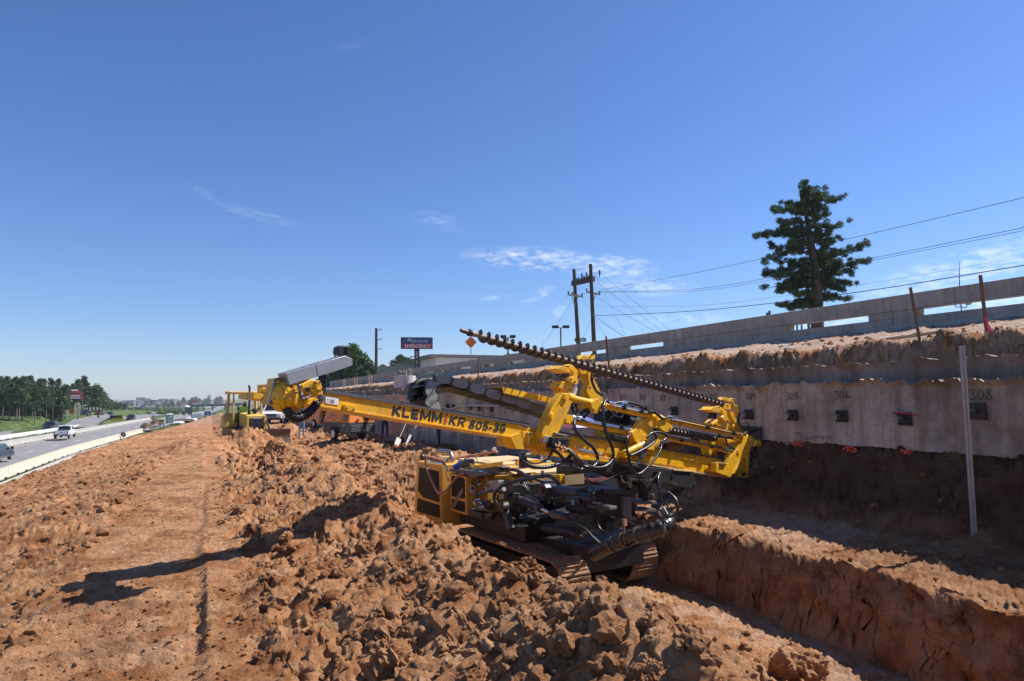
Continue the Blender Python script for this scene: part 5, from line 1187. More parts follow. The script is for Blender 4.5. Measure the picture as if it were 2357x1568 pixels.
for pts in ([(1000, 505), (1080, 500), (1160, 495)], [(1100, 540), (1180, 530), (1240, 520)], [(1130, 520), (1220, 505)], [(1050, 470), (1000, 450), (960, 480)]): loose('steel_pipe', CHR, 8, pts, -.08, .012, vs)
for i in range(5): loose('hose_fitting', GRY, 8, [(1320 + i * 14, 455), (1345 + i * 14, 490)], -.04, .011, vs)
bslab('control_plate', DGRY, 8, [(940, 580), (1290, 530), (1300, 545), (1030, 595), (1028, 605)], -.10, .16, vs, .003)
for pts in ([(950, 610), (960, 680), (1040, 690), (1090, 640)], [(960, 640), (1010, 700), (1090, 690), (1140, 690)], [(980, 590), (1030, 650), (1100, 650), (1150, 600)], [(1100, 600), (1060, 690)]): loose('cable', BLK2, 8, pts, -.02, .010, vs)
loose('steel_pipe', CHR, 8, [(1060, 690), (1100, 700), (1140, 680)], -.04, .012, vs)
# pump blocks
pb = bslab('pump_block', mat('cast_grey', (.28, .28, .27), .5, .2, var=.12, dirt=.15), 8, [(1208, 640), (1360, 628), (1410, 680), (1415, 800), (1300, 840), (1220, 800), (1200, 720)], -.02, .24, bevel=.012)
bslab('pump_block', MATS['cast_grey'], 8, [(1255, 628), (1380, 640), (1385, 690), (1270, 680)], -.06, .16, pb, .008)
bslab('pump_block', MATS['cast_grey'], 8, [(1400, 860), (1470, 840), (1475, 920), (1430, 940), (1395, 930)], -.04, .12, pb, .006)
loose('relief_valve', GRY, 8, [(1370, 600), (1372, 660)], -.05, .018, pb); loose('gauge', mat('gauge_face', (.6, .6, .58), .3), 8, [(1455, 775), (1478, 772)], -.07, .042, pb)
loose('ball_valve', GRY, 8, [(1045, 860), (1130, 830), (1220, 810), (1280, 800)], -.06, .030, pb); loose('valve_flange', GRY, 8, [(1040, 850), (1065, 848)], -.06, .055, pb); loose('valve_handle', mat('ivory_plastic', (.6, .57, .45), .5), 8, [(1195, 730), (1198, 800)], -.10, .014, pb)
bslab('step_bracket', BLK, 8, [(1330, 860), (1560, 830), (1570, 890), (1555, 845), (1400, 870), (1330, 880)], -.02, .14, pb, .004)
loose('steel_pipe', GRY, 8, [(1150, 790), (1165, 740), (1220, 720)], -.05, .020, pb)
sb = bslab('solenoid_block', GRY, 8, [(1010, 960), (1110, 960), (1180, 1030), (1180, 1100), (1060, 1110), (1015, 1060)], -.06, .16, bevel=.01)
for pts in ([(1020, 1020), (1000, 970), (1050, 935), (1110, 935)], [(1060, 1040), (1090, 980), (1130, 1000)], [(990, 1090), (1020, 1080)], [(1110, 1060), (1160, 1050)]): loose('steel_pipe', CHR, 8, pts, -.10, .014, sb)
for pts in ([(1140, 960), (1220, 960), (1260, 940)], [(1150, 1000), (1200, 1010), (1260, 1000)], [(1170, 1040), (1230, 1050), (1250, 1000)]): loose('hose_fitting', GRY, 8, pts, -.02, .016, sb)
bslab('side_step', DGRY, 8, [(930, 1100), (1120, 1150), (1125, 1240), (935, 1190)], -.10, .20, bevel=.006)
bslab('side_step', DGRY, 8, [(1120, 1150), (1290, 1150), (1260, 1235), (1125, 1240)], -.06, .1, bevel=.004)
# rear yellow console by the boom
bslab('console', YEL, 8, [(1320, 560), (1560, 555), (1640, 605), (1605, 650), (1610, 820), (1540, 820), (1330, 760)], .16, .40, bevel=.012)
bslab('console_top', TAN, 8, [(1480, 500), (1560, 490), (1640, 530), (1560, 560)], .15, .40, bevel=.006)
part(MB().para(B(8, 1705, 445, .6), RF * .10, RS * .1, V(0, 0, .26)), 'post', DGRY, rig, .006)
part(MB().tube(Bl(8, [(1680, 290), (1665, 380), (1690, 410), (1695, 370)], .55), .006, 6), 'hook', BLK2, rig)
part(MB().prism(Bl(8, [(1690, 200), (1830, 225), (1825, 260), (1720, 260)], .6), RS * .18), 'lamp_shell', ALU, rig, .01)
# black return pipe over the hood
part(MB().tube(Bl(8, [(1390, 470), (1560, 465), (1700, 490), (1860, 575), (2060, 570), (2160, 560), (2250, 610), (2330, 690)], .05), .025, 12), 'return_pipe', mat('black_steel_pipe', (.05, .046, .045), .5, .2), rig)
for x, y in ((1530, 468), (1700, 492), (2080, 566), (2160, 558)): part(MB().ball(B(8, x, y, .05), .034, 10, 7), 'pipe_joint', DGRY, rig)
part(MB().cyl(B(8, 2075, 480, .05), B(8, 2080, 560, .05), .022, n=10), 'steel_pipe', GRY, rig)
# hoses over the front
for i in range(6): part(MB().tube(Bl(8, [(1880, 585 + i * 4), (1760 - i * 20, 625), (1690 + i * 28, 650), (1750 + i * 22, 740), (1850 + i * 6, 830), (1890 + i * 4, 860), (2000 + i * 5, 930 - i * 8), (2110, 945 - i * 9)], -.12 - .02 * (i % 3)), .011, 6), 'hose', BLK2, rig)
for i, r in enumerate((.017, .016)): part(MB().tube(Bl(8, [(2070, 660), (1900, 605), (1750, 620 + i * 14), (1560, 670 + i * 16), (1420, 730 + i * 16), (1330 + i * 14, 830), (1310 + i * 22, 920), (1350 + i * 18, 1010), (1410 + i * 10, 1075 - i * 40)], -.22), r, 8), 'hose', BLK2, rig)
# black boom machinery (crop 14 / 4)
def DB(name, m, k, pts, s, d, parent=None, bevel=.012): return bslab(name, m, k, pts, s, d, parent, bevel)
F0 = (P((1440, 1150), 9.45) - _t).dot(RF)
def DF(name, m, k, pts, s, d, parent=None, bevel=.010): return fslab(name, m, k, pts, F0 + .20 - s, d, parent, bevel)
def Ff(k, x, y, s): return Fp(k, x, y, F0 + .20 - s)
DF('boom_frame', BLK, 14, [(20, 760), (300, 740), (560, 800), (740, 860), (1010, 820), (1280, 850), (1290, 1120), (1040, 1200), (900, 1300), (640, 1340), (330, 1260), (150, 1150), (20, 1000)], 1.55, .3)
DF('boom_frame', BLK, 14, [(170, 1130), (420, 1080), (760, 1000), (1000, 1040), (1030, 1190), (960, 1330), (760, 1390), (600, 1300), (330, 1250)], 1.0, .3)
slew = DF('slew_block', BLK, 14, [(720, 880), (940, 800), (1280, 830), (1280, 860), (1240, 880), (1300, 1090), (1300, 1110), (1260, 1130), (1030, 1090), (760, 1080), (730, 1040), (760, 930)], .20, .40)
DF('slew_cap', DGRY, 14, [(960, 800), (1220, 810), (1285, 845), (1280, 865), (1190, 870), (960, 840)], .16, .5, slew)
DF('slew_face', mat('lit_grey_casting', (.13, .125, .12), .55, var=.2, scale=7, dirt=.3, dirt_col=(.20, .12, .07)), 14, [(1160, 880), (1245, 880), (1250, 1090), (1300, 1085), (1295, 1125), (1250, 1130), (1170, 1080)], .14, .2, slew)  # light on the block's front and lugs is put into this lighter grey
DF('slew_lug', MATS['lit_grey_casting'], 14, [(1280, 945), (1300, 935), (1510, 930), (1515, 960), (1290, 965)], .10, .3, slew, .006)
DF('slew_lug', MATS['lit_grey_casting'], 14, [(1285, 1015), (1500, 1010), (1520, 1040), (1300, 1035)], .10, .3, slew, .006)
DF('lug_web', DGRY, 14, [(1282, 960), (1305, 960), (1305, 1020), (1286, 1020)], .10, .24, slew, .003)
part(MB().lathe(Ff(14, 990, 1180, .30), RF, [(0, .075), (.05, .075), (.06, .05), (.07, .05)], 20), 'pivot_pin', BLK, slew)
DF('pivot_lug', BLK, 14, [(910, 1090), (1060, 1100), (1075, 1180), (1030, 1240), (950, 1230), (905, 1160)], .30, .14, slew)
def bcyl(name, m, k, p, q, s, r, sq=None, parent=None, n=18): return part(MB().cyl(B(k, *p, s), B(k, *q, s if sq is None else sq), r * .68, n=n), name, m, parent)
c1 = bcyl('swing_cylinder', mat('faded_black_cylinder', (.065, .066, .07), .4, var=.15, scale=5, dirt=.2, dirt_col=(.16, .10, .06)), 14, (350, 795), (710, 850), .30, .115); bcyl('cylinder_cap', BLK, 14, (700, 848), (745, 855), .30, .120, parent=c1)
DB('clevis', DGRY, 14, [(250, 850), (290, 755), (330, 752), (350, 790), (340, 880), (300, 910), (245, 890)], .12, .10, c1); part(MB().lathe(B(14, 305, 815, .12), -RS, [(0, .045), (.02, .045)], 14), 'pivot_pin', BLK, c1)
bcyl('clevis_boss', DGRY, 14, (320, 740), (450, 745), .40, .06, parent=c1)
c2 = bcyl('tilt_cylinder', BLK, 14, (105, 925), (290, 1000), -.06, .075); bcyl('cylinder_ring', DGRY, 14, (255, 985), (295, 1003), -.06, .090, parent=c2); bcyl('piston_rod', CHR, 14, (290, 1002), (385, 1048), -.06, .036, parent=c2)
DB('rod_eye', DGRY, 14, [(365, 1030), (420, 1040), (450, 1060), (560, 1080), (540, 1120), (420, 1115), (375, 1080)], -.10, .12, c2)
DB('clevis', BLK, 14, [(0, 900), (90, 890), (125, 930), (90, 990), (0, 980)], -.04, .12, c2); bcyl('hinge_post', DGRY, 14, (40, 845), (40, 900), -.02, .075, parent=c2); bcyl('hinge_post', BLK, 14, (40, 890), (30, 1010), -.02, .085, parent=c2)
for pts in ([(120, 880), (180, 870), (250, 900), (280, 950)], [(130, 895), (200, 890), (270, 930)], [(200, 875), (240, 880)], [(270, 925), (275, 960)]): loose('steel_pipe', GRY, 14, pts, -.14, .014, c2)
DB('valve_block', DGRY, 14, [(130, 870), (200, 865), (240, 890), (200, 910), (140, 900)], -.14, .08, c2, .005)
bcyl('support_leg', DGRY, 8, (1490, 1080), (1590, 1400), -.20, .085); part(MB().lathe(B(8, 1455, 1060, -.24), -RS, [(-.05, .085), (.03, .085), (.04, .05)], 16), 'leg_pivot', BLK, rig)
bslab('leg_lug', DGRY, 8, [(1440, 990), (1480, 975), (1500, 1020), (1500, 1080), (1470, 1120), (1450, 1060)], -.22, .06, bevel=.006)
bslab('leg_lug', DGRY, 8, [(1480, 1000), (1510, 990), (1552, 1040), (1552, 1085), (1520, 1070)], -.16, .06, bevel=.006)
c3 = bcyl('boom_cylinder', BLK, 14, (330, 1210), (640, 1260), .10, .10); bcyl('piston_rod', CHR, 14, (690, 1278), (735, 1290), .10, .03, parent=c3); bcyl('cylinder_cap', BLK, 14, (610, 1250), (690, 1280), .10, .112, parent=c3)
c4 = bcyl('lock_cylinder', BLK, 14, (580, 915), (760, 960), .08, .055); DB('sensor_block', BLK2, 14, [(550, 880), (620, 885), (700, 910), (700, 960), (610, 945), (545, 940)], .02, .1, c4, .005)
for y in (928, 955): bcyl('hose_fitting', CHR, 14, (620, y), (650, y + 5), .0, .014, parent=c4, n=8)
bcyl('round_boss', BLK, 14, (720, 890), (830, 905), .10, .09, parent=c4); bcyl('lock_motor', BLK, 14, (820, 980), (930, 1000), .10, .09, parent=c4)
DB('lock_lug', DGRY, 14, [(930, 970), (1010, 985), (1020, 1020), (940, 1020)], .08, .12, c4, .008)
DB('deck_plate', DGRY, 14, [(350, 900), (560, 880), (560, 960), (420, 930)], .34, .3)
gh = np.random.default_rng(3)
for i in range(26):
    x, y = gh.uniform(60, 1000), gh.uniform(840, 1260); l = gh.uniform(60, 190); a = gh.uniform(-.3, .9)
    part(MB().tube([Ff(14, x, y, 1.48 - .02 * (i % 4)), Ff(14, x + l * .4, y + l * .3 * a + gh.uniform(10, 50), 1.44), Ff(14, x + l, y + l * a, 1.5)], .008 + .004 * (i % 3), 6), 'hose', BLK2 if i % 3 else DGRY, rig)
for i in range(30):
    x, y = gh.uniform(40, 980), gh.uniform(850, 1230); c = Ff(14, x, y, 1.52)
    part(MB().lathe(c, RF, [(0, .022), (.02, .022), (.021, .014), (.05, .014)], 6), 'hose_fitting', CHR if i % 2 else GRY, rig)
for i in range(9): DF('bracket', DGRY if i % 2 else GRY, 14, [(60 + i * 100, 880 + (i * 37) % 90), (110 + i * 100, 885 + (i * 37) % 90), (105 + i * 100, 925 + (i * 37) % 90), (62 + i * 100, 918 + (i * 37) % 90)], 1.50, .05, None, .004)
# big wrapped hose bundle at the front
bund = ribbed('hose_bundle', [B(14, 850, 1480, -.02), B(14, 960, 1420, -.10), B(14, 1120, 1350, -.14), B(14, 1280, 1290, -.14), B(14, 1420, 1255, -.10), B(14, 1530, 1215, -.02), B(14, 1610, 1170, .12), B(14, 1620, 1120, .3), B(14, 1560, 1080, .5)], .082, mat('wrapped_bundle', (.022, .022, .024), .30, var=.3, scale=9, dirt=.16, dirt_col=(.12, .09, .07)), rig, .075, .07)
for (x, y, s_) in ((1050, 1380, -.16), (1180, 1330, -.18), (1330, 1275, -.16), (1460, 1240, -.10), (1560, 1200, .02)):
    part(MB().lathe(B(14, x, y, s_ + .02), (B(14, x + 40, y - 16, s_) - B(14, x, y, s_)).normalized(), [(-.013, .092), (.013, .092)], 16), 'wrap_band', mat('canvas_strap', (.10, .075, .05), .9), bund)
for pts, s_ in (([(1520, 1040), (1560, 1120), (1590, 1240), (1570, 1310)], -.16), ([(1150, 1110), (1165, 1250), (1180, 1370), (1170, 1260)], -.22)): part(MB().tube(Bl(14, pts, s_), .018, 6), 'strap', MATS['canvas_strap'], bund)
DB('ratchet', REDH, 14, [(1140, 1120), (1165, 1115), (1175, 1190), (1150, 1200)], -.2, .04, bund, .004)
for i in range(3):
    part(MB().tube(Bl(14, [(440, 1030), (540, 1060 + i * 8), (640, 1160), (760, 1220), (860, 1310 + i * 8), (960, 1390 + i * 8), (1100, 1410), (1240, 1370 + i * 8), (1370, 1240), (1450, 1130), (1560, 1100), (1680, 1080), (1730, 1000), (1700, 900), (1620, 850 - i * 10)], [-.12, -.14, -.16, -.2, -.24, -.28, -.30, -.30, -.26, -.2, -.16, -.12, -.06, .0, .1][0] - .03 * i), .014, 6), 'hose', BLK2, rig)
for pts, s_ in (([(1040, 1180), (1130, 1120), (1190, 1130), (1280, 1180), (1390, 1190)], -.02), ([(900, 1060), (890, 1150), (930, 1230), (1020, 1260), (1120, 1200), (1180, 1130)], .1), ([(760, 790), (840, 780), (830, 900), (820, 980)], .05), ([(770, 830), (850, 850), (800, 950)], .03), ([(1580, 1000), (1640, 1080), (1600, 900)], .2)): part(MB().tube(Bl(14, pts, s_), .011, 6), 'hose', BLK2, rig)
for i in range(5): part(MB().tube(Bl(14, [(430 + i * 26, 1300), (450 + i * 26, 1360), (470 + i * 30, 1440)], .4), .02, 6), 'hose', BLK2, rig)
DF('net_cover', BLK2, 14, [(610, 1380), (840, 1400), (860, 1500), (840, 1590), (640, 1590)], .25, .3)
DB('tool_box', BLK, 3, [(265, 1090), (440, 1110), (440, 1215), (365, 1245), (268, 1235)], 1.25, .3) if False else None
DB('tool_box', BLK, 14, [(455, 560), (640, 555), (640, 640), (560, 655), (455, 650)], 1.0, .3)
bslab('yellow_leg', YEL, 14, [(420, 650), (490, 650), (500, 750), (480, 760)], .8, .1)

# --- loose things standing on or tied to the rig
def solo(b, name, m, label, cat, group=None, bevel=0.0, **k):
    c = V(*[sum(v[i] for v in b.v) / len(b.v) for i in range(3)]); o = b.build(name, m, None, off=c, bevel=bevel, **k); tag(o, label, cat, group); return o
def bauger(label, p0, p1, r0, r1, rs0, pitch, tip=False, w0=None):
    L_ = (p1 - p0).length; d = (p1 - p0) / L_; root = thing('auger', label, 'auger', p0)
    st = MB()
    st.lathe(p0, d, ([(-.16, rs0 * .55), (-.13, rs0 * .85), (-.06, rs0 * .85), (-.03, rs0 * 1.15), (.05, rs0 * 1.15), (.06, rs0)] if tip else [(0, rs0)]) + [(L_, rs0)], 14); stem = st.build('stem', AUGS, root)
    if tip: MB().lathe(p0 - d * .162, d, [(0, rs0 * .58), (.03, rs0 * .88), (.13, rs0 * .9)], 14).build('tip', RUSTL, root)
    if tip: MB().lathe(p0, d, [(-.055, rs0 * 1.0), (-.04, rs0 * 1.5), (-.02, rs0 * 1.25), (-.005, rs0 * 1.4)], 12).build('grease_clump', BLK2, root, ang=20)
    x = d.cross(V(0, 0, 1)).normalized(); y = x.cross(d); fl = MB(); n = int(L_ / pitch * 20); vs = []
    for i in range(n + 1):
        a = 2 * math.pi * i / 20; s_ = (.10 if tip else 0) + i * pitch / 20
        if s_ > L_: break
        r = r0 + (r1 - r0) * s_ / L_; c = p0 + d * s_; e = x * math.cos(a) + y * math.sin(a)
        vs += [c + e * rs0 * .9 - d * .004, c + e * r - d * .003, c + e * r + d * .003, c + e * rs0 * .9 + d * .004]
    m = len(vs) // 4; fs = []
    for i in range(m - 1):
        for k in range(4): fs.append((i * 4 + k, (i + 1) * 4 + k, (i + 1) * 4 + (k + 1) % 4, i * 4 + (k + 1) % 4))
    fl.add(vs, fs); fl.build('flight', RUSTL, root, ang=45)
    return root
au0 = M(2, 268, 262, -.10); au1 = M(15, 1345, 268, -.06)
bauger('long rusty auger held high in the yellow grippers above the mast', au0, au1, .074, .068, .028, .128, True)
bauger('short muddy auger section lying low on the mast between the lower tubes', M(15, 230, 625, -.15), M(15, 1215, 800, -.12), .062, .060, .028, .10)
# air hose looping over the cabinets
b = MB(); b.tube([B(8, 1365, 190, .9), B(8, 1330, 180, .8), B(8, 1150, 215, .7), B(8, 950, 245, .5), B(8, 690, 280, .2), B(8, 480, 300, -.1), B(8, 300, 275, -.28), B(8, 245, 310, -.32), B(8, 260, 430, -.30), B(8, 320, 590, -.29), B(8, 390, 740, -.29), B(8, 440, 830, -.30), B(8, 500, 835, -.32), B(8, 590, 770, -.28), B(8, 680, 650, -.2), B(8, 760, 560, -.18), B(8, 860, 522, -.14)], .021, 10)
solo(b, 'air_hose', REDH, 'pinkish air hose hanging in a loop over the rig cabinets', 'hose')
b = MB(); c = B(8, 730, 380, -.02)
for i, (dx, dz, r) in enumerate([(-.04, -.02, .05), (.02, .0, .055), (.06, .02, .05), (0, .05, .04), (-.05, .0, .04)]): b.ball(c + RF * dx + V(0, 0, dz - .03) + RS * .02 * i, r, 7, 5, (1, .7, 1.1))
solo(b, 'rag', BLUE, 'blue plastic rag heaped beside the grey air tank of the rig', 'rag', smooth=False)
q = loc(fB1 + .45, 1.35, zt - .055)
def bottle(c, label, body, cap, bm):
    o = thing('drink_bottle', label, 'bottle', c)
    MB().lathe(c, (0, 0, 1), [(0, .030), (.12, .032), (.15, .026), (.17, .013), (.185, .013)], 14).build('body', body, o); MB().lathe(c, (0, 0, 1), [(.186, .015), (.205, .015)], 12).build('cap', cap, o); MB().lathe(c, (0, 0, 1), [(.05, .0335), (.095, .0335)], 14).build('label_band', bm, o)
bottle(on_plane(C(8, 2080, 355), loc(0, 1.2, 0), RS), 'clear water bottle with a white and blue label standing on the rig hood', mat('clear_plastic', (.6, .65, .7), .1), WHITE, WHITE)
bottle(on_plane(C(8, 2122, 358), loc(0, 1.22, 0), RS), 'sports drink bottle with orange top and blue liquid on the rig hood', mat('blue_drink', (.02, .25, .5), .1), ORG, mat('orange_label', (.7, .25, .02), .4))
ORD = ['first','second','third','fourth','fifth','sixth','seventh','eighth','ninth','tenth','eleventh','twelfth','thirteenth','fourteenth','fifteenth','sixteenth','seventeenth','eighteenth','nineteenth','twentieth']
# ------------------------------------------------------------------ motorway on the left
ASPH = mat('motorway_concrete', (.215, .205, .20), .9, var=.12, scale=.35, streak=.0, bump=.05, bscale=9)
STRIP = mat('shoulder_concrete', (.40, .375, .335), .92, var=.14, scale=.5, dirt=.22, dirt_col=(.32, .19, .12))
LINEW = mat('worn_white_marking', (.62, .62, .60), .8, var=.2, scale=2); LINEY = mat('worn_yellow_marking', (.60, .46, .12), .8, var=.2, scale=2)
def lane_sheet(name, m, x0, x1, y0, y1, dz, step=8.0, kind='structure', thick=.05):
    ys = np.arange(y0, y1 + .1, step if y1 < 700 else 20.); vs = []; fs = []
    for y in ys:
        c = float(curve_x(y)); z = float(far_z(y)) + dz
        vs += [(x0 + c, y, z), (x1 + c, y, z), (x0 + c, y, z - thick), (x1 + c, y, z - thick)]
    n = len(ys)
    for i in range(n - 1):
        a = i * 4; b = a + 4
        fs += [(a, a + 1, b + 1, b), (a + 1, a + 3, b + 3, b + 1), (a + 2, a, b, b + 2)]
    fs += [(0, 2, 3, 1), (4 * n - 4, 4 * n - 3, 4 * n - 1, 4 * n - 2)]
    q = MB(); q.v = vs; q.f = fs; o = q.build(name, m, smooth=False); tag(o, kind=kind); return o
lane_sheet('motorway', ASPH, -25.0, -14.0, -20, 1800, .0)
lane_sheet('shoulder', STRIP, -13.6, -9.3, 5, 130, .004)
lane_sheet('frontage_lane', ASPH, -42.5, -31.4, 60, 1800, .0)
lane_sheet('lane_marking', LINEW, -14.9, -14.75, 0, 500, .008, thick=.004)
lane_sheet('lane_marking', LINEY, -24.1, -23.95, 0, 500, .008, thick=.004)
for k in range(16):
    y = 36 + 12 * k; lane_sheet('lane_marking', LINEW, -19.6, -19.46, y, y + 3.2, .008, 3.2, thick=.004)
    lane_sheet('lane_marking', LINEW, -36.6, -36.45, y + 40, y + 43, .008, 3., thick=.004)
lane_sheet('lane_marking', LINEW, -13.0, -12.85, 20, 120, .010, thick=.004)
PROF = [(-.30, 0), (-.30, .08), (-.16, .30), (-.09, .81), (.09, .81), (.16, .30), (.30, .08), (.30, 0)]
def barrier(xc, y0, y1, m, label, group):
    c0, c1 = float(curve_x(y0)), float(curve_x(y1)); z0, z1 = float(far_z(y0)), float(far_z(y1))
    b = MB(); g = .03
    vs = [(xc + c0 + px, y0 + g, z0 + pz) for px, pz in PROF] + [(xc + c1 + px, y1 - g, z1 + pz) for px, pz in PROF]; n = len(PROF)
    b.add(vs, [(i, i + 1, n + i + 1, n + i) for i in range(n - 1)] + [tuple(range(n))[::-1], tuple(range(n, 2 * n)), (0, n, 2 * n - 1, n - 1)])
    o = b.build('traffic_barrier', m, None, off=((xc + (c0 + c1) / 2), (y0 + y1) / 2, z0), ang=30); tag(o, label, 'barrier', group)
    for i in range(3):
        y = y0 + (y1 - y0) * (.2 + .3 * i); MB().para((xc + (c0 + c1) / 2 + .24, y, z0 + .0), (.075, 0, 0), (0, .7, 0), (0, 0, .10)).build('drain_slot', BLK2, o)
    return o
for k in range(11): barrier(-14.25, 47 + 9.15 * k, 56.15 + 9.15 * k, CREAM, ORD[k] + ' cream barrier segment from the left edge, beside the dirt shoulder', 'cream barrier segments beside the dirt')
for k in range(20): barrier(-25.4, 70 + 9.15 * k, 79.15 + 9.15 * k, CONC, ORD[k] + ' grey barrier segment from the left edge, behind the motorway lanes', 'grey median barrier segments')
for k in range(13): barrier(-30.9, 88 + 9.15 * k, 97.15 + 9.15 * k, mat('white_barrier_concrete', (.60, .59, .56), .9, var=.1, scale=1.2), ORD[k] + ' whitish barrier segment from the left edge, beyond the grassy median', 'white barrier segments beyond the median')
# median grass tufts
def blades(name, m, n, pos, h, seed):
    g = np.random.default_rng(seed); vs = []; fs = []
    for i in range(n):
        x, y, z = pos(g); a = g.uniform(0, 6.28); w = .05 * h / .4; hh = h * g.uniform(.5, 1.3); dx, dy = math.cos(a) * w, math.sin(a) * w; lx, ly = g.normal(0, .25 * hh, 2)
        o = len(vs); vs += [(x - dx, y - dy, z), (x + dx, y + dy, z), (x + lx, y + ly, z + hh)]; fs.append((o, o + 1, o + 2))
    q = MB(); q.v = vs; q.f = fs; o = q.build(name, m, smooth=False); tag(o, kind='stuff')
def med_pos(g):
    y = g.uniform(75, 200); return (-25.9 - g.uniform(0, 4.6) + float(curve_x(y)), y, float(far_z(y)) - .12)
blades('median_grass', BUSH, 9000, med_pos, .55, 5)
# ------------------------------------------------------------------ vehicles
def wheel(parent, x, y, r, w, rimm=RIM, side=1):
    o = MB().lathe((x, y - w / 2, r), (0, 1, 0), [(0, r * .86), (.03, r), (w - .03, r), (w, r * .86)], 20).build('wheel', TYRE, parent)
    yy = y + side * (w / 2); MB().lathe((x, yy - side * .01, r), (0, side, 0), [(0, r * .62), (.02, r * .60), (.021, r * .25), (.03, r * .2)], 16).build('rim', rimm, o); return o
def car(name, label, cat, paint, kind, loc, rz, group=None):
    # x forward, y left, z up
    root = thing(name, label, cat, loc, rz, group, world=False)
    if kind == 'pickup': L_, W_, H_, wb, r = 5.9, 2.02, 1.95, 3.8, .42
    elif kind == 'van': L_, W_, H_, wb, r = 5.0, 1.95, 1.76, 3.0, .34
    elif kind == 'suv': L_, W_, H_, wb, r = 4.9, 1.95, 1.8, 2.9, .38
    else: L_, W_, H_, wb, r = 4.7, 1.82, 1.46, 2.8, .33
    h2 = L_ / 2
    if kind == 'pickup':
        low = [(-h2, .52), (-h2, 1.20), (-.75, 1.22), (-.70, 1.22), (1.30, 1.24), (2.75, 1.16), (h2 - .05, 1.02), (h2, .50)]
        cab_ = [(-.78, 1.22), (-.62, 1.90), (-.2, 1.95), (.95, 1.93), (1.75, 1.24)]
        win = [(-.55, 1.30), (-.48, 1.80), (.92, 1.83), (1.45, 1.30)]
    elif kind == 'van':
        low = [(-h2, .35), (-h2, 1.05), (1.3, 1.06), (2.2, .92), (h2, .70), (h2, .32)]
        cab_ = [(-h2 + .02, 1.05), (-h2 + .28, 1.66), (-1.5, 1.76), (.3, 1.70), (1.45, 1.05)]
        win = [(-h2 + .30, 1.10), (-h2 + .42, 1.58), (.25, 1.60), (1.15, 1.10)]
    elif kind == 'suv':
        low = [(-h2, .42), (-h2, 1.12), (1.0, 1.14), (2.2, 1.04), (h2, .8), (h2, .4)]
        cab_ = [(-h2 + .05, 1.12), (-h2 + .25, 1.70), (-1.2, 1.80), (.3, 1.76), (1.15, 1.13)]
        win = [(-h2 + .30, 1.18), (-h2 + .42, 1.62), (.25, 1.66), (.9, 1.18)]
    else:
        low = [(-h2, .35), (-h2, .92), (-1.6, .98), (1.1, .95), (2.1, .82), (h2, .60), (h2, .3)]
        cab_ = [(-1.75, .96), (-1.0, 1.40), (-.2, 1.46), (.35, 1.42), (1.25, .95)]
        win = [(-1.45, 1.0), (-.9, 1.34), (.3, 1.36), (.95, 1.0)]
    def hull(pts, w0, w1):
        zs = [p[1] for p in pts]; a, b_ = min(zs), max(zs); q = MB(); n = len(pts)
        wd = [w0 + (w1 - w0) * ((z - a) / (b_ - a)) for z in zs]
        vs = [(x, -w / 2, z) for (x, z), w in zip(pts, wd)] + [(x, w / 2, z) for (x, z), w in zip(pts, wd)]
        q.add(vs, [tuple(range(n)), tuple(range(n, 2 * n))[::-1]] + [(i, n + i, n + (i + 1) % n, (i + 1) % n) for i in range(n)])
        return q
    body = hull(low, W_ * .97, W_).build('body', paint, root, bevel=.09, ang=50)
    cb = hull(cab_, W_ * .96, W_ * .78).build('cabin', paint, root, bevel=.08, ang=50)
    wq = MB(); zs0, zs1 = cab_[0][1], max(z for _, z in cab_)
    for s in (-1, 1):
        pts = []
        for (x, z) in win: w = W_ * .96 + (W_ * .78 - W_ * .96) * ((z - zs0) / (zs1 - zs0)); pts.append((x, s * (w / 2 - .004), z))
        q = MB().prism(pts, (0, s * .012, 0)); q.build('side_window', GLS, cb)
        for f in (.36, .70): x = win[0][0] + (win[-1][0] - win[0][0]) * f; q2 = MB(); q2.para((x, s * (W_ * .48 - .012) if s > 0 else s * (W_ * .48 - .012) - .012, zs0 + .02), (.07, 0, 0), (0, .014, 0), (.02, -s * W_ * .06, (zs1 - zs0) * .68)); q2.build('pillar', paint, cb)
    def glassq(i, j, nm, m=.10):
        (x0, z0), (x1, z1) = cab_[i], cab_[j]; w0 = W_ * .96 + (W_ * .78 - W_ * .96) * ((z0 - zs0) / (zs1 - zs0)); w1 = W_ * .96 + (W_ * .78 - W_ * .96) * ((z1 - zs0) / (zs1 - zs0))
        a = V(x0, 0, z0).lerp(V(x1, 0, z1), m); b = V(x0, 0, z0).lerp(V(x1, 0, z1), 1 - m * .8); n = V(-(z1 - z0), 0, x1 - x0).normalized()
        if n.x * (1 if x0 + x1 > 0 else -1) < 0: n = -n
        q = MB(); q.prism([a + V(0, -w0 * .43, 0) + n * .004, a + V(0, w0 * .43, 0) + n * .004, b + V(0, w1 * .43, 0) + n * .004, b + V(0, -w1 * .43, 0) + n * .004], n * .01); q.build(nm, GLS, cb)
    glassq(len(cab_) - 1, len(cab_) - 2, 'windscreen'); glassq(0, 1, 'rear_window')
    for sx in (-1, 1):
        for sy in (-1, 1): wheel(root, sx * wb / 2 + (-.15 if kind == 'pickup' else 0), sy * (W_ / 2 - .13), r, .27, RIM, sy)
    for s in (-1, 1):
        MB().box((-h2 - .005, s * (W_ / 2 - .12), low[1][1] - .22), (.05, .16, .34)).build('tail_light', LAMPR, root, bevel=.01)
        MB().box((h2 - .02, s * (W_ / 2 - .28), .82 if kind == 'pickup' else .66), (.06, .34, .20)).build('headlight', LAMPW, root, bevel=.02)
        MB().box((cab_[-1][0] - .25, s * (W_ / 2 + .12), cab_[-1][1] + .12), (.16, .24, .24)).build('mirror', BLK2, root, bevel=.03)
    bc = BLK2 if paint is CARW else paint
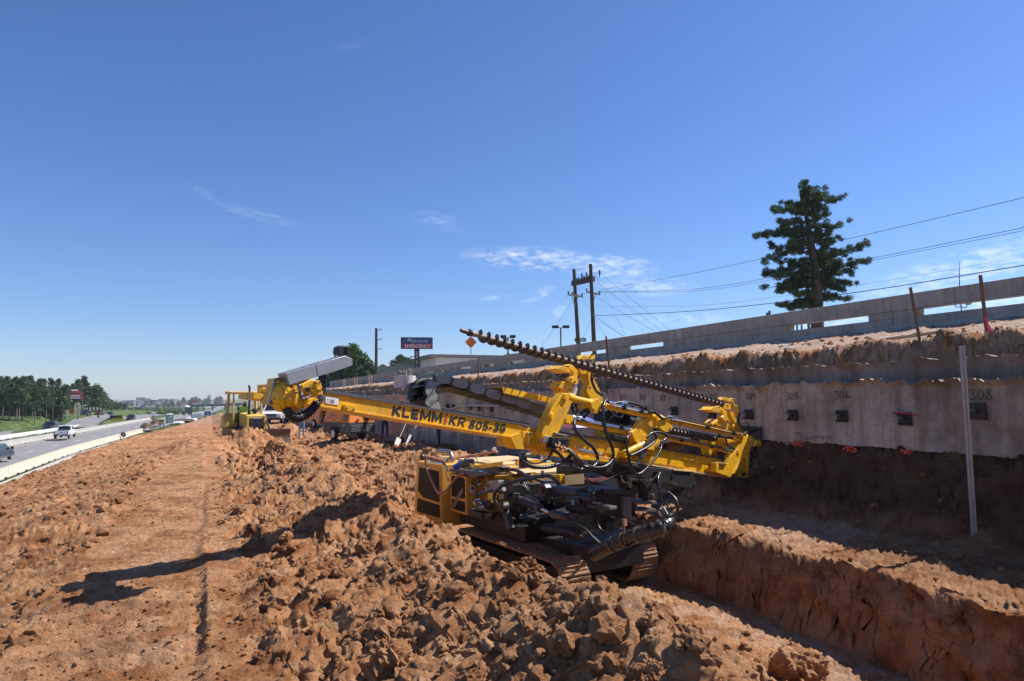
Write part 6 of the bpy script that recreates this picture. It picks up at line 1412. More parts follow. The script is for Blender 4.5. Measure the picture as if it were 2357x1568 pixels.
    MB().box((-h2 - .03, 0, .55), (.14, W_ * .96, .20)).build('rear_bumper', bc, root, bevel=.03); MB().box((h2 + .02, 0, .52), (.16, W_ * .97, .24)).build('front_bumper', bc, root, bevel=.03)
    MB().box((h2 + .005, 0, .86 if kind == 'pickup' else .64), (.03, W_ * .52, .30 if kind == 'pickup' else .14)).build('grille', BLK2, root)
    MB().box((-h2 - .105, 0, .62), (.01, .32, .15)).build('licence_plate', WHITE, root)
    if kind == 'pickup':
        MB().box((-1.86, 0, 1.225), (2.1, W_ * .80, .02)).build('bed', BLK2, root)
        MB().lathe((-h2 - .002, 0, .95), (-1, 0, 0), [(0, .10), (.015, .09)], 14).build('badge', BLK2, root)
        for i in range(4): MB().box((h2 + .022, 0, .77 + .06 * i), (.012, W_ * .50, .022)).build('grille_bar', GRY, root)
        MB().lathe((h2 + .03, 0, .86), (1, 0, 0), [(0, .07), (.012, .06)], 16).build('badge', BLUE, root)
        MB().box((-.66, 0, 1.86), (.05, .5, .05)).build('brake_lamp', BLK2, cb)
    return root
def road_pt(px, x):                            # on the motorway surface, lane centre x
    y = 60.
    for _ in range(30):
        X = x + float(curve_x(y)); d = ray((px, 950)); y = X * d.y / d.x
    return V(x + float(curve_x(y)), y, float(far_z(y)))
def heading(y): return math.atan2(1, (float(curve_x(y + 1)) - float(curve_x(y))))
c = on_z((150, 1008), -3.2); car('pickup_truck', 'white crew cab pickup driving away on the motorway', 'pickup', CARW, 'pickup', c, R(88))
c = on_z((-14, 1062), -3.2); car('minivan', 'slate grey minivan cut by the left edge of the picture', 'minivan', CARG, 'van', c, R(87))
for px, z, lab, kind, pt in [((116, 990), -3.2, 'dark blue suv on the far carriageway in front of the wood', 'suv', CARK), ((197, 971), -3.0, 'small dark car behind the white barrier, left of the orange barrels', 'sedan', CARK), ((228, 967), -2.9, 'maroon car roof showing behind the white barrier', 'sedan', CARR),
                             ((253, 955), -1.5, 'dark pickup coming down the exit ramp', 'suv', CARG), ((302, 963), -2.6, 'black suv with lit headlights below the green mound', 'suv', CARK)]:
    c = on_z(px, z); c.z = max(gz(c.x, c.y), -3.25); car('parked_car' if False else 'car', lab, 'car', pt, kind, c, R(-92), None)
dpk = 74; c = on_z((633, 974), 0.05); car('pickup_truck', 'white pickup parked on the dirt behind the bulldozer, facing the camera', 'pickup', CARW, 'pickup', V(c.x, c.y, gz(c.x, c.y)), R(-103))
for i, (px, lab) in enumerate([((467, 936), 'first tiny dark truck on the distant road'), ((497, 931), 'tiny dark car on the distant road right of the blue signs'), ((523, 929), 'tiny dark car on the distant road nearest the bulldozer roof')]):
    D = 420 + 60 * i; q = P(px, D); o = car('car', lab, 'car', [CARK, CARG, CARK][i], 'suv', V(q.x, q.y, q.z), R(-95), 'far cars on the motorway')
# ------------------------------------------------------------------ roadside things on the left
def lamp_pole(px, D, h, label, zb, arms=1, m=GRY, name='street_lamp'):
    q = P(px, D); o = thing(name, label, 'street lamp', (q.x, q.y, zb)); MB().tube([(q.x, q.y, zb), (q.x, q.y, zb + h)], [.14, .08], 8, spline=False).build('pole', m, o)
    for s in ((1, -1)[:arms]):
        a = V(q.x, q.y, zb + h); e = a + V(s * 1.3, 0, .2); MB().tube([a, a + V(s * 1.2, 0, .3), e], .04, 6).build('arm', m, o); MB().box(e, (1.0, .35, .16)).build('lamp_head', LAMPW if m is GRY else m, o, bevel=.03)
lamp_pole((180, 940), 165, 4.0, 'grey street lamp beside the red pylon sign', -2.8)
def upole(pt, pb, D, r, label, arms=(), name='utility_pole', m=POLE, cat='pole', group=None):
    b_, t_ = P(pb, D), P(pt, D); o = thing(name, label, cat, b_, group=group); MB().tube([b_, t_], [r * 1.3, r * .8], 8, spline=False).build('shaft', m, o)
    for (f, w, dz, dirv) in arms:
        c = b_.lerp(t_, f); d = V(dirv).normalized(); MB().bar(c - d * w / 2 + V(0, -.2, dz), c + d * w / 2 + V(0, -.2, dz), .12, .14).build('crossarm', m, o)
        for k in (-.45, -.2, .2, .45): MB().cyl(c + d * w * k + V(0, -.2, dz + .05), c + d * w * k + V(0, -.2, dz + .28), .05, n=6).build('insulator', GRY, o)
    return o
upole((123, 900), (120, 985), 172, .16, 'dark utility pole with a white lamp bar among the pines', [(.62, 3.4, 0, (1, 0, 0))])
upole((233, 903), (226, 962), 160, .15, 'leaning utility pole at the edge of the grass bank', [(.9, 2.2, 0, (1, 0, 0))])
# red pylon sign
def at(px, D, z=None):
    q = P(px, D); return V(q.x, q.y, q.z if z is None else z)
def red_sign():
    D = 205; m = m_per_px(D); q = P((168, 955), D); o = thing('pylon_sign', 'tall red brick pylon sign with a crimson panel, at the edge of the wood', 'sign', q)
    fx = V(.985, .17, 0); fy = V(-.17, .985, 0)
    def bx(x0, x1, z0, z1, nm, mt, par=None, d=1.2, off=0.): return MB().para(q + fx * x0 * m + V(0, 0, z0 * m) + fy * off, fx * (x1 - x0) * m, fy * d, V(0, 0, (z1 - z0) * m)).build(nm, mt, par or o)
    bx(-17, -8, 0, 21, 'stone_leg', CREAM); bx(5, 13, 0, 16, 'stone_leg', CREAM)
    MB().prism([q + fx * a * m + V(0, 0, b * m) for a, b in ((-8, 0), (0, 0), (3, 24), (6, 36), (-7, 36))], fy * 1.4).build('brick_shaft', mat('red_brick', (.20, .05, .03), .9, var=.2, scale=1), o)
    h = bx(-8, 18, 36, 55, 'sign_head', mat('red_brick', (.2, .05, .03)), None, 2.2, -.4); bx(-9, 14, 40, 46, 'sign_panel', mat('crimson_panel', (.5, .02, .08), .5), h, .12, -.55); bx(-5, 12, 50, 54, 'sign_panel', REDP, h, .12, -.55); bx(-7, 13, 37.5, 39.2, 'sign_panel', WHITE, h, .1, -.55); bx(-4, 8, 55, 58, 'sign_top', WHITE, h, 1.0)
    for z_ in (41.8, 44.2): bx(-6, 11, z_, z_ + 1.1, 'lettering', WHITE, h, .04, -.6)
red_sign()
def board(px0, px1, D, post, face, label, name='billboard', cat='billboard', legs=True, frame=None, words=(), rows=0):
    a, b = P(px0, D), P(px1, D)                # lower-left and upper-right corners
    o = thing(name, label, cat, V((a.x + b.x) / 2, (a.y + b.y) / 2, a.z)); ux_ = V(b.x - a.x, b.y - a.y, 0); w = ux_.length; ux_.normalize(); n = V(ux_.y, -ux_.x, 0); h = b.z - a.z
    f = MB().para(a, ux_ * w, -n * .25, V(0, 0, h)).build('panel', face, o)
    if frame: 
        for z0 in (0, h - .12): MB().para(a + V(0, 0, z0) + n * .03 - ux_ * .05, ux_ * (w + .1), -n * .3, V(0, 0, .12)).build('frame', frame, o)
    for i, (s, m_) in enumerate(words):
        hh = h * .52 / len(words); text('lettering', s, a + ux_ * w * .12 + V(0, 0, h * (.80 - (i + .75) * .72 / len(words))), ux_, (0, 0, 1), hh * .8, m_, o, w * .76, lift=.03)
    for i in range(rows): MB().para(a + n * .03 + ux_ * w * .14 + V(0, 0, h * (.22 + .62 * i / max(rows - 1, 1))), ux_ * w * (.72 - .1 * (i % 2)), -n * .02, V(0, 0, h * .10)).build('print', WHITE, o)
    if legs:
        for k in (.15, .85): MB().cyl(a + ux_ * w * k - n * .15 + V(0, 0, 0), V(a.x + ux_.x * w * k, a.y + ux_.y * w * k, min(gz(a.x, a.y), a.z - .5) - .2) - n * .15, .10, n=8).build('post', post, o)
    return o
board((279, 953), (292, 946), 330, GRY, ORG, 'orange billboard standing on the green mound', rows=2)
MB_ = board((185, 952), (199, 942), 215, mat('red_brick', (.2, .05, .03)), WHITE, 'small white letter board in a brick frame beside the pylon sign', 'notice_board', 'sign', frame=mat('red_brick', (.2, .05, .03)), rows=3)
board((470, 955.5), (485, 946.6), 240, GRY, BLUE, 'big blue motorway services sign above the distant road', 'road_sign', 'sign', rows=3)
board((490, 956), (497, 951), 280, GRY, BLUE, 'smaller blue motorway sign farther down the road', 'road_sign', 'sign', rows=2)
# white diamond sign, barrels on the ramp
def diamond(px, D, s, m, label, pole_h, words=()):
    c = P(px, D); o = thing('diamond_sign', label, 'sign', (c.x, c.y, c.z - pole_h)); d = (V(c.x, c.y, 0)).normalized(); ux_ = V(d.y, -d.x, 0); n = -d
    f = MB().prism([c + ux_ * s, c + V(0, 0, s), c - ux_ * s, c - V(0, 0, s)], -n * .03).build('panel', m, o); MB().cyl(c - n * .06 + V(0, 0, s * .8), c - n * .06 - V(0, 0, pole_h), .035, n=6).build('post', GRY, o)
    if words:
        MB().prism([c + n * .001 + ux_ * s * .93, c + n * .001 + V(0, 0, s * .93), c + n * .001 - ux_ * s * .93, c + n * .001 - V(0, 0, s * .93)], n * .001).build('print', m, o)
    for i, t_ in enumerate(words):
        w = s * [1.0, 1.15, .95, .9][i % 4]; text('lettering', t_, c - ux_ * w / 2 + V(0, 0, s * (.30 - .30 * i)), ux_, (0, 0, 1), s * .20, INK, o, w, lift=.006)
    return o
diamond((245.5, 956), 150, .42, WHITE, 'white back of a diamond road sign beside the ramp', 2.6)
for i, px in enumerate([(205, 982), (212, 979), (223, 976), (228, 970), (234, 966), (240, 962), (246, 960)]):
    q = on_ground((px[0], px[1])); q = V(q.x, q.y, gz(q.x, q.y)); o = thing('traffic_barrel', ORD[i] + ' small orange and white traffic barrel along the exit ramp', 'barrel', q, group='orange barrels along the ramp')
    MB().lathe(q, (0, 0, 1), [(0, .32), (.1, .28), (1.0, .22)], 10).build('body', ORG, o)
    for zz in (.35, .7): MB().lathe(q + V(0, 0, zz), (0, 0, 1), [(0, .275), (.15, .255)], 10).build('stripe', WHITE, o)
def yellow_tank():
    q = on_z((266, 968), -3.2); o = thing('crash_cushion', 'row of yellow water filled crash barrels at the barrier end', 'crash cushion', q)
    for k in range(4): MB().box(q + V(-1.6 + k * 1.05, 0, .5), (.95, .7, 1.0)).build('barrel', mat('safety_yellow', (.75, .48, .02), .5), o, bevel=.08)
yellow_tank()
def guard(px, z): q = on_z(px, z); return q
o = thing('guard_rail', 'steel guard rail curving along the grass bank by the ramp', 'guard rail', (-26, 150, -3.2))
gp = [on_z(p_, z_) for p_, z_ in (((142, 981), -3.1), ((165, 973), -3.0), ((190, 962), -2.6), ((206, 954), -1.9), ((220, 950), -1.2))]
for a, b in zip(gp, gp[1:]): MB().bar(a + V(0, 0, .55), b + V(0, 0, .55), .08, .32).build('rail_beam', GRY, o)
for a in gp: MB().cyl(a, a + V(0, 0, .7), .08, n=6).build('post', GRY, o)
# exit ramp
rp = [on_z(p_, z_) for p_, z_ in (((176, 984), -3.2), ((200, 976), -3.1), ((222, 968), -2.8), ((240, 961), -2.2), ((254, 956), -1.5))]
b = MB()
for i, a in enumerate(rp):
    t = (rp[min(i + 1, 4)] - rp[max(i - 1, 0)]); t.z = 0; t.normalize(); n = V(t.y, -t.x, 0); w = 2.9; zz = max(gz(a.x + n.x * u, a.y + n.y * u) for u in (-w, 0, w)) + .12
    for u, dz in ((-w, 0), (w, 0), (-w, -.8), (w, -.8)): b.v.append((a.x + n.x * u, a.y + n.y * u, zz + dz))
for i in range(4): a = i * 4; b.f += [(a, a + 1, a + 5, a + 4), (a + 1, a + 3, a + 7, a + 5), (a + 2, a, a + 4, a + 6)]
tag(b.build('exit_ramp', ASPH, smooth=False), kind='structure')
# tyre leaning on the barrier, tarps, toilet, hydro clutter on the shoulder
q = on_z(C(5, 1155, 705), -3.2); b = MB(); ax = V(.75, -.55, .38).normalized(); b.lathe(q + V(.1, 0, .42) - ax * .12, ax, [(0, .28), (.02, .42), (.22, .42), (.24, .28), (.20, .25), (.04, .25)], 20)
o = b.build('tyre', TYRE, off=q); tag(o, 'loose black tyre leaning on the cream barrier', 'tyre')
def tarp(px, sx, sy, h, label, m, seed):
    q = on_z(px, -3.2); g = np.arange(0, 13); b = MB(); n = 13
    for i in range(n):
        for j in range(n):
            u, v = i / 12 * 2 - 1, j / 12 * 2 - 1; rr = max(0, 1 - (u * u + v * v) * .8)
            z = h * (rr ** .5) * (1 + .35 * float(fbm(np.array([u * 3. + seed]), np.array([v * 3.]), 3, seed)[0])); b.v.append((q.x + u * sx, q.y + v * sy, q.z + z - .02))
    b.f = [(i * n + j, (i + 1) * n + j, (i + 1) * n + j + 1, i * n + j + 1) for i in range(n - 1) for j in range(n - 1)]
    o = b.build('tarp_bundle', m, off=q); tag(o, label, 'tarp')
tarp((340, 988), 1.3, 4.0, 1.25, 'brown tarp covered bundle at the end of the cream barrier, larger front one', BRNZ, 3); tarp((360, 978), 1.2, 4.5, 1.2, 'brown tarp covered heap behind the larger bundle', BRNZ, 8); tarp((425, 968), 2.6, 5, .5, 'flat brown heap beside the portable toilet', BRNZ, 9)
tarp((410, 973), 1.5, 4, .35, 'pale plastic sheet lying on the shoulder', mat('pale_sheet', (.55, .60, .55), .5), 11); tarp((440, 966), 1.6, 8, .7, 'white plastic sheet heap at the edge of the dirt', mat('white_sheet', (.75, .77, .78), .5), 13)
def toilet():
    q = on_z((390, 974.5), -3.2); D = (q - CAM).dot(_F); o = thing('portable_toilet', 'grey portable toilet with a white roof beside the shoulder', 'toilet', q, R(10), world=False)
    MB().box((0, 0, 1.05), (1.6, 1.6, 2.1)).build('cabin', mat('toilet_grey', (.22, .27, .32), .5), o, bevel=.04); MB().prism([(-.85, -.85, 2.1), (.85, -.85, 2.1), (.85, .85, 2.1), (-.85, .85, 2.1)], (0, 0, .12)).build('roof', WHITE, o, bevel=.05); MB().box((0, 0, 2.32), (1.3, 1.3, .2)).build('roof_cap', WHITE, o, bevel=.08)
    d = MB().box((0, -.815, 1.0), (1.1, .03, 1.85)).build('door', mat('toilet_grey', (.22, .27, .32)), o, bevel=.01)
    for x in (-.36, -.12, .12, .36): MB().box((x, -.835, .85), (.08, .02, 1.3)).build('door_rib', mat('toilet_light', (.30, .35, .40), .5), d)
    MB().box((.1, -.84, 1.75), (.42, .02, .26)).build('sticker', WHITE, d)
toilet()
q = on_z((373, 972), -3.2); MBo = board((366, 972), (378, 966), 128, GRY, mat('hazard_yellow', (.70, .50, .02), .5), 'yellow and black striped hazard board at the barrier end', 'hazard_board', 'sign')
for k in range(4):
    a, b_ = P((367 + k * 3, 971), 127.7), P((369 + k * 3, 967), 127.7); MB().bar(a, b_, .03, .18).build('stripe', INK, MBo)
def silo(px, D, label):
    q = P(px, D); o = thing('mixer_truck', label, 'truck', q, R(-80), world=False)
    o.scale = (.62,) * 3
    MB().box((0, 0, 1.0), (7.5, 2.2, .5)).build('frame', GRY, o); MB().lathe((-2.8, 0, 2.0), (1, 0, .12), [(0, .6), (.8, 1.2), (2.6, 1.25), (4.2, .6)], 16).build('drum', WHITE, o); MB().box((3.0, 0, 1.9), (1.8, 2.3, 2.0)).build('cab', CARG, o, bevel=.1)
    for x in (-2.4, -1.2, 2.8):
        for s in (-1, 1): wheel(o, x, s * 1.0, .5, .3, RIM, s)
silo((430, 956), 150, 'parked mixer truck with a pale drum beyond the portable toilet'); 
q = P((452, 962), 160); b = MB(); b.box(q + V(0, 0, .5), (2.4, 1.6, 1.2)); tag(b.build('site_cabin', WHITE, off=q, bevel=.05), 'small white site box beside the mixer truck', 'cabin')
q = P((481, 949), 150); 
# ------------------------------------------------------------------ trees
def leaf_mesh(clumps, per, size, g, flat=.5, long=1.0):
    # clumps: (x, y, z, r); small leaf-sized faces spread through each clump
    n = len(clumps) * per; cl = np.repeat(np.array(clumps), per, axis=0)
    d = g.normal(size=(n, 3)); d /= np.linalg.norm(d, axis=1)[:, None]; rad = cl[:, 3] * g.uniform(.25, 1.0, n) ** .6
    c = cl[:, :3] + d * rad[:, None] * np.array([1, 1, flat])
    t = g.normal(size=(n, 3)) + d * .8; t /= np.linalg.norm(t, axis=1)[:, None]; u = np.cross(t, g.normal(size=(n, 3))); u /= np.linalg.norm(u, axis=1)[:, None]
    s = size * g.uniform(.6, 1.4, n)[:, None]
    a = c - u * s * .5 ; b = c + u * s * .5; e = c + t * s * long
    return np.stack([a, b, e], 1).reshape(-1, 3), np.arange(n * 3).reshape(-1, 3)
def crown_obj(v, f, m, parent):
    me = bpy.data.meshes.new('crown'); me.vertices.add(len(v)); me.vertices.foreach_set('co', v.astype(np.float32).ravel()); me.loops.add(f.size); me.loops.foreach_set('vertex_index', f.astype(np.int32).ravel()); me.polygons.add(len(f)); me.polygons.foreach_set('loop_start', (np.arange(len(f)) * 3).astype(np.int32)); me.update(calc_edges=True); me.materials.append(m)
    o = bpy.data.objects.new('crown', me); COL.objects.link(o); o.parent = parent; return o
def pine_proto(seed, label, h=15., base=.42, wid=2.6, m=NEEDLE, bark=BARKL, cat='tree', n=44, per=60, size=.42):
    g = np.random.default_rng(seed); o = thing('pine_tree', label, cat, (0, 0, -200), world=False)
    lean = g.normal(0, .25, 2); tp = [(lean[0] * t * t * 2, lean[1] * t * t * 2, h * t) for t in np.linspace(0, .97, 7)]
    MB().tube(tp, [.26, .23, .2, .17, .13, .08, .03], 8, spline=False).build('trunk', bark, o)
    cl = []; br = MB()
    for i in range(n):
        t = base + (1 - base) * (i / (n - 1)); R_ = wid * (1 - ((t - base) / (1 - base)) ** 1.6 * .8) * g.uniform(.45, 1.1); a = g.uniform(0, 6.28)
        c = V(lean[0] * t * t * 2, lean[1] * t * t * 2, h * t); e = c + V(math.cos(a) * R_, math.sin(a) * R_, g.uniform(-.3, .5)); br.tube([c, c.lerp(e, .5) + V(0, 0, .1), e], [.05, .04, .02], 4, spline=False)
        for k in (1.0, .62): p = c.lerp(e, k); cl.append((p.x, p.y, p.z + .1, g.uniform(.55, 1.05)))
    br.build('limbs', bark, o); v, f = leaf_mesh(cl, per // 2, size, g, .55); crown_obj(v, f, m, o); return o
def leafy_proto(seed, label, h=9., wid=3.5, m=LEAF, per=60, n=46, size=.4, name='broadleaf_tree', trunk=.25):
    g = np.random.default_rng(seed); o = thing(name, label, 'tree', (0, 0, -200), world=False)
    MB().tube([(0, 0, 0), (.1, 0, h * .3), (0, .1, h * .7)], [.28, .2, .07], 8).build('trunk', BARK, o); cl = []; br = MB()
    for i in range(n):
        t = g.uniform(trunk, 1); R_ = wid * math.sin(min(1, (t - trunk) / (1 - trunk) * .85 + .22) * math.pi) ** .6 * g.uniform(.2, 1); a = g.uniform(0, 6.28); p = V(math.cos(a) * R_, math.sin(a) * R_, h * t)
        cl.append((p.x, p.y, p.z, g.uniform(.5, 1.1) * wid / 3.2)); 
        if i % 3 == 0: br.tube([(0, .05, h * t * .7), (p.x * .6, p.y * .6, p.z * .9), tuple(p)], [.06, .04, .02], 4, spline=False)
    br.build('limbs', BARK, o); v, f = leaf_mesh(cl, per, size, g, .75); crown_obj(v, f, m, o); return o
PROTO = [pine_proto(21 + i, 'pine', 15 + i % 2 * 2, .40 + .05 * (i % 3), 2.6 + .3 * i, per=64) for i in range(4)]
BPROTO = [leafy_proto(41 + i, 'broadleaf', 9, 3.4 + .3 * i) for i in range(3)]
USED = set()
def plant(proto, x, y, z, sc, label, group, rz=None):
    if proto.name not in USED:
        USED.add(proto.name); proto.location = (x, y, z - .15); proto.rotation_euler = (0, 0, random.uniform(0, 6.28)); proto.scale = (sc,) * 3; tag(proto, label, None, group); return proto
    return dup(proto, (x, y, z - .15), random.uniform(0, 6.28) if rz is None else rz, sc, label, group)
# the wood on the far bank: front trunks are trees of their own
front = [(8, 962, 172, 1.02), (28, 975, 170, 1.0), (55, 985, 165, 1.03), (66, 982, 172, .95), (95, 975, 176, .98), (135, 966, 182, 1.0), (155, 962, 190, .96), (183, 960, 190, 1.0), (200, 955, 196, .95), (210, 955, 200, .9), (76, 962, 186, 1.05), (112, 965, 190, 1.08), (40, 965, 188, 1.05), (168, 958, 205, .98), (20, 960, 195, 1.1), (148, 955, 208, 1.05), (122, 955, 215, 1.1), (90, 955, 212, 1.15), (62, 955, 210, 1.15), (5, 955, 215, 1.15), (225, 952, 215, .82), (237, 950, 222, .86), (-20, 960, 180, 1.1), (-45, 965, 185, 1.1)]
labs = ['tall pine trunk in the front row of the wood left of the red pylon sign']
front += [(170, 955, 196, .9), (103, 955, 172, 1.0), (48, 955, 178, 1.05), (-8, 955, 170, 1.0)]
ORD += ['twenty-first', 'twenty-second', 'twenty-third', 'twenty-fourth', 'twenty-fifth', 'twenty-sixth', 'twenty-seventh', 'twenty-eighth', 'twenty-ninth', 'thirtieth']
for i, (px, py, D, sc) in enumerate(sorted(front)):
    D = D * (.95 if px < 185 else 1.14); q = P((px * .79, 950), D); zz = gz(q.x, q.y); plant(PROTO[i % 4], q.x, q.y, zz, sc * .585 * random.uniform(.93, 1.06), ORD[i] + ' pine from the left in the dense wood beyond the motorway', 'pines in the wood beyond the motorway')
for px, D, sc, w_ in [(176, 232, .72, 'left'), (188, 236, .80, 'middle'), (198, 238, .66, 'right')]: q = P((px, 950), D); plant(PROTO[px % 4], q.x, q.y, gz(q.x, q.y), sc, w_ + ' one of three pines just behind the red pylon sign', 'pines behind the pylon sign')
for i, (px, D, sc) in enumerate([(204, 250, .9), (212, 245, .98), (220, 240, 1.1), (228, 250, .95), (236, 258, .75), (246, 262, .6), (256, 275, .5), (266, 280, .45), (276, 290, .4), (286, 300, .36)]):
    q = P((px, 950), D); plant(BPROTO[i % 3], q.x, q.y, gz(q.x, q.y), sc * .95, ORD[i] + ' dark leafy tree in the clump beyond the exit ramp', 'leafy trees beyond the ramp')
# understorey of the wood
g5 = np.random.default_rng(77); cl = []
for i in range(560):
    px = g5.uniform(-90, 148); q = P((px, 950), g5.uniform(178, 240)); cl.append((q.x, q.y, gz(q.x, q.y) + g5.uniform(1.6, 6.4), g5.uniform(1.0, 2.0)))
v, f = leaf_mesh(cl, 60, .8, g5, .8); uo = crown_obj(v, f, NEEDLE, None); uo.name = 'woodland_foliage'; tag(uo, kind='stuff')
cl = []
for i in range(300):
    px = g5.uniform(240, 560); q = P((px, 940), g5.uniform(300, 800)); y_ = q.y
    if -26 < q.x - float(curve_x(y_)) < 2: continue
    if 270 < px < 330 and q.y < 420: continue
    cl.append((q.x, q.y, gz(q.x, q.y) + g5.uniform(.0, .8), g5.uniform(.8, 1.8)))
v, f = leaf_mesh(cl, 40, 1.1, g5, .6); uo = crown_obj(v, f, BUSH, None); uo.name = 'distant_shrubs'; tag(uo, kind='stuff')
# ------------------------------------------------------------------ the town on the horizon
def block(px0, px1, ytop, D, dep, wallm, label, floors=3, bays=6, roof=None, name='town_building', gable=False, ybase=936):
    a, b = P((px0, ybase), D), P((px1, ybase), D); t = P(((px0 + px1) / 2, ytop), D); zb = min(a.z, t.z - 2) - 3; h = t.z - zb
    o = thing(name, label, 'building', V((a.x + b.x) / 2, (a.y + b.y) / 2, zb)); ux_ = V(b.x - a.x, b.y - a.y, 0); w = ux_.length; ux_.normalize(); n = V(ux_.y, -ux_.x, 0); a = V(a.x, a.y, zb)
    if n.dot(CAM - a) < 0: n = -n
    rt = Matrix.Rotation(R(38), 3, 'Z'); ux_ = rt @ ux_; n = rt @ n
    wl_ = MB().para(a, ux_ * w, -n * dep, V(0, 0, h)).build('wall', wallm, o)
    if gable: MB().prism([a + V(0, 0, h) - ux_ * .5 + n * .4, a + V(0, 0, h) + ux_ * (w + .5) + n * .4, a + V(0, 0, h + h * .28) + ux_ * (w * .85) - n * dep / 2, a + V(0, 0, h + h * .28) + ux_ * (w * .15) - n * dep / 2], -n * .3 + V(0, 0, -.2)).build('roof', ROOFG, o)
    else: MB().para(a + V(0, 0, h) - ux_ * .3 + n * .3, ux_ * (w + .6), -n * (dep + .6), V(0, 0, .7)).build('roof', roof or wallm, o)
    vis = t.z - P(((px0 + px1) / 2, ybase), D).z; fh = vis / floors
    for i in range(floors):
        for j in range(bays):
            MB().para(a + ux_ * (w * (j + .28) / bays) + n * .05 + V(0, 0, h - vis + fh * (i + .3)), ux_ * w * .36 / bays, -n * .12, V(0, 0, fh * .42)).build('window', mat('hazy_window', (.13, .15, .18), .3), o)
    return o
BL = [(232, 248, 927, 620, 16, CITYW, 'low white hall with stepped gable at the far left of the town', 1, 3, True), (248, 260, 925, 640, 14, CITYD, 'grey roofed house right of the low white hall', 2, 4, True), (260, 284, 925, 640, 20, CITYW, 'long pale apartment row with grey roofs at the left end of the town', 2, 7, True),
      (286, 296, 923.5, 600, 16, CITYB, 'beige five storey block left of the brick hotel wing', 4, 5, False), (296, 308, 923, 590, 16, CITYR, 'narrow brick and white hotel wing', 4, 4, False), (308, 318, 922, 580, 14, CITYW, 'white tower block beside the brick hotel wing', 4, 3, False), (318, 329, 923, 570, 14, CITYB, 'cream block in front of the brick tower', 4, 4, False),
      (318, 334, 915.5, 900, 20, CITYR, 'tall stepped brick tower, highest of the town', 5, 4, False), (331, 345, 918, 890, 20, CITYR, 'brick office wing right of the stepped tower', 4, 6, False), (338, 352, 923, 600, 18, CITYD, 'dark slate office block in the middle of the town', 4, 7, False), (352, 373, 921.5, 560, 18, CITYD, 'grey hotel wing with narrow windows', 4, 8, False),
      (373, 387, 919.5, 550, 18, CITYB, 'beige hotel wing right of the grey one', 4, 6, False), (386, 401, 920.5, 548, 18, CITYB, 'second beige hotel wing with a white band', 4, 6, False), (400, 407.5, 919.5, 545, 16, CITYW, 'white fronted hotel end block', 4, 3, False), (297, 351, 937, 420, 16, CITYB, 'long low beige shop building with a flat roof and dark windows', 1, 9, False), (350, 377, 935, 430, 14, CITYB, 'low shop extension with a dark porch', 1, 4, False),
      (413, 435, 930, 520, 14, mat('diner_front', (.6, .2, .12), .8), 'low orange and white roadside diner', 1, 5, False), (424, 439, 924.5, 700, 14, CITYW, 'long white warehouse behind the diner', 1, 6, False), (440, 462, 926, 700, 14, CITYW, 'pale store right of the white warehouse', 1, 5, False), (394, 413, 931.5, 500, 12, CITYW, 'white low store left of the diner', 1, 5, False), (260, 296, 938.5, 420, 12, CITYW, 'white parking deck at the foot of the town', 1, 6, False),
      (462, 478, 925.5, 720, 14, CITYR, 'red roofed row of shops under the tall trees', 1, 5, False), (480, 496, 924, 740, 14, CITYW, 'white shop right of the red roofed row', 1, 4, False)]
for r_ in BL: block(r_[0], r_[1], r_[2], r_[3] * 2.0, r_[4] * 1.6, r_[5], r_[6], r_[7], r_[8], gable=r_[9], ybase=r_[2] + (15 if r_[7] > 1 else 7))
for i, (px, D, sc, k) in enumerate(sorted([(236, 800, .9, 0), (262, 820, .8, 1), (290, 860, .8, 2), (304, 900, .8, 0), (345, 880, .8, 1), (362, 830, .75, 2), (378, 840, .8, 0), (388, 850, .7, 1), (398, 830, .9, 2), (410, 840, 1.0, 0), (442, 1300, 1.7, 1), (450, 1300, 1.8, 2), (458, 1340, 1.5, 1), (472, 1300, 1.4, 0), (480, 1320, 1.6, 2), (498, 1260, 1.7, 0), (506, 1300, 1.9, 1), (422, 1200, 1.6, 0), (436, 900, 1.0, 1), (268, 700, .8, 2), (250, 720, .8, 1)])):
    q = P((px, 940), D); plant(BPROTO[k], q.x, q.y, gz(q.x, q.y) - .3, sc, ORD[i] + ' distant tree counted across the town skyline', 'trees among the town buildings')
def overpass():
    D = 620; a, b = P((438, 935), D), P((560, 931), D); o = thing('overpass', 'dark road bridge crossing the distant motorway', 'bridge', a); d = (b - a)
    MB().bar(a, b, 9, 1.5).build('deck', mat('bridge_deck', (.07, .07, .075), .8), o); MB().bar(a + V(0, -4.6, 1), b + V(0, -4.6, 1), .3, .8).build('parapet', GRY, o)
    for k in (.14, .42, .66, .9): p = a.lerp(b, k); MB().box(p - V(0, 0, 4.5), (1.6, 4, 9)).build('pier', CONC, o)
overpass()
def smallsign(px, D, h, m, label):
    q = P(px, D); z = gz(q.x, q.y); o = thing('roadside_sign', label, 'sign', (q.x, q.y, z)); MB().cyl((q.x, q.y, z), (q.x, q.y, q.z), .25, n=6).build('post', GRY, o); MB().box((q.x, q.y, q.z + h / 2), (h * 1.1, .4, h)).build('panel', m, o)
smallsign((365, 931), 800, 4, WHITE, 'white pole sign in front of the hotels'); smallsign((450, 929), 900, 4, REDP, 'red pole sign right of the diner'); smallsign((440, 929), 900, 4, REDP, 'red and white pole sign left of the tall dark trees'); smallsign((329, 937), 760, 3, BLUE, 'blue pole sign by the low shop'); smallsign((481, 916), 1400, 6, CITYW, 'white pole sign at the top of the distant hill')
smallsign((353, 957), 200, 1.2, WHITE, 'small white sign on the mound')
b = MB(); q = P((192, 958), 330); b.tube([(q.x, q.y, -4), (q.x, q.y, 4.6)], [.3, .15], 6, spline=False)
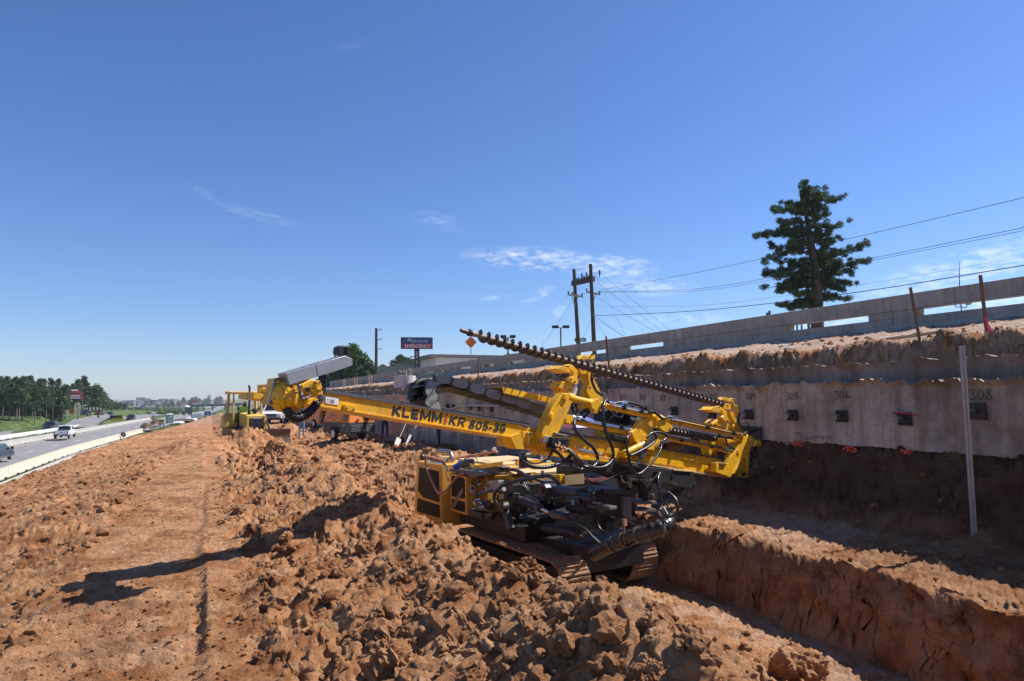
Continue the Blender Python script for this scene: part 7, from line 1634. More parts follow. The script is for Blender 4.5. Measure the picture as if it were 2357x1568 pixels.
for k in range(6): b.box((q.x + (-1 if k % 2 else 1) * .5, q.y, 3.2 + .55 * (k // 2)), (.6, .4, .5))
tag(b.build('cell_tower', GRY, off=(q.x, q.y, 0)), 'slim cell tower rising behind the leafy trees', 'tower')
# ------------------------------------------------------------------ people
def person(label, loc, rz, jt, mats, scale=1.0, vest=None, hat=None, stripes=True, mask=None):
    # jt: name -> (x forward, y left, z up); one continuous skinned body
    o = thing('person', label, 'person', loc, rz, None, world=False); o.scale = (scale,) * 3
    order = ['pelvis', 'belly', 'chest', 'neck', 'head', 'crown', 'shl', 'ell', 'wrl', 'hal', 'shr', 'elr', 'wrr', 'har', 'hil', 'knl', 'anl', 'tol', 'hir', 'knr', 'anr', 'tor']
    rad = dict(pelvis=(.16, .13), belly=(.155, .12), chest=(.185, .13), neck=(.06, .06), head=(.088, .095), crown=(.07, .075), sh=(.075, .075), el=(.05, .05), wr=(.034, .034), ha=(.042, .03), hi=(.095, .10), kn=(.066, .07), an=(.05, .05), to=(.045, .035))
    ed = [('pelvis', 'belly'), ('belly', 'chest'), ('chest', 'neck'), ('neck', 'head'), ('head', 'crown')] + [e for s in 'lr' for e in (('chest', 'sh' + s), ('sh' + s, 'el' + s), ('el' + s, 'wr' + s), ('wr' + s, 'ha' + s), ('pelvis', 'hi' + s), ('hi' + s, 'kn' + s), ('kn' + s, 'an' + s), ('an' + s, 'to' + s))]
    me = bpy.data.meshes.new('body'); me.from_pydata([jt[k] for k in order], [(order.index(a), order.index(b)) for a, b in ed], [])
    ob = bpy.data.objects.new('body', me); COL.objects.link(ob)
    sk = ob.modifiers.new('s', 'SKIN'); sk.use_smooth_shade = True
    for i, k in enumerate(order):
        r = rad.get(k) or rad[k[:2]]; me.skin_vertices[0].data[i].radius = r; me.skin_vertices[0].data[i].use_root = (k == 'pelvis')
    ss = ob.modifiers.new('u', 'SUBSURF'); ss.levels = 2; ss.render_levels = 2
    bpy.context.view_layer.update(); m2 = bpy.data.meshes.new_from_object(ob.evaluated_get(bpy.context.evaluated_depsgraph_get())); m2.name = 'body'; bpy.data.objects.remove(ob)
    bo = bpy.data.objects.new('body', m2); COL.objects.link(bo); bo.parent = o
    for m in mats: m2.materials.append(m)       # 0 skin 1 shirt 2 trousers 3 boots
    segs = [(jt[a], jt[b], k) for a, b, k in [('pelvis', 'belly', 2), ('belly', 'chest', 1), ('chest', 'neck', 1), ('neck', 'head', 0), ('head', 'crown', 0)] + [x for s in 'lr' for x in (('chest', 'sh' + s, 1), ('sh' + s, 'el' + s, 1), ('el' + s, 'wr' + s, 0), ('wr' + s, 'ha' + s, 0), ('pelvis', 'hi' + s, 2), ('hi' + s, 'kn' + s, 2), ('kn' + s, 'an' + s, 2), ('an' + s, 'to' + s, 3))]]
    for p in m2.polygons:
        c = p.center; best = min(segs, key=lambda q: (c - V(q[0]).lerp(V(q[1]), max(0, min(1, (c - V(q[0])).dot(V(q[1]) - V(q[0])) / max((V(q[1]) - V(q[0])).length_squared, 1e-6))))).length); p.material_index = best[2]
    ch, be, pe, hd, cr = (V(jt[k]) for k in ('chest', 'belly', 'pelvis', 'head', 'crown'))
    up = (ch - pe).normalized()
    if vest:
        vb = MB(); n = 18
        for (c, rx, ry) in ((pe + up * .10, .155, .20), (be, .16, .205), (ch, .165, .225), (ch + up * .10, .13, .21), (ch + up * .17, .08, .13)):
            for k in range(n): a = 2 * math.pi * k / n; vb.v.append(tuple(c + V(math.cos(a) * rx, math.sin(a) * ry, 0)))
        vb.f = [(i * n + k, i * n + (k + 1) % n, (i + 1) * n + (k + 1) % n, (i + 1) * n + k) for i in range(4) for k in range(n)]
        vo = vb.build('vest', vest, o, off=(0, 0, 0))
        if stripes:
            for c, rx, ry in ((be, .163, .208), (pe + up * .14, .160, .206)):
                sb_ = MB()
                for dz in (-.025, .025):
                    for k in range(n): a = 2 * math.pi * k / n; sb_.v.append(tuple(c + V(math.cos(a) * rx, math.sin(a) * ry, dz)))
                sb_.f = [(k, (k + 1) % n, n + (k + 1) % n, n + k) for k in range(n)]; sb_.build('reflective_band', SILV, vo, off=(0, 0, 0))
            for s in (-1, 1):
                for fx in (-1, 1): MB().tube([be + V(fx * .165, s * .09, 0), ch + V(fx * .17, s * .10, 0), ch + V(0, s * .11, .15)], .018, 4).build('reflective_band', SILV, vo, off=(0, 0, 0))
    face = V(1, 0, 0)
    MB().ball(hd + V(.092, 0, .0), .020, 6, 5, (1, .8, 1.3)).build('nose', mats[0], o, off=(0, 0, 0))
    for s in (-1, 1):
        MB().ball(hd + V(.078, s * .034, .03), .012, 6, 5).build('eye', INK, o, off=(0, 0, 0)); MB().ball(hd + V(0, s * .088, .0), .025, 6, 5, (.9, .4, 1.3)).build('ear', mats[0], o, off=(0, 0, 0))
        h = V(jt['ha' + 'rl'[s > 0]]); w = V(jt['wr' + 'rl'[s > 0]]); d = (h - w).normalized(); sd_ = V(1, 0, 0) - d * d.x
        if sd_.length < .1: sd_ = V(0, 1, 0)
        sd_.normalize(); q = MB()
        for k in range(4): b0 = h + sd_ * (.018 * (k - 1.5)); q.tube([b0, b0 + d * .045 + V(0, -s * .004, 0), b0 + d * (.075 - .008 * abs(k - 1.3)) + V(0, -s * .018, 0)], [.010, .009, .007], 6, seg=2)
        q.tube([h - d * .03 + sd_ * .02, h + sd_ * .05 + d * .01, h + sd_ * .055 + d * .04], [.011, .010, .008], 6, seg=2); q.build('fingers', mats[0], o, off=(0, 0, 0))
    MB().box(hd + V(.088, 0, -.045), (.012, .05, .010)).build('mouth', mat('lips', (.25, .09, .07), .6), o, off=(0, 0, 0))
    if hat:
        hb2 = MB().lathe(hd + V(0, 0, .05), (-.08, 0, 1), [(0, .150), (.012, .150), (.016, .118), (.07, .110), (.11, .075), (.125, .02)], 18).build('hard_hat', hat, o, off=(0, 0, 0))
        MB().box(hd + V(.115, 0, .115), (.012, .06, .05)).build('hat_badge', REDP if hat is WHITE else WHITE, hb2, off=(0, 0, 0))
    else: MB().ball(hd + V(-.015, 0, .045), .105, 10, 7, (1, .92, 1.0)).build('hair', mat('dark_hair', (.03, .02, .015), .8), o, off=(0, 0, 0))
    if mask: MB().lathe(hd + V(.0, 0, -.12), (.1, 0, 1), [(0, .085), (.05, .102), (.12, .106)], 14).build('face_cover', DCLOTH, o, off=(0, 0, 0))
    return o
def stand(**k):
    j = dict(pelvis=(0, 0, .93), belly=(0, 0, 1.10), chest=(0, 0, 1.32), neck=(0, 0, 1.50), head=(.02, 0, 1.60), crown=(.02, 0, 1.69), shl=(0, .19, 1.40), ell=(-.03, .27, 1.13), wrl=(.05, .28, .90), hal=(.08, .28, .81), shr=(0, -.19, 1.40), elr=(-.03, -.27, 1.13), wrr=(.05, -.28, .90), har=(.08, -.28, .81),
             hil=(0, .09, .88), knl=(.02, .12, .48), anl=(-.02, .14, .09), tol=(.13, .16, .035), hir=(0, -.09, .88), knr=(.02, -.12, .48), anr=(-.02, -.14, .09), tor=(.13, -.16, .035)); j.update(k); return j
WB = mat('work_boot', (.10, .065, .04), .8)
q = on_z((694, 1008), .05); q.z = gz(q.x, q.y) + .04
person('worker in an orange vest and blue jeans standing under the drill head hose', q, R(95), stand(ell=(-.02, .30, 1.15), wrl=(.06, .34, .93)), [SKIN, DCLOTH, JEAN, WB], vest=HIVIS_O)
q = on_x((886, 1001), 8.55); q.z = gz(q.x, q.y) + .03
person('worker in a lime vest and dark jeans standing beside the steel pipe', q, R(-120), stand(ell=(.06, .30, 1.12), wrl=(.25, .22, 1.02), hal=(.33, .2, 1.02)), [SKIN, HIVIS_Y, JEAND, WB], vest=HIVIS_Y, hat=mat('yellow_hat', (.8, .6, .03), .4))
q = P((1010, 1015), 26.5); q.z = gz(q.x, q.y) + .02
person('worker with a yellow hard hat by the wall, half hidden behind the mast', q, R(160), stand(chest=(.05, 0, 1.30), head=(.12, 0, 1.56), crown=(.13, 0, 1.65), neck=(.09, 0, 1.48)), [SKIN, HIVIS_Y, JEAND, WB], 1.0, vest=HIVIS_Y, hat=mat('yellow_hat', (.8, .6, .03), .4))
# umbrella with a worker below
uq = P((1318, 976), 16.3)
o = thing('umbrella', 'blue, dusty red and white umbrella sheltering a worker behind the mast', 'umbrella', uq)
n = 8
for k in range(n):
    a0, a1 = 2 * math.pi * k / n + .3, 2 * math.pi * (k + 1) / n + .3; rows = [(.02, .22), (.32, .18), (.56, .06), (.68, -.06)]; b = MB()
    for r_, z_ in rows:
        for t in (0, .5, 1): a = a0 + (a1 - a0) * t; rr = r_ * (1 - .05 * (t == .5)); b.v.append((uq.x + math.cos(a) * rr, uq.y + math.sin(a) * rr, uq.z + z_))
    b.f = [(i * 3 + j, i * 3 + j + 1, i * 3 + j + 4, i * 3 + j + 3) for i in range(3) for j in range(2)]
    b.build('canopy_panel', [mat('umbrella_blue', (.04, .10, .42), .7), mat('umbrella_rose', (.38, .10, .12), .7), mat('umbrella_pale', (.62, .64, .72), .7)][k % 3], o)
MB().cyl(uq + V(0, 0, -.9), uq + V(0, 0, .3), .012, n=6).build('shaft', GRY, o)
person('worker in a lime vest crouching under the umbrella', V(uq.x + .05, uq.y + .1, uq.z - 1.5), R(-100), stand(pelvis=(-.05, 0, .55), belly=(0, 0, .72), chest=(.06, 0, .93), neck=(.10, 0, 1.09), head=(.15, 0, 1.19), crown=(.15, 0, 1.28), shl=(.05, .19, 1.0), ell=(.15, .25, .76), wrl=(.32, .2, .7), hal=(.40, .18, .7), shr=(.05, -.19, 1.0), elr=(.15, -.25, .76), wrr=(.32, -.2, .7), har=(.40, -.18, .7),
       hil=(-.05, .09, .52), knl=(.35, .16, .55), anl=(.10, .16, .09), tol=(.25, .17, .035), hir=(-.05, -.09, .52), knr=(.30, -.16, .50), anr=(.02, -.16, .09), tor=(.17, -.17, .035)), [SKIN, HIVIS_Y, JEAND, WB], vest=HIVIS_Y, hat=WHITE)

# ------------------------------------------------------------------ bulldozer
def dozer():
    q = P((572, 1013), 38); c = V(q.x, q.y, .12); rz = R(-77)
    o = thing('bulldozer', 'faded yellow bulldozer with open cab pushing red dirt towards the camera', 'bulldozer', c, rz, world=False)
    def bp(nm, m, b, par=None, bv=.03): return b.build(nm, m, par or o, bevel=bv)
    for s in (-1, 1):
        b = MB(); prof = [(-1.25, .42), (-1.05, .80), (.95, .72), (1.25, .36), (1.0, .04), (-1.0, .04)]
        tr = bp('track', MUD, MB().prism([(x, s * 1.12, z) for x, z in prof], (0, -s * .46, 0)))
        for i in range(16):
            x = -1.05 + i * .135; bp('track_shoe', MUD, MB().box((x, s * .89, .79 - .025 * (i / 15)), (.09, .48, .05)), tr, 0)
    bp('belly', BLK, MB().box((.1, 0, .7), (2.2, 1.2, .5)))
    hood = bp('hood', DZY, MB().prism([(-.15, -.48, .85), (1.35, -.42, .85), (1.35, -.42, 1.50), (-.15, -.48, 1.66)], (0, .96, 0)), None, .05)
    gr = bp('grille', BLK2, MB().box((1.365, 0, 1.02), (.05, .74, .70)))
    for i in range(9): bp('grille_bar', GRY, MB().box((1.395, 0, .74 + .065 * i), (.012, .72, .018)), gr, 0)
    for y in (-.18, .12): bp('grille_bar', GRY, MB().box((1.398, y, 1.0), (.012, .016, .6)), gr, 0)
    text('lettering', 'CATERPILLAR', (1.402, -.25, 1.335), (0, 1, 0), (0, 0, 1), .075, WHITE, gr, .52, lift=.004)
    bp('radiator_shell', DZY, MB().box((1.30, .46, 1.05), (.20, .12, .9))); bp('radiator_shell', DZY, MB().box((1.30, -.46, 1.05), (.20, .12, .9)))
    st = bp('exhaust_stack', BLK, MB().tube([(.75, -.22, 1.5), (.75, -.22, 2.95), (.70, -.22, 3.05), (.60, -.22, 3.14)], .055, 10)); bp('muffler', BLK, MB().lathe((.75, -.22, 1.55), (0, 0, 1), [(0, .06), (.02, .09), (.25, .09), (.28, .06)], 12), st)
    bp('pre_cleaner', BLK, MB().lathe((.45, .18, 1.58), (0, 0, 1), [(0, .10), (.10, .10), (.11, .17), (.25, .17), (.30, .10)], 14))
    bp('fender', DZY, MB().prism([(-1.45, -1.12, .75), (-.25, -1.12, .85), (-.25, -1.12, 1.15), (-.7, -1.12, 1.05), (-1.0, -1.12, 1.5), (-1.45, -1.12, 1.5)], (0, .55, 0)), None, .04); bp('fender', DZY, MB().prism([(-1.45, 1.12, .75), (-.25, 1.12, .85), (-.25, 1.12, 1.15), (-.7, 1.12, 1.05), (-1.0, 1.12, 1.5), (-1.45, 1.12, 1.5)], (0, -.55, 0)), None, .04)
    bp('fuel_tank', DZY, MB().box((-1.5, 0, 1.15), (.45, 1.9, .9)), None, .06); bp('floor_plate', BLK, MB().box((-.7, 0, .92), (1.2, 1.1, .06)))
    for s in (-1, 1):
        bp('cab_post', DZY, MB().bar((-.20, s * .78, 1.0), (-.42, s * .74, 2.72), .09, .09)); bp('cab_post', DZY, MB().bar((-1.48, s * .80, 1.3), (-1.42, s * .74, 2.72), .14, .12)); bp('guard_bar', BLK, MB().bar((-.28, s * .79, 1.55), (-1.45, s * .80, 1.60), .03, .03))
    rf = bp('canopy_roof', DZY, MB().prism([(-1.62, -.92, 2.70), (-.20, -.92, 2.70), (-.16, -.92, 2.80), (-1.55, -.92, 2.86)], (0, 1.84, 0)), None, .03); bp('roof_light', BLK2, MB().box((-.24, .3, 2.66), (.12, .4, .08)), rf)
    bp('seat', BLK2, MB().box((-1.0, 0, 1.25), (.5, .55, .35)), None, .05); bp('seat_back', BLK2, MB().box((-1.26, 0, 1.65), (.14, .55, .6)), None, .05); bp('dash', BLK, MB().box((-.28, 0, 1.35), (.25, .9, .6)), None, .04); bp('control_lever', BLK2, MB().cyl((-.5, -.35, 1.2), (-.42, -.35, 1.75), .02))
    bl = MB(); n = 8
    for i in range(n): a = R(-38 + 76 * i / (n - 1)); bl.v += [(2.05 + .42 - .42 * math.cos(a) - .0, y, .36 + .42 * math.sin(a) / math.sin(R(38))) for y in (-1.62, 1.62)]
    for i in range(n): x, y, z = bl.v[2 * i]; bl.v += []
    m0 = len(bl.v); bl.v += [(x - .10, y, z) for x, y, z in bl.v[:m0]]
    for i in range(n - 1):
        a = 2 * i; bl.f += [(a, a + 1, a + 3, a + 2), (m0 + a, m0 + a + 2, m0 + a + 3, m0 + a + 1), (a, a + 2, m0 + a + 2, m0 + a), (a + 1, m0 + a + 1, m0 + a + 3, a + 3)]
    bl.f += [(0, m0, m0 + 1, 1), (2 * n - 2, 2 * n - 1, m0 + 2 * n - 1, m0 + 2 * n - 2)]
    bld = bl.build('blade', mat('worn_blade_steel', (.13, .095, .07), .6, .3, var=.3, scale=3, dirt=.4), o, bevel=0)
    for s in (-1, 1): bp('push_arm', BLK, MB().bar((1.95, s * .9, .4), (.3, s * 1.15, .45), .14, .18))
    bp('lift_cylinder', BLK, MB().cyl((1.2, .55, 1.35), (2.0, .55, .7), .05))
    return o, c, rz
dz, dc, drz = dozer()
dm = Matrix.Rotation(drz, 4, 'Z'); pq = dc + dm @ V(-.95, 0, .86)
person('dozer operator in a lime vest, white hard hat and dark face cover', pq, drz, stand(pelvis=(0, 0, .58), belly=(.0, 0, .75), chest=(.02, 0, .97), neck=(.03, 0, 1.15), head=(.06, 0, 1.25), crown=(.06, 0, 1.34), shl=(.02, .20, 1.05), ell=(.12, .30, .80), wrl=(.34, .32, .76), hal=(.43, .32, .78), shr=(.02, -.20, 1.05), elr=(.12, -.32, .80), wrr=(.34, -.34, .72), har=(.43, -.34, .72),
       hil=(.02, .10, .55), knl=(.48, .17, .60), anl=(.50, .17, .16), tol=(.64, .17, .10), hir=(.02, -.10, .55), knr=(.48, -.17, .60), anr=(.50, -.17, .16), tor=(.64, -.17, .10)), [SKIN, HIVIS_Y, JEAN, WB], 1.0, vest=HIVIS_Y, hat=WHITE, mask=True)

# ------------------------------------------------------------------ tow-behind compressors, pipe, shovels
def compressor(px, D, rz, label, kind):
    q = P(px, D); c = V(q.x, q.y, gz(q.x, q.y) + .02); o = thing('air_compressor', label, 'compressor', c, rz, world=False)
    OM = ORG2; Lh, Wd = 1.35, .74
    lo = MB().prism([(-Lh, -Wd, .38), (Lh, -Wd, .38), (Lh, -Wd, .92), (-Lh, -Wd, .92)], (0, 2 * Wd, 0)).build('skirt', DGRY if kind == 0 else OM, o, bevel=.03)
    up_ = MB().add([(-Lh, -Wd, .925), (Lh, -Wd, .925), (Lh, Wd, .925), (-Lh, Wd, .925), (-Lh + .12, -Wd + .14, 1.55), (Lh - .10, -Wd + .14, 1.55), (Lh - .10, Wd - .14, 1.55), (-Lh + .12, Wd - .14, 1.55)], [(3, 2, 1, 0), (4, 5, 6, 7), (0, 1, 5, 4), (1, 2, 6, 5), (2, 3, 7, 6), (3, 0, 4, 7)]).build('canopy', OM, o, bevel=.03)
    if kind == 0:
        for i in range(5): MB().box((Lh + .01, -.28, .50 + .075 * i), (.03, .70, .035)).build('louvre', ALU, lo); MB().box((Lh + .01, .42, .50 + .075 * i), (.03, .40, .035)).build('louvre', ALU, lo)
        MB().box((Lh - .03, .30, 1.22), (.06, .34, .38)).build('control_recess', BLK2, up_); d = MB().bar((Lh + .0, .38, 1.2), (Lh + .28, .55, 1.2), .02, .40).build('control_door', OM, up_); MB().box((Lh + .02, -.25, 1.05), (.01, .16, .12)).build('sticker', REDP, up_); MB().box((Lh - .05, -.55, 1.48), (.02, .1, .12)).build('sticker', WHITE, up_)
        sd = MB().prism([(-Lh + .25, -Wd - .005, .98), (.55, -Wd - .005, .98), (.50, -Wd + .115, 1.50), (-Lh + .30, -Wd + .115, 1.50)], (0, -.012, 0)).build('side_door', OM, up_, bevel=.004)
        for i in range(7): MB().para((.72, -Wd - .012 + .016 * i, 1.0 + .07 * i), (.42, 0, 0), (0, .02, 0), (0, .008, .035)).build('louvre', BLK2, up_)
        MB().box((-.2, -Wd - .008, 1.06), (.04, .02, .12)).build('latch', BLK2, sd)
        for i, (x, z, w) in enumerate(((-.75, 1.36, .5), (-.65, 1.26, .62), (-.85, 1.14, .36), (-.1, 1.15, .3))): MB().para((x, -Wd + .075 * (z - .98) / .17 * .55 - .03, z), (w, 0, 0), (0, -.01, 0), (0, .004, .02)).build('print', INK, sd)
        MB().box((.85, -Wd - .01, .78), (.14, .02, .05)).build('print', WHITE, lo)
    else:
        for i in range(5): MB().box((Lh - .03, 0, 1.20 + .06 * i), (.04, .92, .03)).build('louvre', BRNZ, up_)
        MB().box((Lh + .0, 0, 1.02), (.04, .95, .16)).build('opening', BLK2, up_); MB().box((Lh + .01, 0, .66), (.04, 1.05, .24)).build('opening', BLK2, lo); MB().box((Lh + .02, .62, .85), (.02, .12, .10)).build('sticker', WHITE, lo); MB().box((Lh + .02, -.62, .75), (.02, .12, .16)).build('sticker', WHITE, lo)
    for s in (-1, 1): wheel(o, -.05 if kind == 0 else .35, s * (Wd + .04), .34, .20, RIM, s)
    for s in (-1, 1): MB().prism([(-.52, s * (Wd + .002), .38), (.42, s * (Wd + .002), .38), (.42, s * (Wd + .002), .62), (.25, s * (Wd + .002), .76), (-.35, s * (Wd + .002), .76), (-.52, s * (Wd + .002), .62)], (0, s * .02, 0)).build('wheel_arch', BLK2, o)
    MB().bar((Lh, 0, .45), (Lh + .95, 0, .42), .08, .10).build('tow_bar', BLK, o); MB().cyl((Lh + .45, .05, .05), (Lh + .45, .05, .75), .035).build('jack', ALU, o); MB().lathe((Lh + 1.0, 0, .42), (0, 0, 1), [(-.03, .09), (.03, .09)], 12).build('tow_eye', GRY, o)
    return o
compressor((802, 1004), 35.5, R(-71), 'orange and black towable compressor with silver louvres beside the steel pipe', 0)
compressor((742, 978), 58, R(-80), 'plain orange towable compressor behind the worker in orange', 1)
def solid(b, name, m, label, cat, bevel=0., group=None):
    c = V(*[sum(v[i] for v in b.v) / len(b.v) for i in range(3)]); o = b.build(name, m, None, off=c, bevel=bevel); tag(o, label, cat, group); return o
a, e = P((893, 991), 31.5), P((922, 990), 30.2)
for u in (a, e): u.z = gz(u.x, u.y) + .26
b = MB(); d = (e - a).normalized(); b._lathe(a, d, [(0, .17), ((e - a).length, .17), ((e - a).length, .15), (.1, .15)], 20); solid(b, 'steel_pipe', RUST, 'short fat dark steel pipe lying on the dirt beside the worker in lime', 'pipe')
for z0, (p0, p1), lab in ((0, ((946, 958), (910, 1012)), 'left shovel leaning on the wall with its blade in the dirt'), (1, ((976, 962), (938, 1014)), 'right shovel leaning on the wall with a worn blade')):
    t_, b_ = P(p0, 29), P(p1, 27.5); b_.z = gz(b_.x, b_.y) + .05; t_.z = b_.z + 1.35; o = thing('shovel', lab, 'shovel', b_); MB().cyl(b_.lerp(t_, .2), t_, .020, n=6).build('handle', WOODL, o); dd = (b_ - t_).normalized(); ss = dd.cross(V(0, 1, 0)).normalized() * .11; p_ = b_.lerp(t_, .24)
    MB().prism([p_ - ss, p_ + ss, b_ + ss * .9, b_ + dd * .06, b_ - ss * .9], V(0, -.02, 0)).build('blade', GRY, o)
b = MB(); pts = [on_x(C(1, x, y), 9.0) for x, y in ((1640, 815), (1700, 830), (1760, 818), (1800, 802), (1950, 799), (2140, 806), (2250, 815))]; b.tube(pts, .035, 8); solid(b, 'grout_hose', mat('pale_pink_hose', (.48, .34, .29), .6), 'pale pink hose running along the shaded wall behind the energy chain', 'hose')
b = MB(); pts = [on_x(C(14, x, y), 7.1) for x, y in ((500, 680), (600, 672), (720, 690), (850, 705), (960, 690), (1040, 668))]; pts = [V(p.x, p.y, max(p.z, gz(p.x, p.y) + .03)) for p in pts]; b.tube(pts, .026, 8); solid(b, 'air_hose', REDH, 'reddish hose lying on the bench behind the rig', 'hose')

# ------------------------------------------------------------------ upper road side: cap, signs, poles, lamps, wires, trees
cb_ = on_ground(C(1, 1327, 618)); D0 = (cb_ - CAM).dot(_F); rr = 92 * .46669 / 1.7378 * m_per_px(D0); hh = 74 * .46669 / 1.7378 * m_per_px(D0)
o = thing('manhole_ring', 'pale round concrete manhole ring with pipe stubs on top, on the terrace', 'manhole', cb_)
MB().lathe(cb_ - V(0, 0, .2), (0, 0, 1), [(0, rr), (hh + .2, rr), (hh + .205, rr * .93)], 32).build('ring', mat('pale_concrete', (.50, .49, .46), .9, var=.12, streak=.3), o)
for i, (x, h) in enumerate([(-.72, .26), (-.4, .22), (-.28, .2), (.1, .3), (.35, .34), (.55, .28), (.68, .26), (-.6, .2)]):
    c = cb_ + V(x * rr * .9, (.3 if i % 2 else -.3) * rr, hh); p = MB().cyl(c, c + V(0, 0, h), .035, n=8).build('pipe_stub', GRY, o); MB().ball(c + V(0, 0, h), .07, 8, 6, (1, 1, .8)).build('pipe_cap', GRY, p)
def hospital_sign():
    D = 110; a = P(C(1, 1292, 312), D); o = thing('hospital_sign', 'tall blue and red emergency hospital sign on a dark pylon behind the rail', 'sign', a); ux_ = V(.97, -.24, 0).normalized(); n = V(ux_.y, -ux_.x, 0)
    m = .46669 / 1.7378 * m_per_px(D); w = 273 * m; h = 100 * m
    bx = MB().para(a - n * .5, ux_ * w, n * .5, V(0, 0, h)).build('cabinet', mat('sign_cabinet', (.012, .016, .03), .4), o, bevel=.05)
    bl = MB().para(a + ux_ * w * .06 + n * .0 + V(0, 0, h * .46), ux_ * w * .93, n * .03, V(0, 0, h * .50)).build('blue_panel', NAVY, o); rd = MB().para(a + ux_ * w * .06 + V(0, 0, h * .04), ux_ * w * .93, n * .03, V(0, 0, h * .40)).build('red_panel', mat('sign_red', (.42, .02, .03), .4), o)
    text('lettering', "CHI St. Luke's Health", a + ux_ * w * .33 + V(0, 0, h * .64) + n * .03, ux_, (0, 0, 1), h * .125, WHITE, bl, w * .52, lift=.01)
    text('lettering', "A Department of St. Luke's The Woodlands Hospital", a + ux_ * w * .33 + V(0, 0, h * .53) + n * .03, ux_, (0, 0, 1), h * .045, WHITE, bl, w * .52, lift=.01)
    text('lettering', 'EMERGENCY', a + ux_ * w * .125 + V(0, 0, h * .11) + n * .03, ux_, (0, 0, 1), h * .27, WHITE, rd, w * .80, lift=.01)
    e = a + ux_ * w * .26 + V(0, 0, h * .74) + n * .035
    for dx, dz, s in ((0, 0, .05), (.10, .02, .04), (-.08, -.02, .035), (.02, .10, .04), (.0, -.09, .03)): MB().ball(e + ux_ * dx * h * 1.2 + V(0, 0, dz * h), s * h * 1.4, 8, 5, (1, .2, 1)).build('emblem', WHITE if dx else GRN, bl)
    for dx in (-.03, .03): MB().prism([e + ux_ * h * (.03 + dx), e + ux_ * h * (.10 + dx) + V(0, 0, h * .06), e + ux_ * h * (.06 + dx) + V(0, 0, -h * .05)], n * .02).build('emblem', WHITE, bl)
    c = P(C(1, 1431, 312), D); pw = 44 * m; py = MB().para(V(c.x, c.y, 4.0) - ux_ * pw / 2 - n * .45, ux_ * pw, n * .4, V(0, 0, c.z - 4.0)).build('pylon', mat('sign_cabinet', (.012, .016, .03)), o)
    for i, ch in enumerate(['O', 'P', 'E', 'N', '', '2', '4', '', 'H']):
        if ch: text('lettering', ch, V(c.x, c.y, c.z) - ux_ * pw * .22 - n * .05 - V(0, 0, (34 + i * 16) * m), ux_, (0, 0, 1), 12 * m, WHITE, py, pw * .36, lift=.01)
hospital_sign()
def tan_building():
    D = 150; m = .46669 / 1.7378 * m_per_px(D); a = P(C(1, 1110, 515), D); z1 = P(C(1, 1240, 447), D).z; o = thing('low_building', 'low tan flat roofed building with a stone pier behind the rail', 'building', V(a.x, a.y, 4)); ux_ = V(.90, -.43, 0); n = V(-.43, -.90, 0); w = 560 * m
    c0 = P(C(1, 1240, 515), D); MB().para(V(c0.x, c0.y, 3.5), ux_ * w, -n * 14, V(0, 0, z1 - 3.5)).build('wall', TANW, o); MB().para(V(c0.x, c0.y, 3.5) - ux_ * .1, V(-.75, .66, 0) * 130 * m * 1.4, -n * .1 + ux_ * 8, V(0, 0, z1 - 3.6 - .2)).build('wall', TANW, o)
    MB().para(V(c0.x, c0.y, z1) - ux_ * .15 + n * .15, ux_ * (w + .3), -n * 14.3, V(0, 0, .35)).build('parapet', mat('tan_cornice', (.30, .22, .16), .9), o)
    c1 = P(C(1, 1562, 450), D - 3); zt = P(C(1, 1562, 424), D).z; MB().box((c1.x, c1.y, (3.5 + zt) / 2), (5.0, 3, zt - 3.5)).build('pier', CREAM, o); MB().box((c1.x, c1.y, zt + .2), (6.2, 4, .45)).build('pier_cap', mat('tan_cornice', (.3, .22, .16)), o)
    for k in range(5): MB().para(V(c0.x, c0.y, 5.0) + ux_ * (w * (k + .2) / 5) + n * .03, ux_ * w * .11, -n * .1, V(0, 0, 2.0)).build('window', GLS, o)
tan_building()
o = thing('parking_row', 'pale long canopy building seen through the rail slots', 'building', (60, 78, 4.0))
p0 = P((1105, 848), 115); MB().box((p0.x + 4, p0.y, 6.6), (26, 8, 4.6)).build('wall', CITYW, o); MB().box((p0.x + 4, p0.y, 9.1), (28, 9, .5)).build('roof', ROOFG, o)
for i in range(9): MB().box((p0.x - 7 + 2.8 * i, p0.y - 4.02, 6.2), (1.5, .1, 1.8)).build('window', GLS, o)
diamond(C(1, 1893, 255), 62, .55, ORG, 'orange diamond power lines warning sign behind the rail, under the auger tip', 3.0, ('POWER', 'LINES', 'LINEA DE', 'ENERGIA'))
q = P(C(1, 1946, 478), 56); o = thing('traffic_barrel', 'orange and white traffic drum seen through a slot of the rail', 'barrel', (q.x, q.y, q.z - .5)); c = V(q.x, q.y, q.z - .5)
MB().lathe(c, (0, 0, 1), [(0, .32), (.1, .28), (1.05, .24)], 14).build('body', ORG, o)
for zz in (.3, .65): MB().lathe(c + V(0, 0, zz), (0, 0, 1), [(0, .285), (.17, .265)], 14).build('stripe', WHITE, o)
def far_pole(pt, pb, D, r, label, name='utility_pole', cat='pole', m=POLE):
    t_, b_ = P(pt, D), P(pb, D); k = (b_ - t_).normalized(); b2 = b_ + k * max(0, (b_.z - 3.9)) / max(.2, -k.z); o = thing(name, label, cat, b2); MB().tube([b2, t_], [r * 1.25, r * .85], 10, spline=False).build('shaft', m, o); return o, t_, b2
o, t_, b_ = far_pole((866, 755), (866, 855), 92, .19, 'lone dark utility pole with insulators left of the hospital sign')
for i in range(3): c = t_.lerp(b_, .04 + .16 * i); MB().cyl(c, c + V(.75, -.2, .15), .06, n=6).build('insulator', GRY, o)
DH = 75
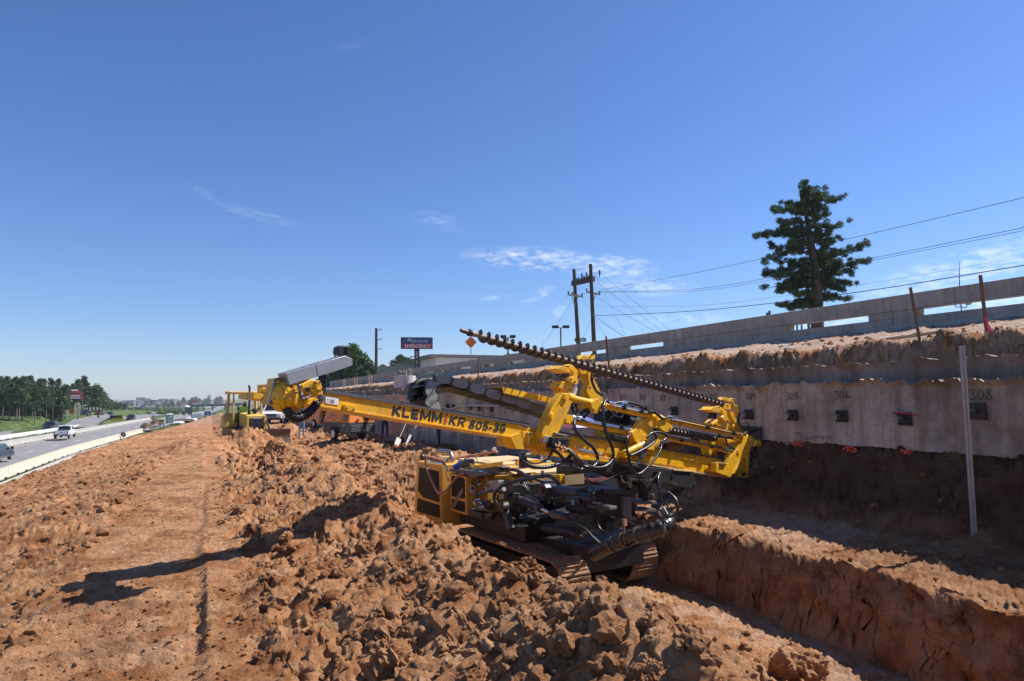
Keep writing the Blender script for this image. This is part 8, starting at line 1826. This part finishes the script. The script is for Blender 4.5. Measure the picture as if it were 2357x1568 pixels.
h1, t1_, b1_ = far_pole((1321, 620), (1331, 790), DH, .21, 'left post of the pair of tall utility poles with a heavy beam'); h2, t2_, b2_ = far_pole(C(12, 882, 190), (1367, 785), DH - 3, .22, 'right and taller post of the pair of tall utility poles')
def hb2(k1, k2, w, h, par, name, m=POLE): return MB().bar(P(k1, DH), P(k2, DH - 3), w, h).build(name, m, par)
hb2(C(12, 640, 452), C(12, 925, 388), .35, .55, h2, 'beam')
for x in (690, 722, 768, 797, 830, 860): c = P(C(12, x, 440 - (x - 640) * .22), DH - 1.5); MB().cyl(c, c + V(0, 0, .75 if x in (768, 830) else .4), .10, n=6).build('insulator', GRY, h2)
for k1, k2, par in ((C(12, 832, 562), C(12, 1004, 600), h2), (C(12, 585, 600), C(12, 770, 632), h1)):
    a = P(k1, DH - 2); e = P(k2, DH - 4); ca = MB().bar(a, e, .16, .18).build('crossarm', mat('weathered_wood', (.34, .30, .26), .9), par)
    for f in (0, .3, 1): c = a.lerp(e, f); MB().cyl(c, c + V(0, 0, .35), .09, n=6).build('insulator', GRY, ca)
    m2 = a.lerp(e, .45); MB().cyl(a.lerp(e, .25), m2 + V(0, 0, -1.2), .04, n=5).build('brace', GRY, par); MB().cyl(a.lerp(e, .7), m2 + V(0, 0, -1.2), .04, n=5).build('brace', GRY, par)
gs_ = P(C(12, 745, 1212), DH); gso = MB().box(gs_, (1.25, .04, .4), R(-30)).build('street_sign', GRN, None, off=gs_); tag(gso, 'green street name sign on the left tall utility pole', 'street sign'); text('lettering', 'Vision Park', (-.5, -.021, -.09), (1, 0, 0), (0, 0, 1), .2, WHITE, gso, 1.0) if False else MB().box(gs_ + V(0, -.03, 0), (.8, .01, .12), R(-30)).build('print', WHITE, gso)
def wire(label, pts, r, group='overhead wires'):
    b = MB(); b.tube([P(p, D) for p, D in pts], r, 5, seg=10); return solid(b, 'overhead_wire', BLK2, label, 'wire', group=group)
wire('highest overhead wire running from the pole pair past the pine crown', [((1379, 668), 72), ((1611, 626), 58), ((1900, 562), 46), ((2357, 455), 34.8), ((2700, 370), 29)], .016)
wire('upper of two close middle wires from the pole pair', [((1380, 672), 72), ((1611, 664), 58), ((1900, 615), 46), ((2357, 524), 34.8), ((2700, 452), 29)], .016)
wire('lower of two close middle wires from the pole pair', [((1300, 683), 76), ((1380, 673), 72), ((1611, 669), 58), ((1900, 620), 46), ((2357, 531), 34.8), ((2700, 462), 29)], .013)
wire('thick lowest overhead cable just above the rail', [((1371, 727), 72), ((1611, 715), 58), ((1950, 676), 44), ((2357, 611), 34.8), ((2700, 555), 29)], .026)
wire('faint thin wire above the thick lowest cable', [((1371, 705), 72), ((1611, 703), 58), ((1950, 660), 44), ((2357, 592), 34.8), ((2700, 535), 29)], .008)
for i, (p, q_, lab) in enumerate([((905, 220), (1940, 1070), 'guy wire from the top of the taller pole, farthest to the right'), ((905, 250), (1350, 1150), 'steep guy wire from the taller pole'), ((690, 470), (1080, 1170), 'guy wire crossing between the two tall poles'), ((990, 450), (1840, 1085), 'guy wire from the beam end of the pole pair'), ((935, 620), (1760, 1100), 'guy wire from the lower crossarm of the taller pole'), ((950, 900), (1330, 1160), 'slack dark cable from the taller pole towards the rail'), ((655, 660), (205, 1325), 'guy wire leaning left from the left tall pole'), ((910, 905), (770, 1195), 'short guy wire between the tall poles')]):
    wire(lab, [(C(12, *p), DH - 3), (C(12, *[(u + v) / 2 + (0, 8)[k] for k, (u, v) in enumerate(zip(p, q_))]), DH - 8), (C(12, *q_), DH - 13)], .014 if i != 5 else .022, 'guy wires of the pole pair')
wire('wire joining the tops of the two tall poles', [(C(12, 675, 282), DH), (C(12, 860, 225), DH - 3)], .014)
b = MB(); c = P(C(12, 1005, 312), DH - 4); b.ball(c, .16, 8, 6, (.6, .6, 1.5)); b.cyl(c + V(0, 0, -.15), c + V(-.06, 0, -.5), .05, .02, 6); b.ball(c + V(.03, 0, .26), .09, 7, 5); solid(b, 'bird', DCLOTH, 'small dark bird perched on a guy wire of the tall poles', 'bird')
def twin_lamp(k, ptop, pbot, D, label, w, m=BLK2):
    t_, b_ = P(C(k, *ptop), D), P(C(k, *pbot), D); b_.z = 4.0; o = thing('street_lamp', label, 'street lamp', V(t_.x, t_.y, 4)); MB().cyl((t_.x, t_.y, 4), t_, .07, n=8).build('pole', m, o)
    for s in (-1, 1): c = t_ + V(s * w * .55, -s * w * .25, .1); MB().box(c, (w * .75, .4, .26), R(-24)).build('lamp_head', m, o, bevel=.03); MB().bar(t_, c, .05, .05).build('arm', m, o)
twin_lamp(12, (480, 1050), (485, 1290), 66, 'dark twin headed lamp post left of the tall poles', .85); twin_lamp(2, (728, 318), (728, 520), 62, 'dark twin headed lamp post half hidden behind the auger', .7)
t_ = P(C(6, 1765, 370), 45); o = thing('street_lamp', 'twin headed grey lamp seen through the right rail slot', 'street lamp', (t_.x, t_.y, 4.0)); MB().cyl((t_.x, t_.y, 2.5), t_ + V(0, 0, .3), .04, n=8).build('pole', GRY, o)
for s in (-1, 1): MB().tube([t_, t_ + V(s * .5, 0, -.05), t_ + V(s * .65, 0, .25)], .03, 6).build('arm', GRY, o); MB().ball(t_ + V(s * .72, 0, .28), .28, 10, 6, (1.1, .6, .5)).build('lamp_head', ALU, o)
b = MB(); a = P(C(6, 1750, 0), 40); a2 = P(C(6, 1752, 205), 40); b.tube([a2 - V(0, 0, 1), a2, a], [.04, .03, .012], 6, spline=False); solid(b, 'antenna', BLK2, 'thin whip antenna rising behind the rail on the right', 'antenna')
for i, (x, y0) in enumerate([(392, 505), (430, 500), (485, 495)]):
    t_ = P(C(6, x, y0), 40); b = MB(); b.cyl((t_.x, t_.y, 3.6), t_ + V(0, 0, .6), .05, n=8); solid(b, 'bollard_post', BLK2, ['left', 'middle', 'right'][i] + ' one of three dark posts seen through the rail slot below the pine', 'post', group='dark posts behind the rail')
b = MB(); t_ = P(C(6, 163, 404), 32); b.cyl((t_.x, t_.y, 4), t_, .05, n=8); b.box(t_ + V(-.1, 0, -.25), (.12, .12, .3)); solid(b, 'junction_post', BLK2, 'short dark post with a small box just above the rail, left of the pine', 'post')
# things on the terrace and in the cut
b = MB(); c = P((2138, 858), 12.2); b.lathe(c + V(.02, 0, -.10), (-.15, -.1, 1), [(0, .055), (.06, .075), (.14, .07), (.19, .05)], 12); solid(b, 'plastic_bottle', mat('cloudy_plastic', (.62, .62, .60), .35), 'crushed white plastic jug caught on the wall ledge', 'jug')
b = MB(); c = P((2112, 852), 12.45); b.box(c, (.05, .46, .30)); o = solid(b, 'blue_sack', mat('dusty_blue_cloth', (.02, .035, .09), .8), 'dark blue sack stuck in the wall ledge beside a crushed jug', 'sack', .03)
g_ = on_ground(C(6, 340, 742)); b = MB(); b.lathe(g_ + V(-.07, .1, .05), (.5, -.8, 0), [(0, .03), (.14, .03), (.17, .012)], 10); solid(b, 'water_bottle', mat('clear_plastic', (.6, .65, .7), .1), 'crushed drink bottle lying at the edge of the terrace', 'bottle')
# the big pine
def big_pine():
    D = 45; g = np.random.default_rng(5); base = P(C(13, 650, 1480), D); base.z = 3.0
    o = thing('pine_tree', 'tall old pine with an uneven dark crown rising behind the rail', 'tree', base)
    tr = [(655, 1500), (645, 1300), (640, 1050), (610, 800), (575, 600), (548, 420), (500, 260), (482, 140)]; rad = [.42, .40, .34, .27, .20, .14, .08, .03]
    tp = [P(C(13, *p), D) for p in tr]; MB().tube([base] + tp[1:], rad, 10).build('trunk', BARK, o)
    def trunk_at(y):
        ys = [p[1] for p in tr][::-1]; xs = [p[0] for p in tr][::-1]; return float(np.interp(y, ys, xs))
    tips = [(215, 372, 330), (250, 300, 300), (330, 245, 290), (180, 505, 560), (205, 460, 500), (190, 575, 590), (205, 668, 700), (250, 775, 640), (330, 690, 650), (165, 925, 830), (150, 1005, 900), (160, 1100, 930), (250, 1130, 960), (300, 840, 800), (420, 740, 740), (225, 1285, 1180), (330, 1300, 1230), (300, 1190, 1120), (350, 1080, 1040), (430, 1010, 980),
            (480, 120, 200), (560, 135, 220), (600, 190, 260), (690, 170, 250), (735, 185, 270), (760, 220, 290), (812, 262, 330), (800, 335, 360), (700, 330, 370), (660, 430, 460), (740, 470, 520), (885, 475, 560), (910, 590, 620), (800, 560, 600), (760, 640, 640), (930, 680, 740), (1040, 705, 790), (1110, 780, 830), (1158, 830, 880), (1000, 790, 820), (1130, 940, 930), (1060, 1030, 950), (960, 960, 930), (880, 900, 880),
            (930, 1050, 1010), (860, 1130, 1050), (890, 1230, 1120), (830, 1190, 1130), (760, 1080, 1030), (780, 980, 950), (700, 850, 840), (560, 860, 850), (470, 880, 860), (400, 930, 900), (500, 1090, 1060), (560, 1180, 1150), (640, 900, 900), (690, 720, 760), (620, 560, 590), (480, 620, 640), (420, 560, 600), (350, 480, 540), (400, 400, 450), (470, 330, 380), (380, 330, 360), (550, 300, 340), (640, 260, 320), (600, 1010, 1000), (700, 1000, 990), (540, 960, 960), (470, 1230, 1200), (590, 1290, 1260), (720, 780, 800), (840, 790, 810), (400, 1290, 1250)]
    cl = []; lb = MB(); view = _F.copy(); view.z = 0; view.normalize()
    for (x, y, yb) in tips:
        w = abs(x - trunk_at(yb)) * .2385 * m_per_px(D); dz = g.normal(0, .5 + .35 * w)
        a = P(C(13, trunk_at(yb), yb), D); e = P(C(13, x, y), D) + view * dz
        mid = a.lerp(e, .5) + V(0, 0, -.12 * w * .5); lb.tube([a, mid, e], [.07, .045, .015], 5, seg=3)
        L_ = (e - a).length; n = max(3, int(L_ / .30))
        for k in range(n):
            f = .26 + .68 * k / (n - 1) if L_ > .9 else .45 + .47 * k / (n - 1); p = a.lerp(mid, f * 2) if f < .5 else mid.lerp(e, f * 2 - 1); sp = .10 + .20 * f
            for _ in range(2): cl.append((p.x + g.normal(0, sp), p.y + g.normal(0, sp), p.z + g.normal(.05, sp * .38), g.uniform(.12, .24)))
    lb.build('limbs', BARK, o, off=base); v, f = leaf_mesh(cl, 110, .042, g, .7, 4.2); v -= np.array(base); crown_obj(v, f, NEEDLE, o)
    cl = [(tp[0].x + g.normal(0, .22), tp[0].y + g.normal(0, .22), z, g.uniform(.12, .25)) for z in np.linspace(3.4, 8.2, 40)]; v, f = leaf_mesh(cl, 34, .10, g, .9, 1.3); v -= np.array(base); ivy = crown_obj(v, f, BUSH, o); ivy.name = 'ivy'
big_pine()
for i, (px, D, sc, k, lab) in enumerate([((812, 850), 120, .95, 0, 'tall leafy tree right behind the metal cover of the drill head'), ((826, 855), 118, .84, 1, 'leafy tree left of the lone utility pole'), ((838, 862), 116, .72, 2, 'shorter leafy tree touching the lone utility pole'), ((850, 868), 114, .58, 0, 'low leafy tree below the lone utility pole'), ((798, 855), 122, .78, 1, 'leafy tree just right of the sheet metal cover'), ((786, 858), 124, .68, 2, 'leafy tree between the drill head and the terrace stakes'),
                                         ((921, 830), 190, 1.2, 0, 'rounded tree behind the tan building, left of the hospital pylon'), ((935, 832), 188, 1.15, 1, 'rounded tree behind the tan building beside the pylon'), ((946, 832), 195, 1.15, 2, 'rounded tree peeping out right of the hospital pylon'), ((882, 848), 170, .85, 1, 'small tree at the left end of the tan building')]):
    q = P(px, D); plant(BPROTO[k], q.x, q.y, 3.2, sc, lab, 'trees beyond the upper road')
for i, (k, x, y, D) in enumerate([(1, 1995, 455, 60), (1, 2205, 430, 57)]):
    q = P(C(k, x, y), D); bp_ = leafy_proto(90 + i, ['green shrub seen through the rail slot beside the traffic drum', 'green shrub seen through the rail slot right of the orange sign'][i], 1.7, .9, LEAF, 40, 24, .2, 'shrub', .1); bp_.location = (q.x, q.y, q.z - 1.1); bp_['category'] = 'shrub'
g5 = np.random.default_rng(78); cl = [(P((px, 860), 130).x, P((px, 860), 130).y, 4 + g5.uniform(0, 3.0), g5.uniform(1.0, 1.8)) for px in np.linspace(740, 870, 46)]
v, f = leaf_mesh(cl, 60, .5, g5, .9); uo = crown_obj(v, f, LEAF, None); uo.name = 'roadside_foliage'; tag(uo, kind='stuff')
# orange road works sign and slab far behind the dozer
diamond((652, 906), 95, .7, ORG, 'blank orange diamond sign far behind the bulldozer', 2.0)
q = P((660, 915), 88); b = MB(); b.box((q.x, q.y, q.z - .6), (3.6, 1.5, 1.4), R(10)); solid(b, 'earth_bin', RUST, 'rusty steel bin behind the parked white pickup', 'bin', .05)
# ------------------------------------------------------------------ thin summer haze over the whole place
def haze(density):
    m = bpy.data.materials.new('haze'); m.use_nodes = True; N = m.node_tree.nodes; L = m.node_tree.links; N.clear()
    o = N.new('ShaderNodeOutputMaterial'); v = N.new('ShaderNodeVolumePrincipled'); v.inputs['Color'].default_value = (.86, .92, 1, 1); v.inputs['Density'].default_value = density; v.inputs['Anisotropy'].default_value = .2
    L.new(v.outputs[0], o.inputs['Volume'])
    ob = MB().box((0, 0, 9), (6800, 6800, 44)).build('haze', m, smooth=False); tag(ob, kind='stuff')
haze(1.8e-4)
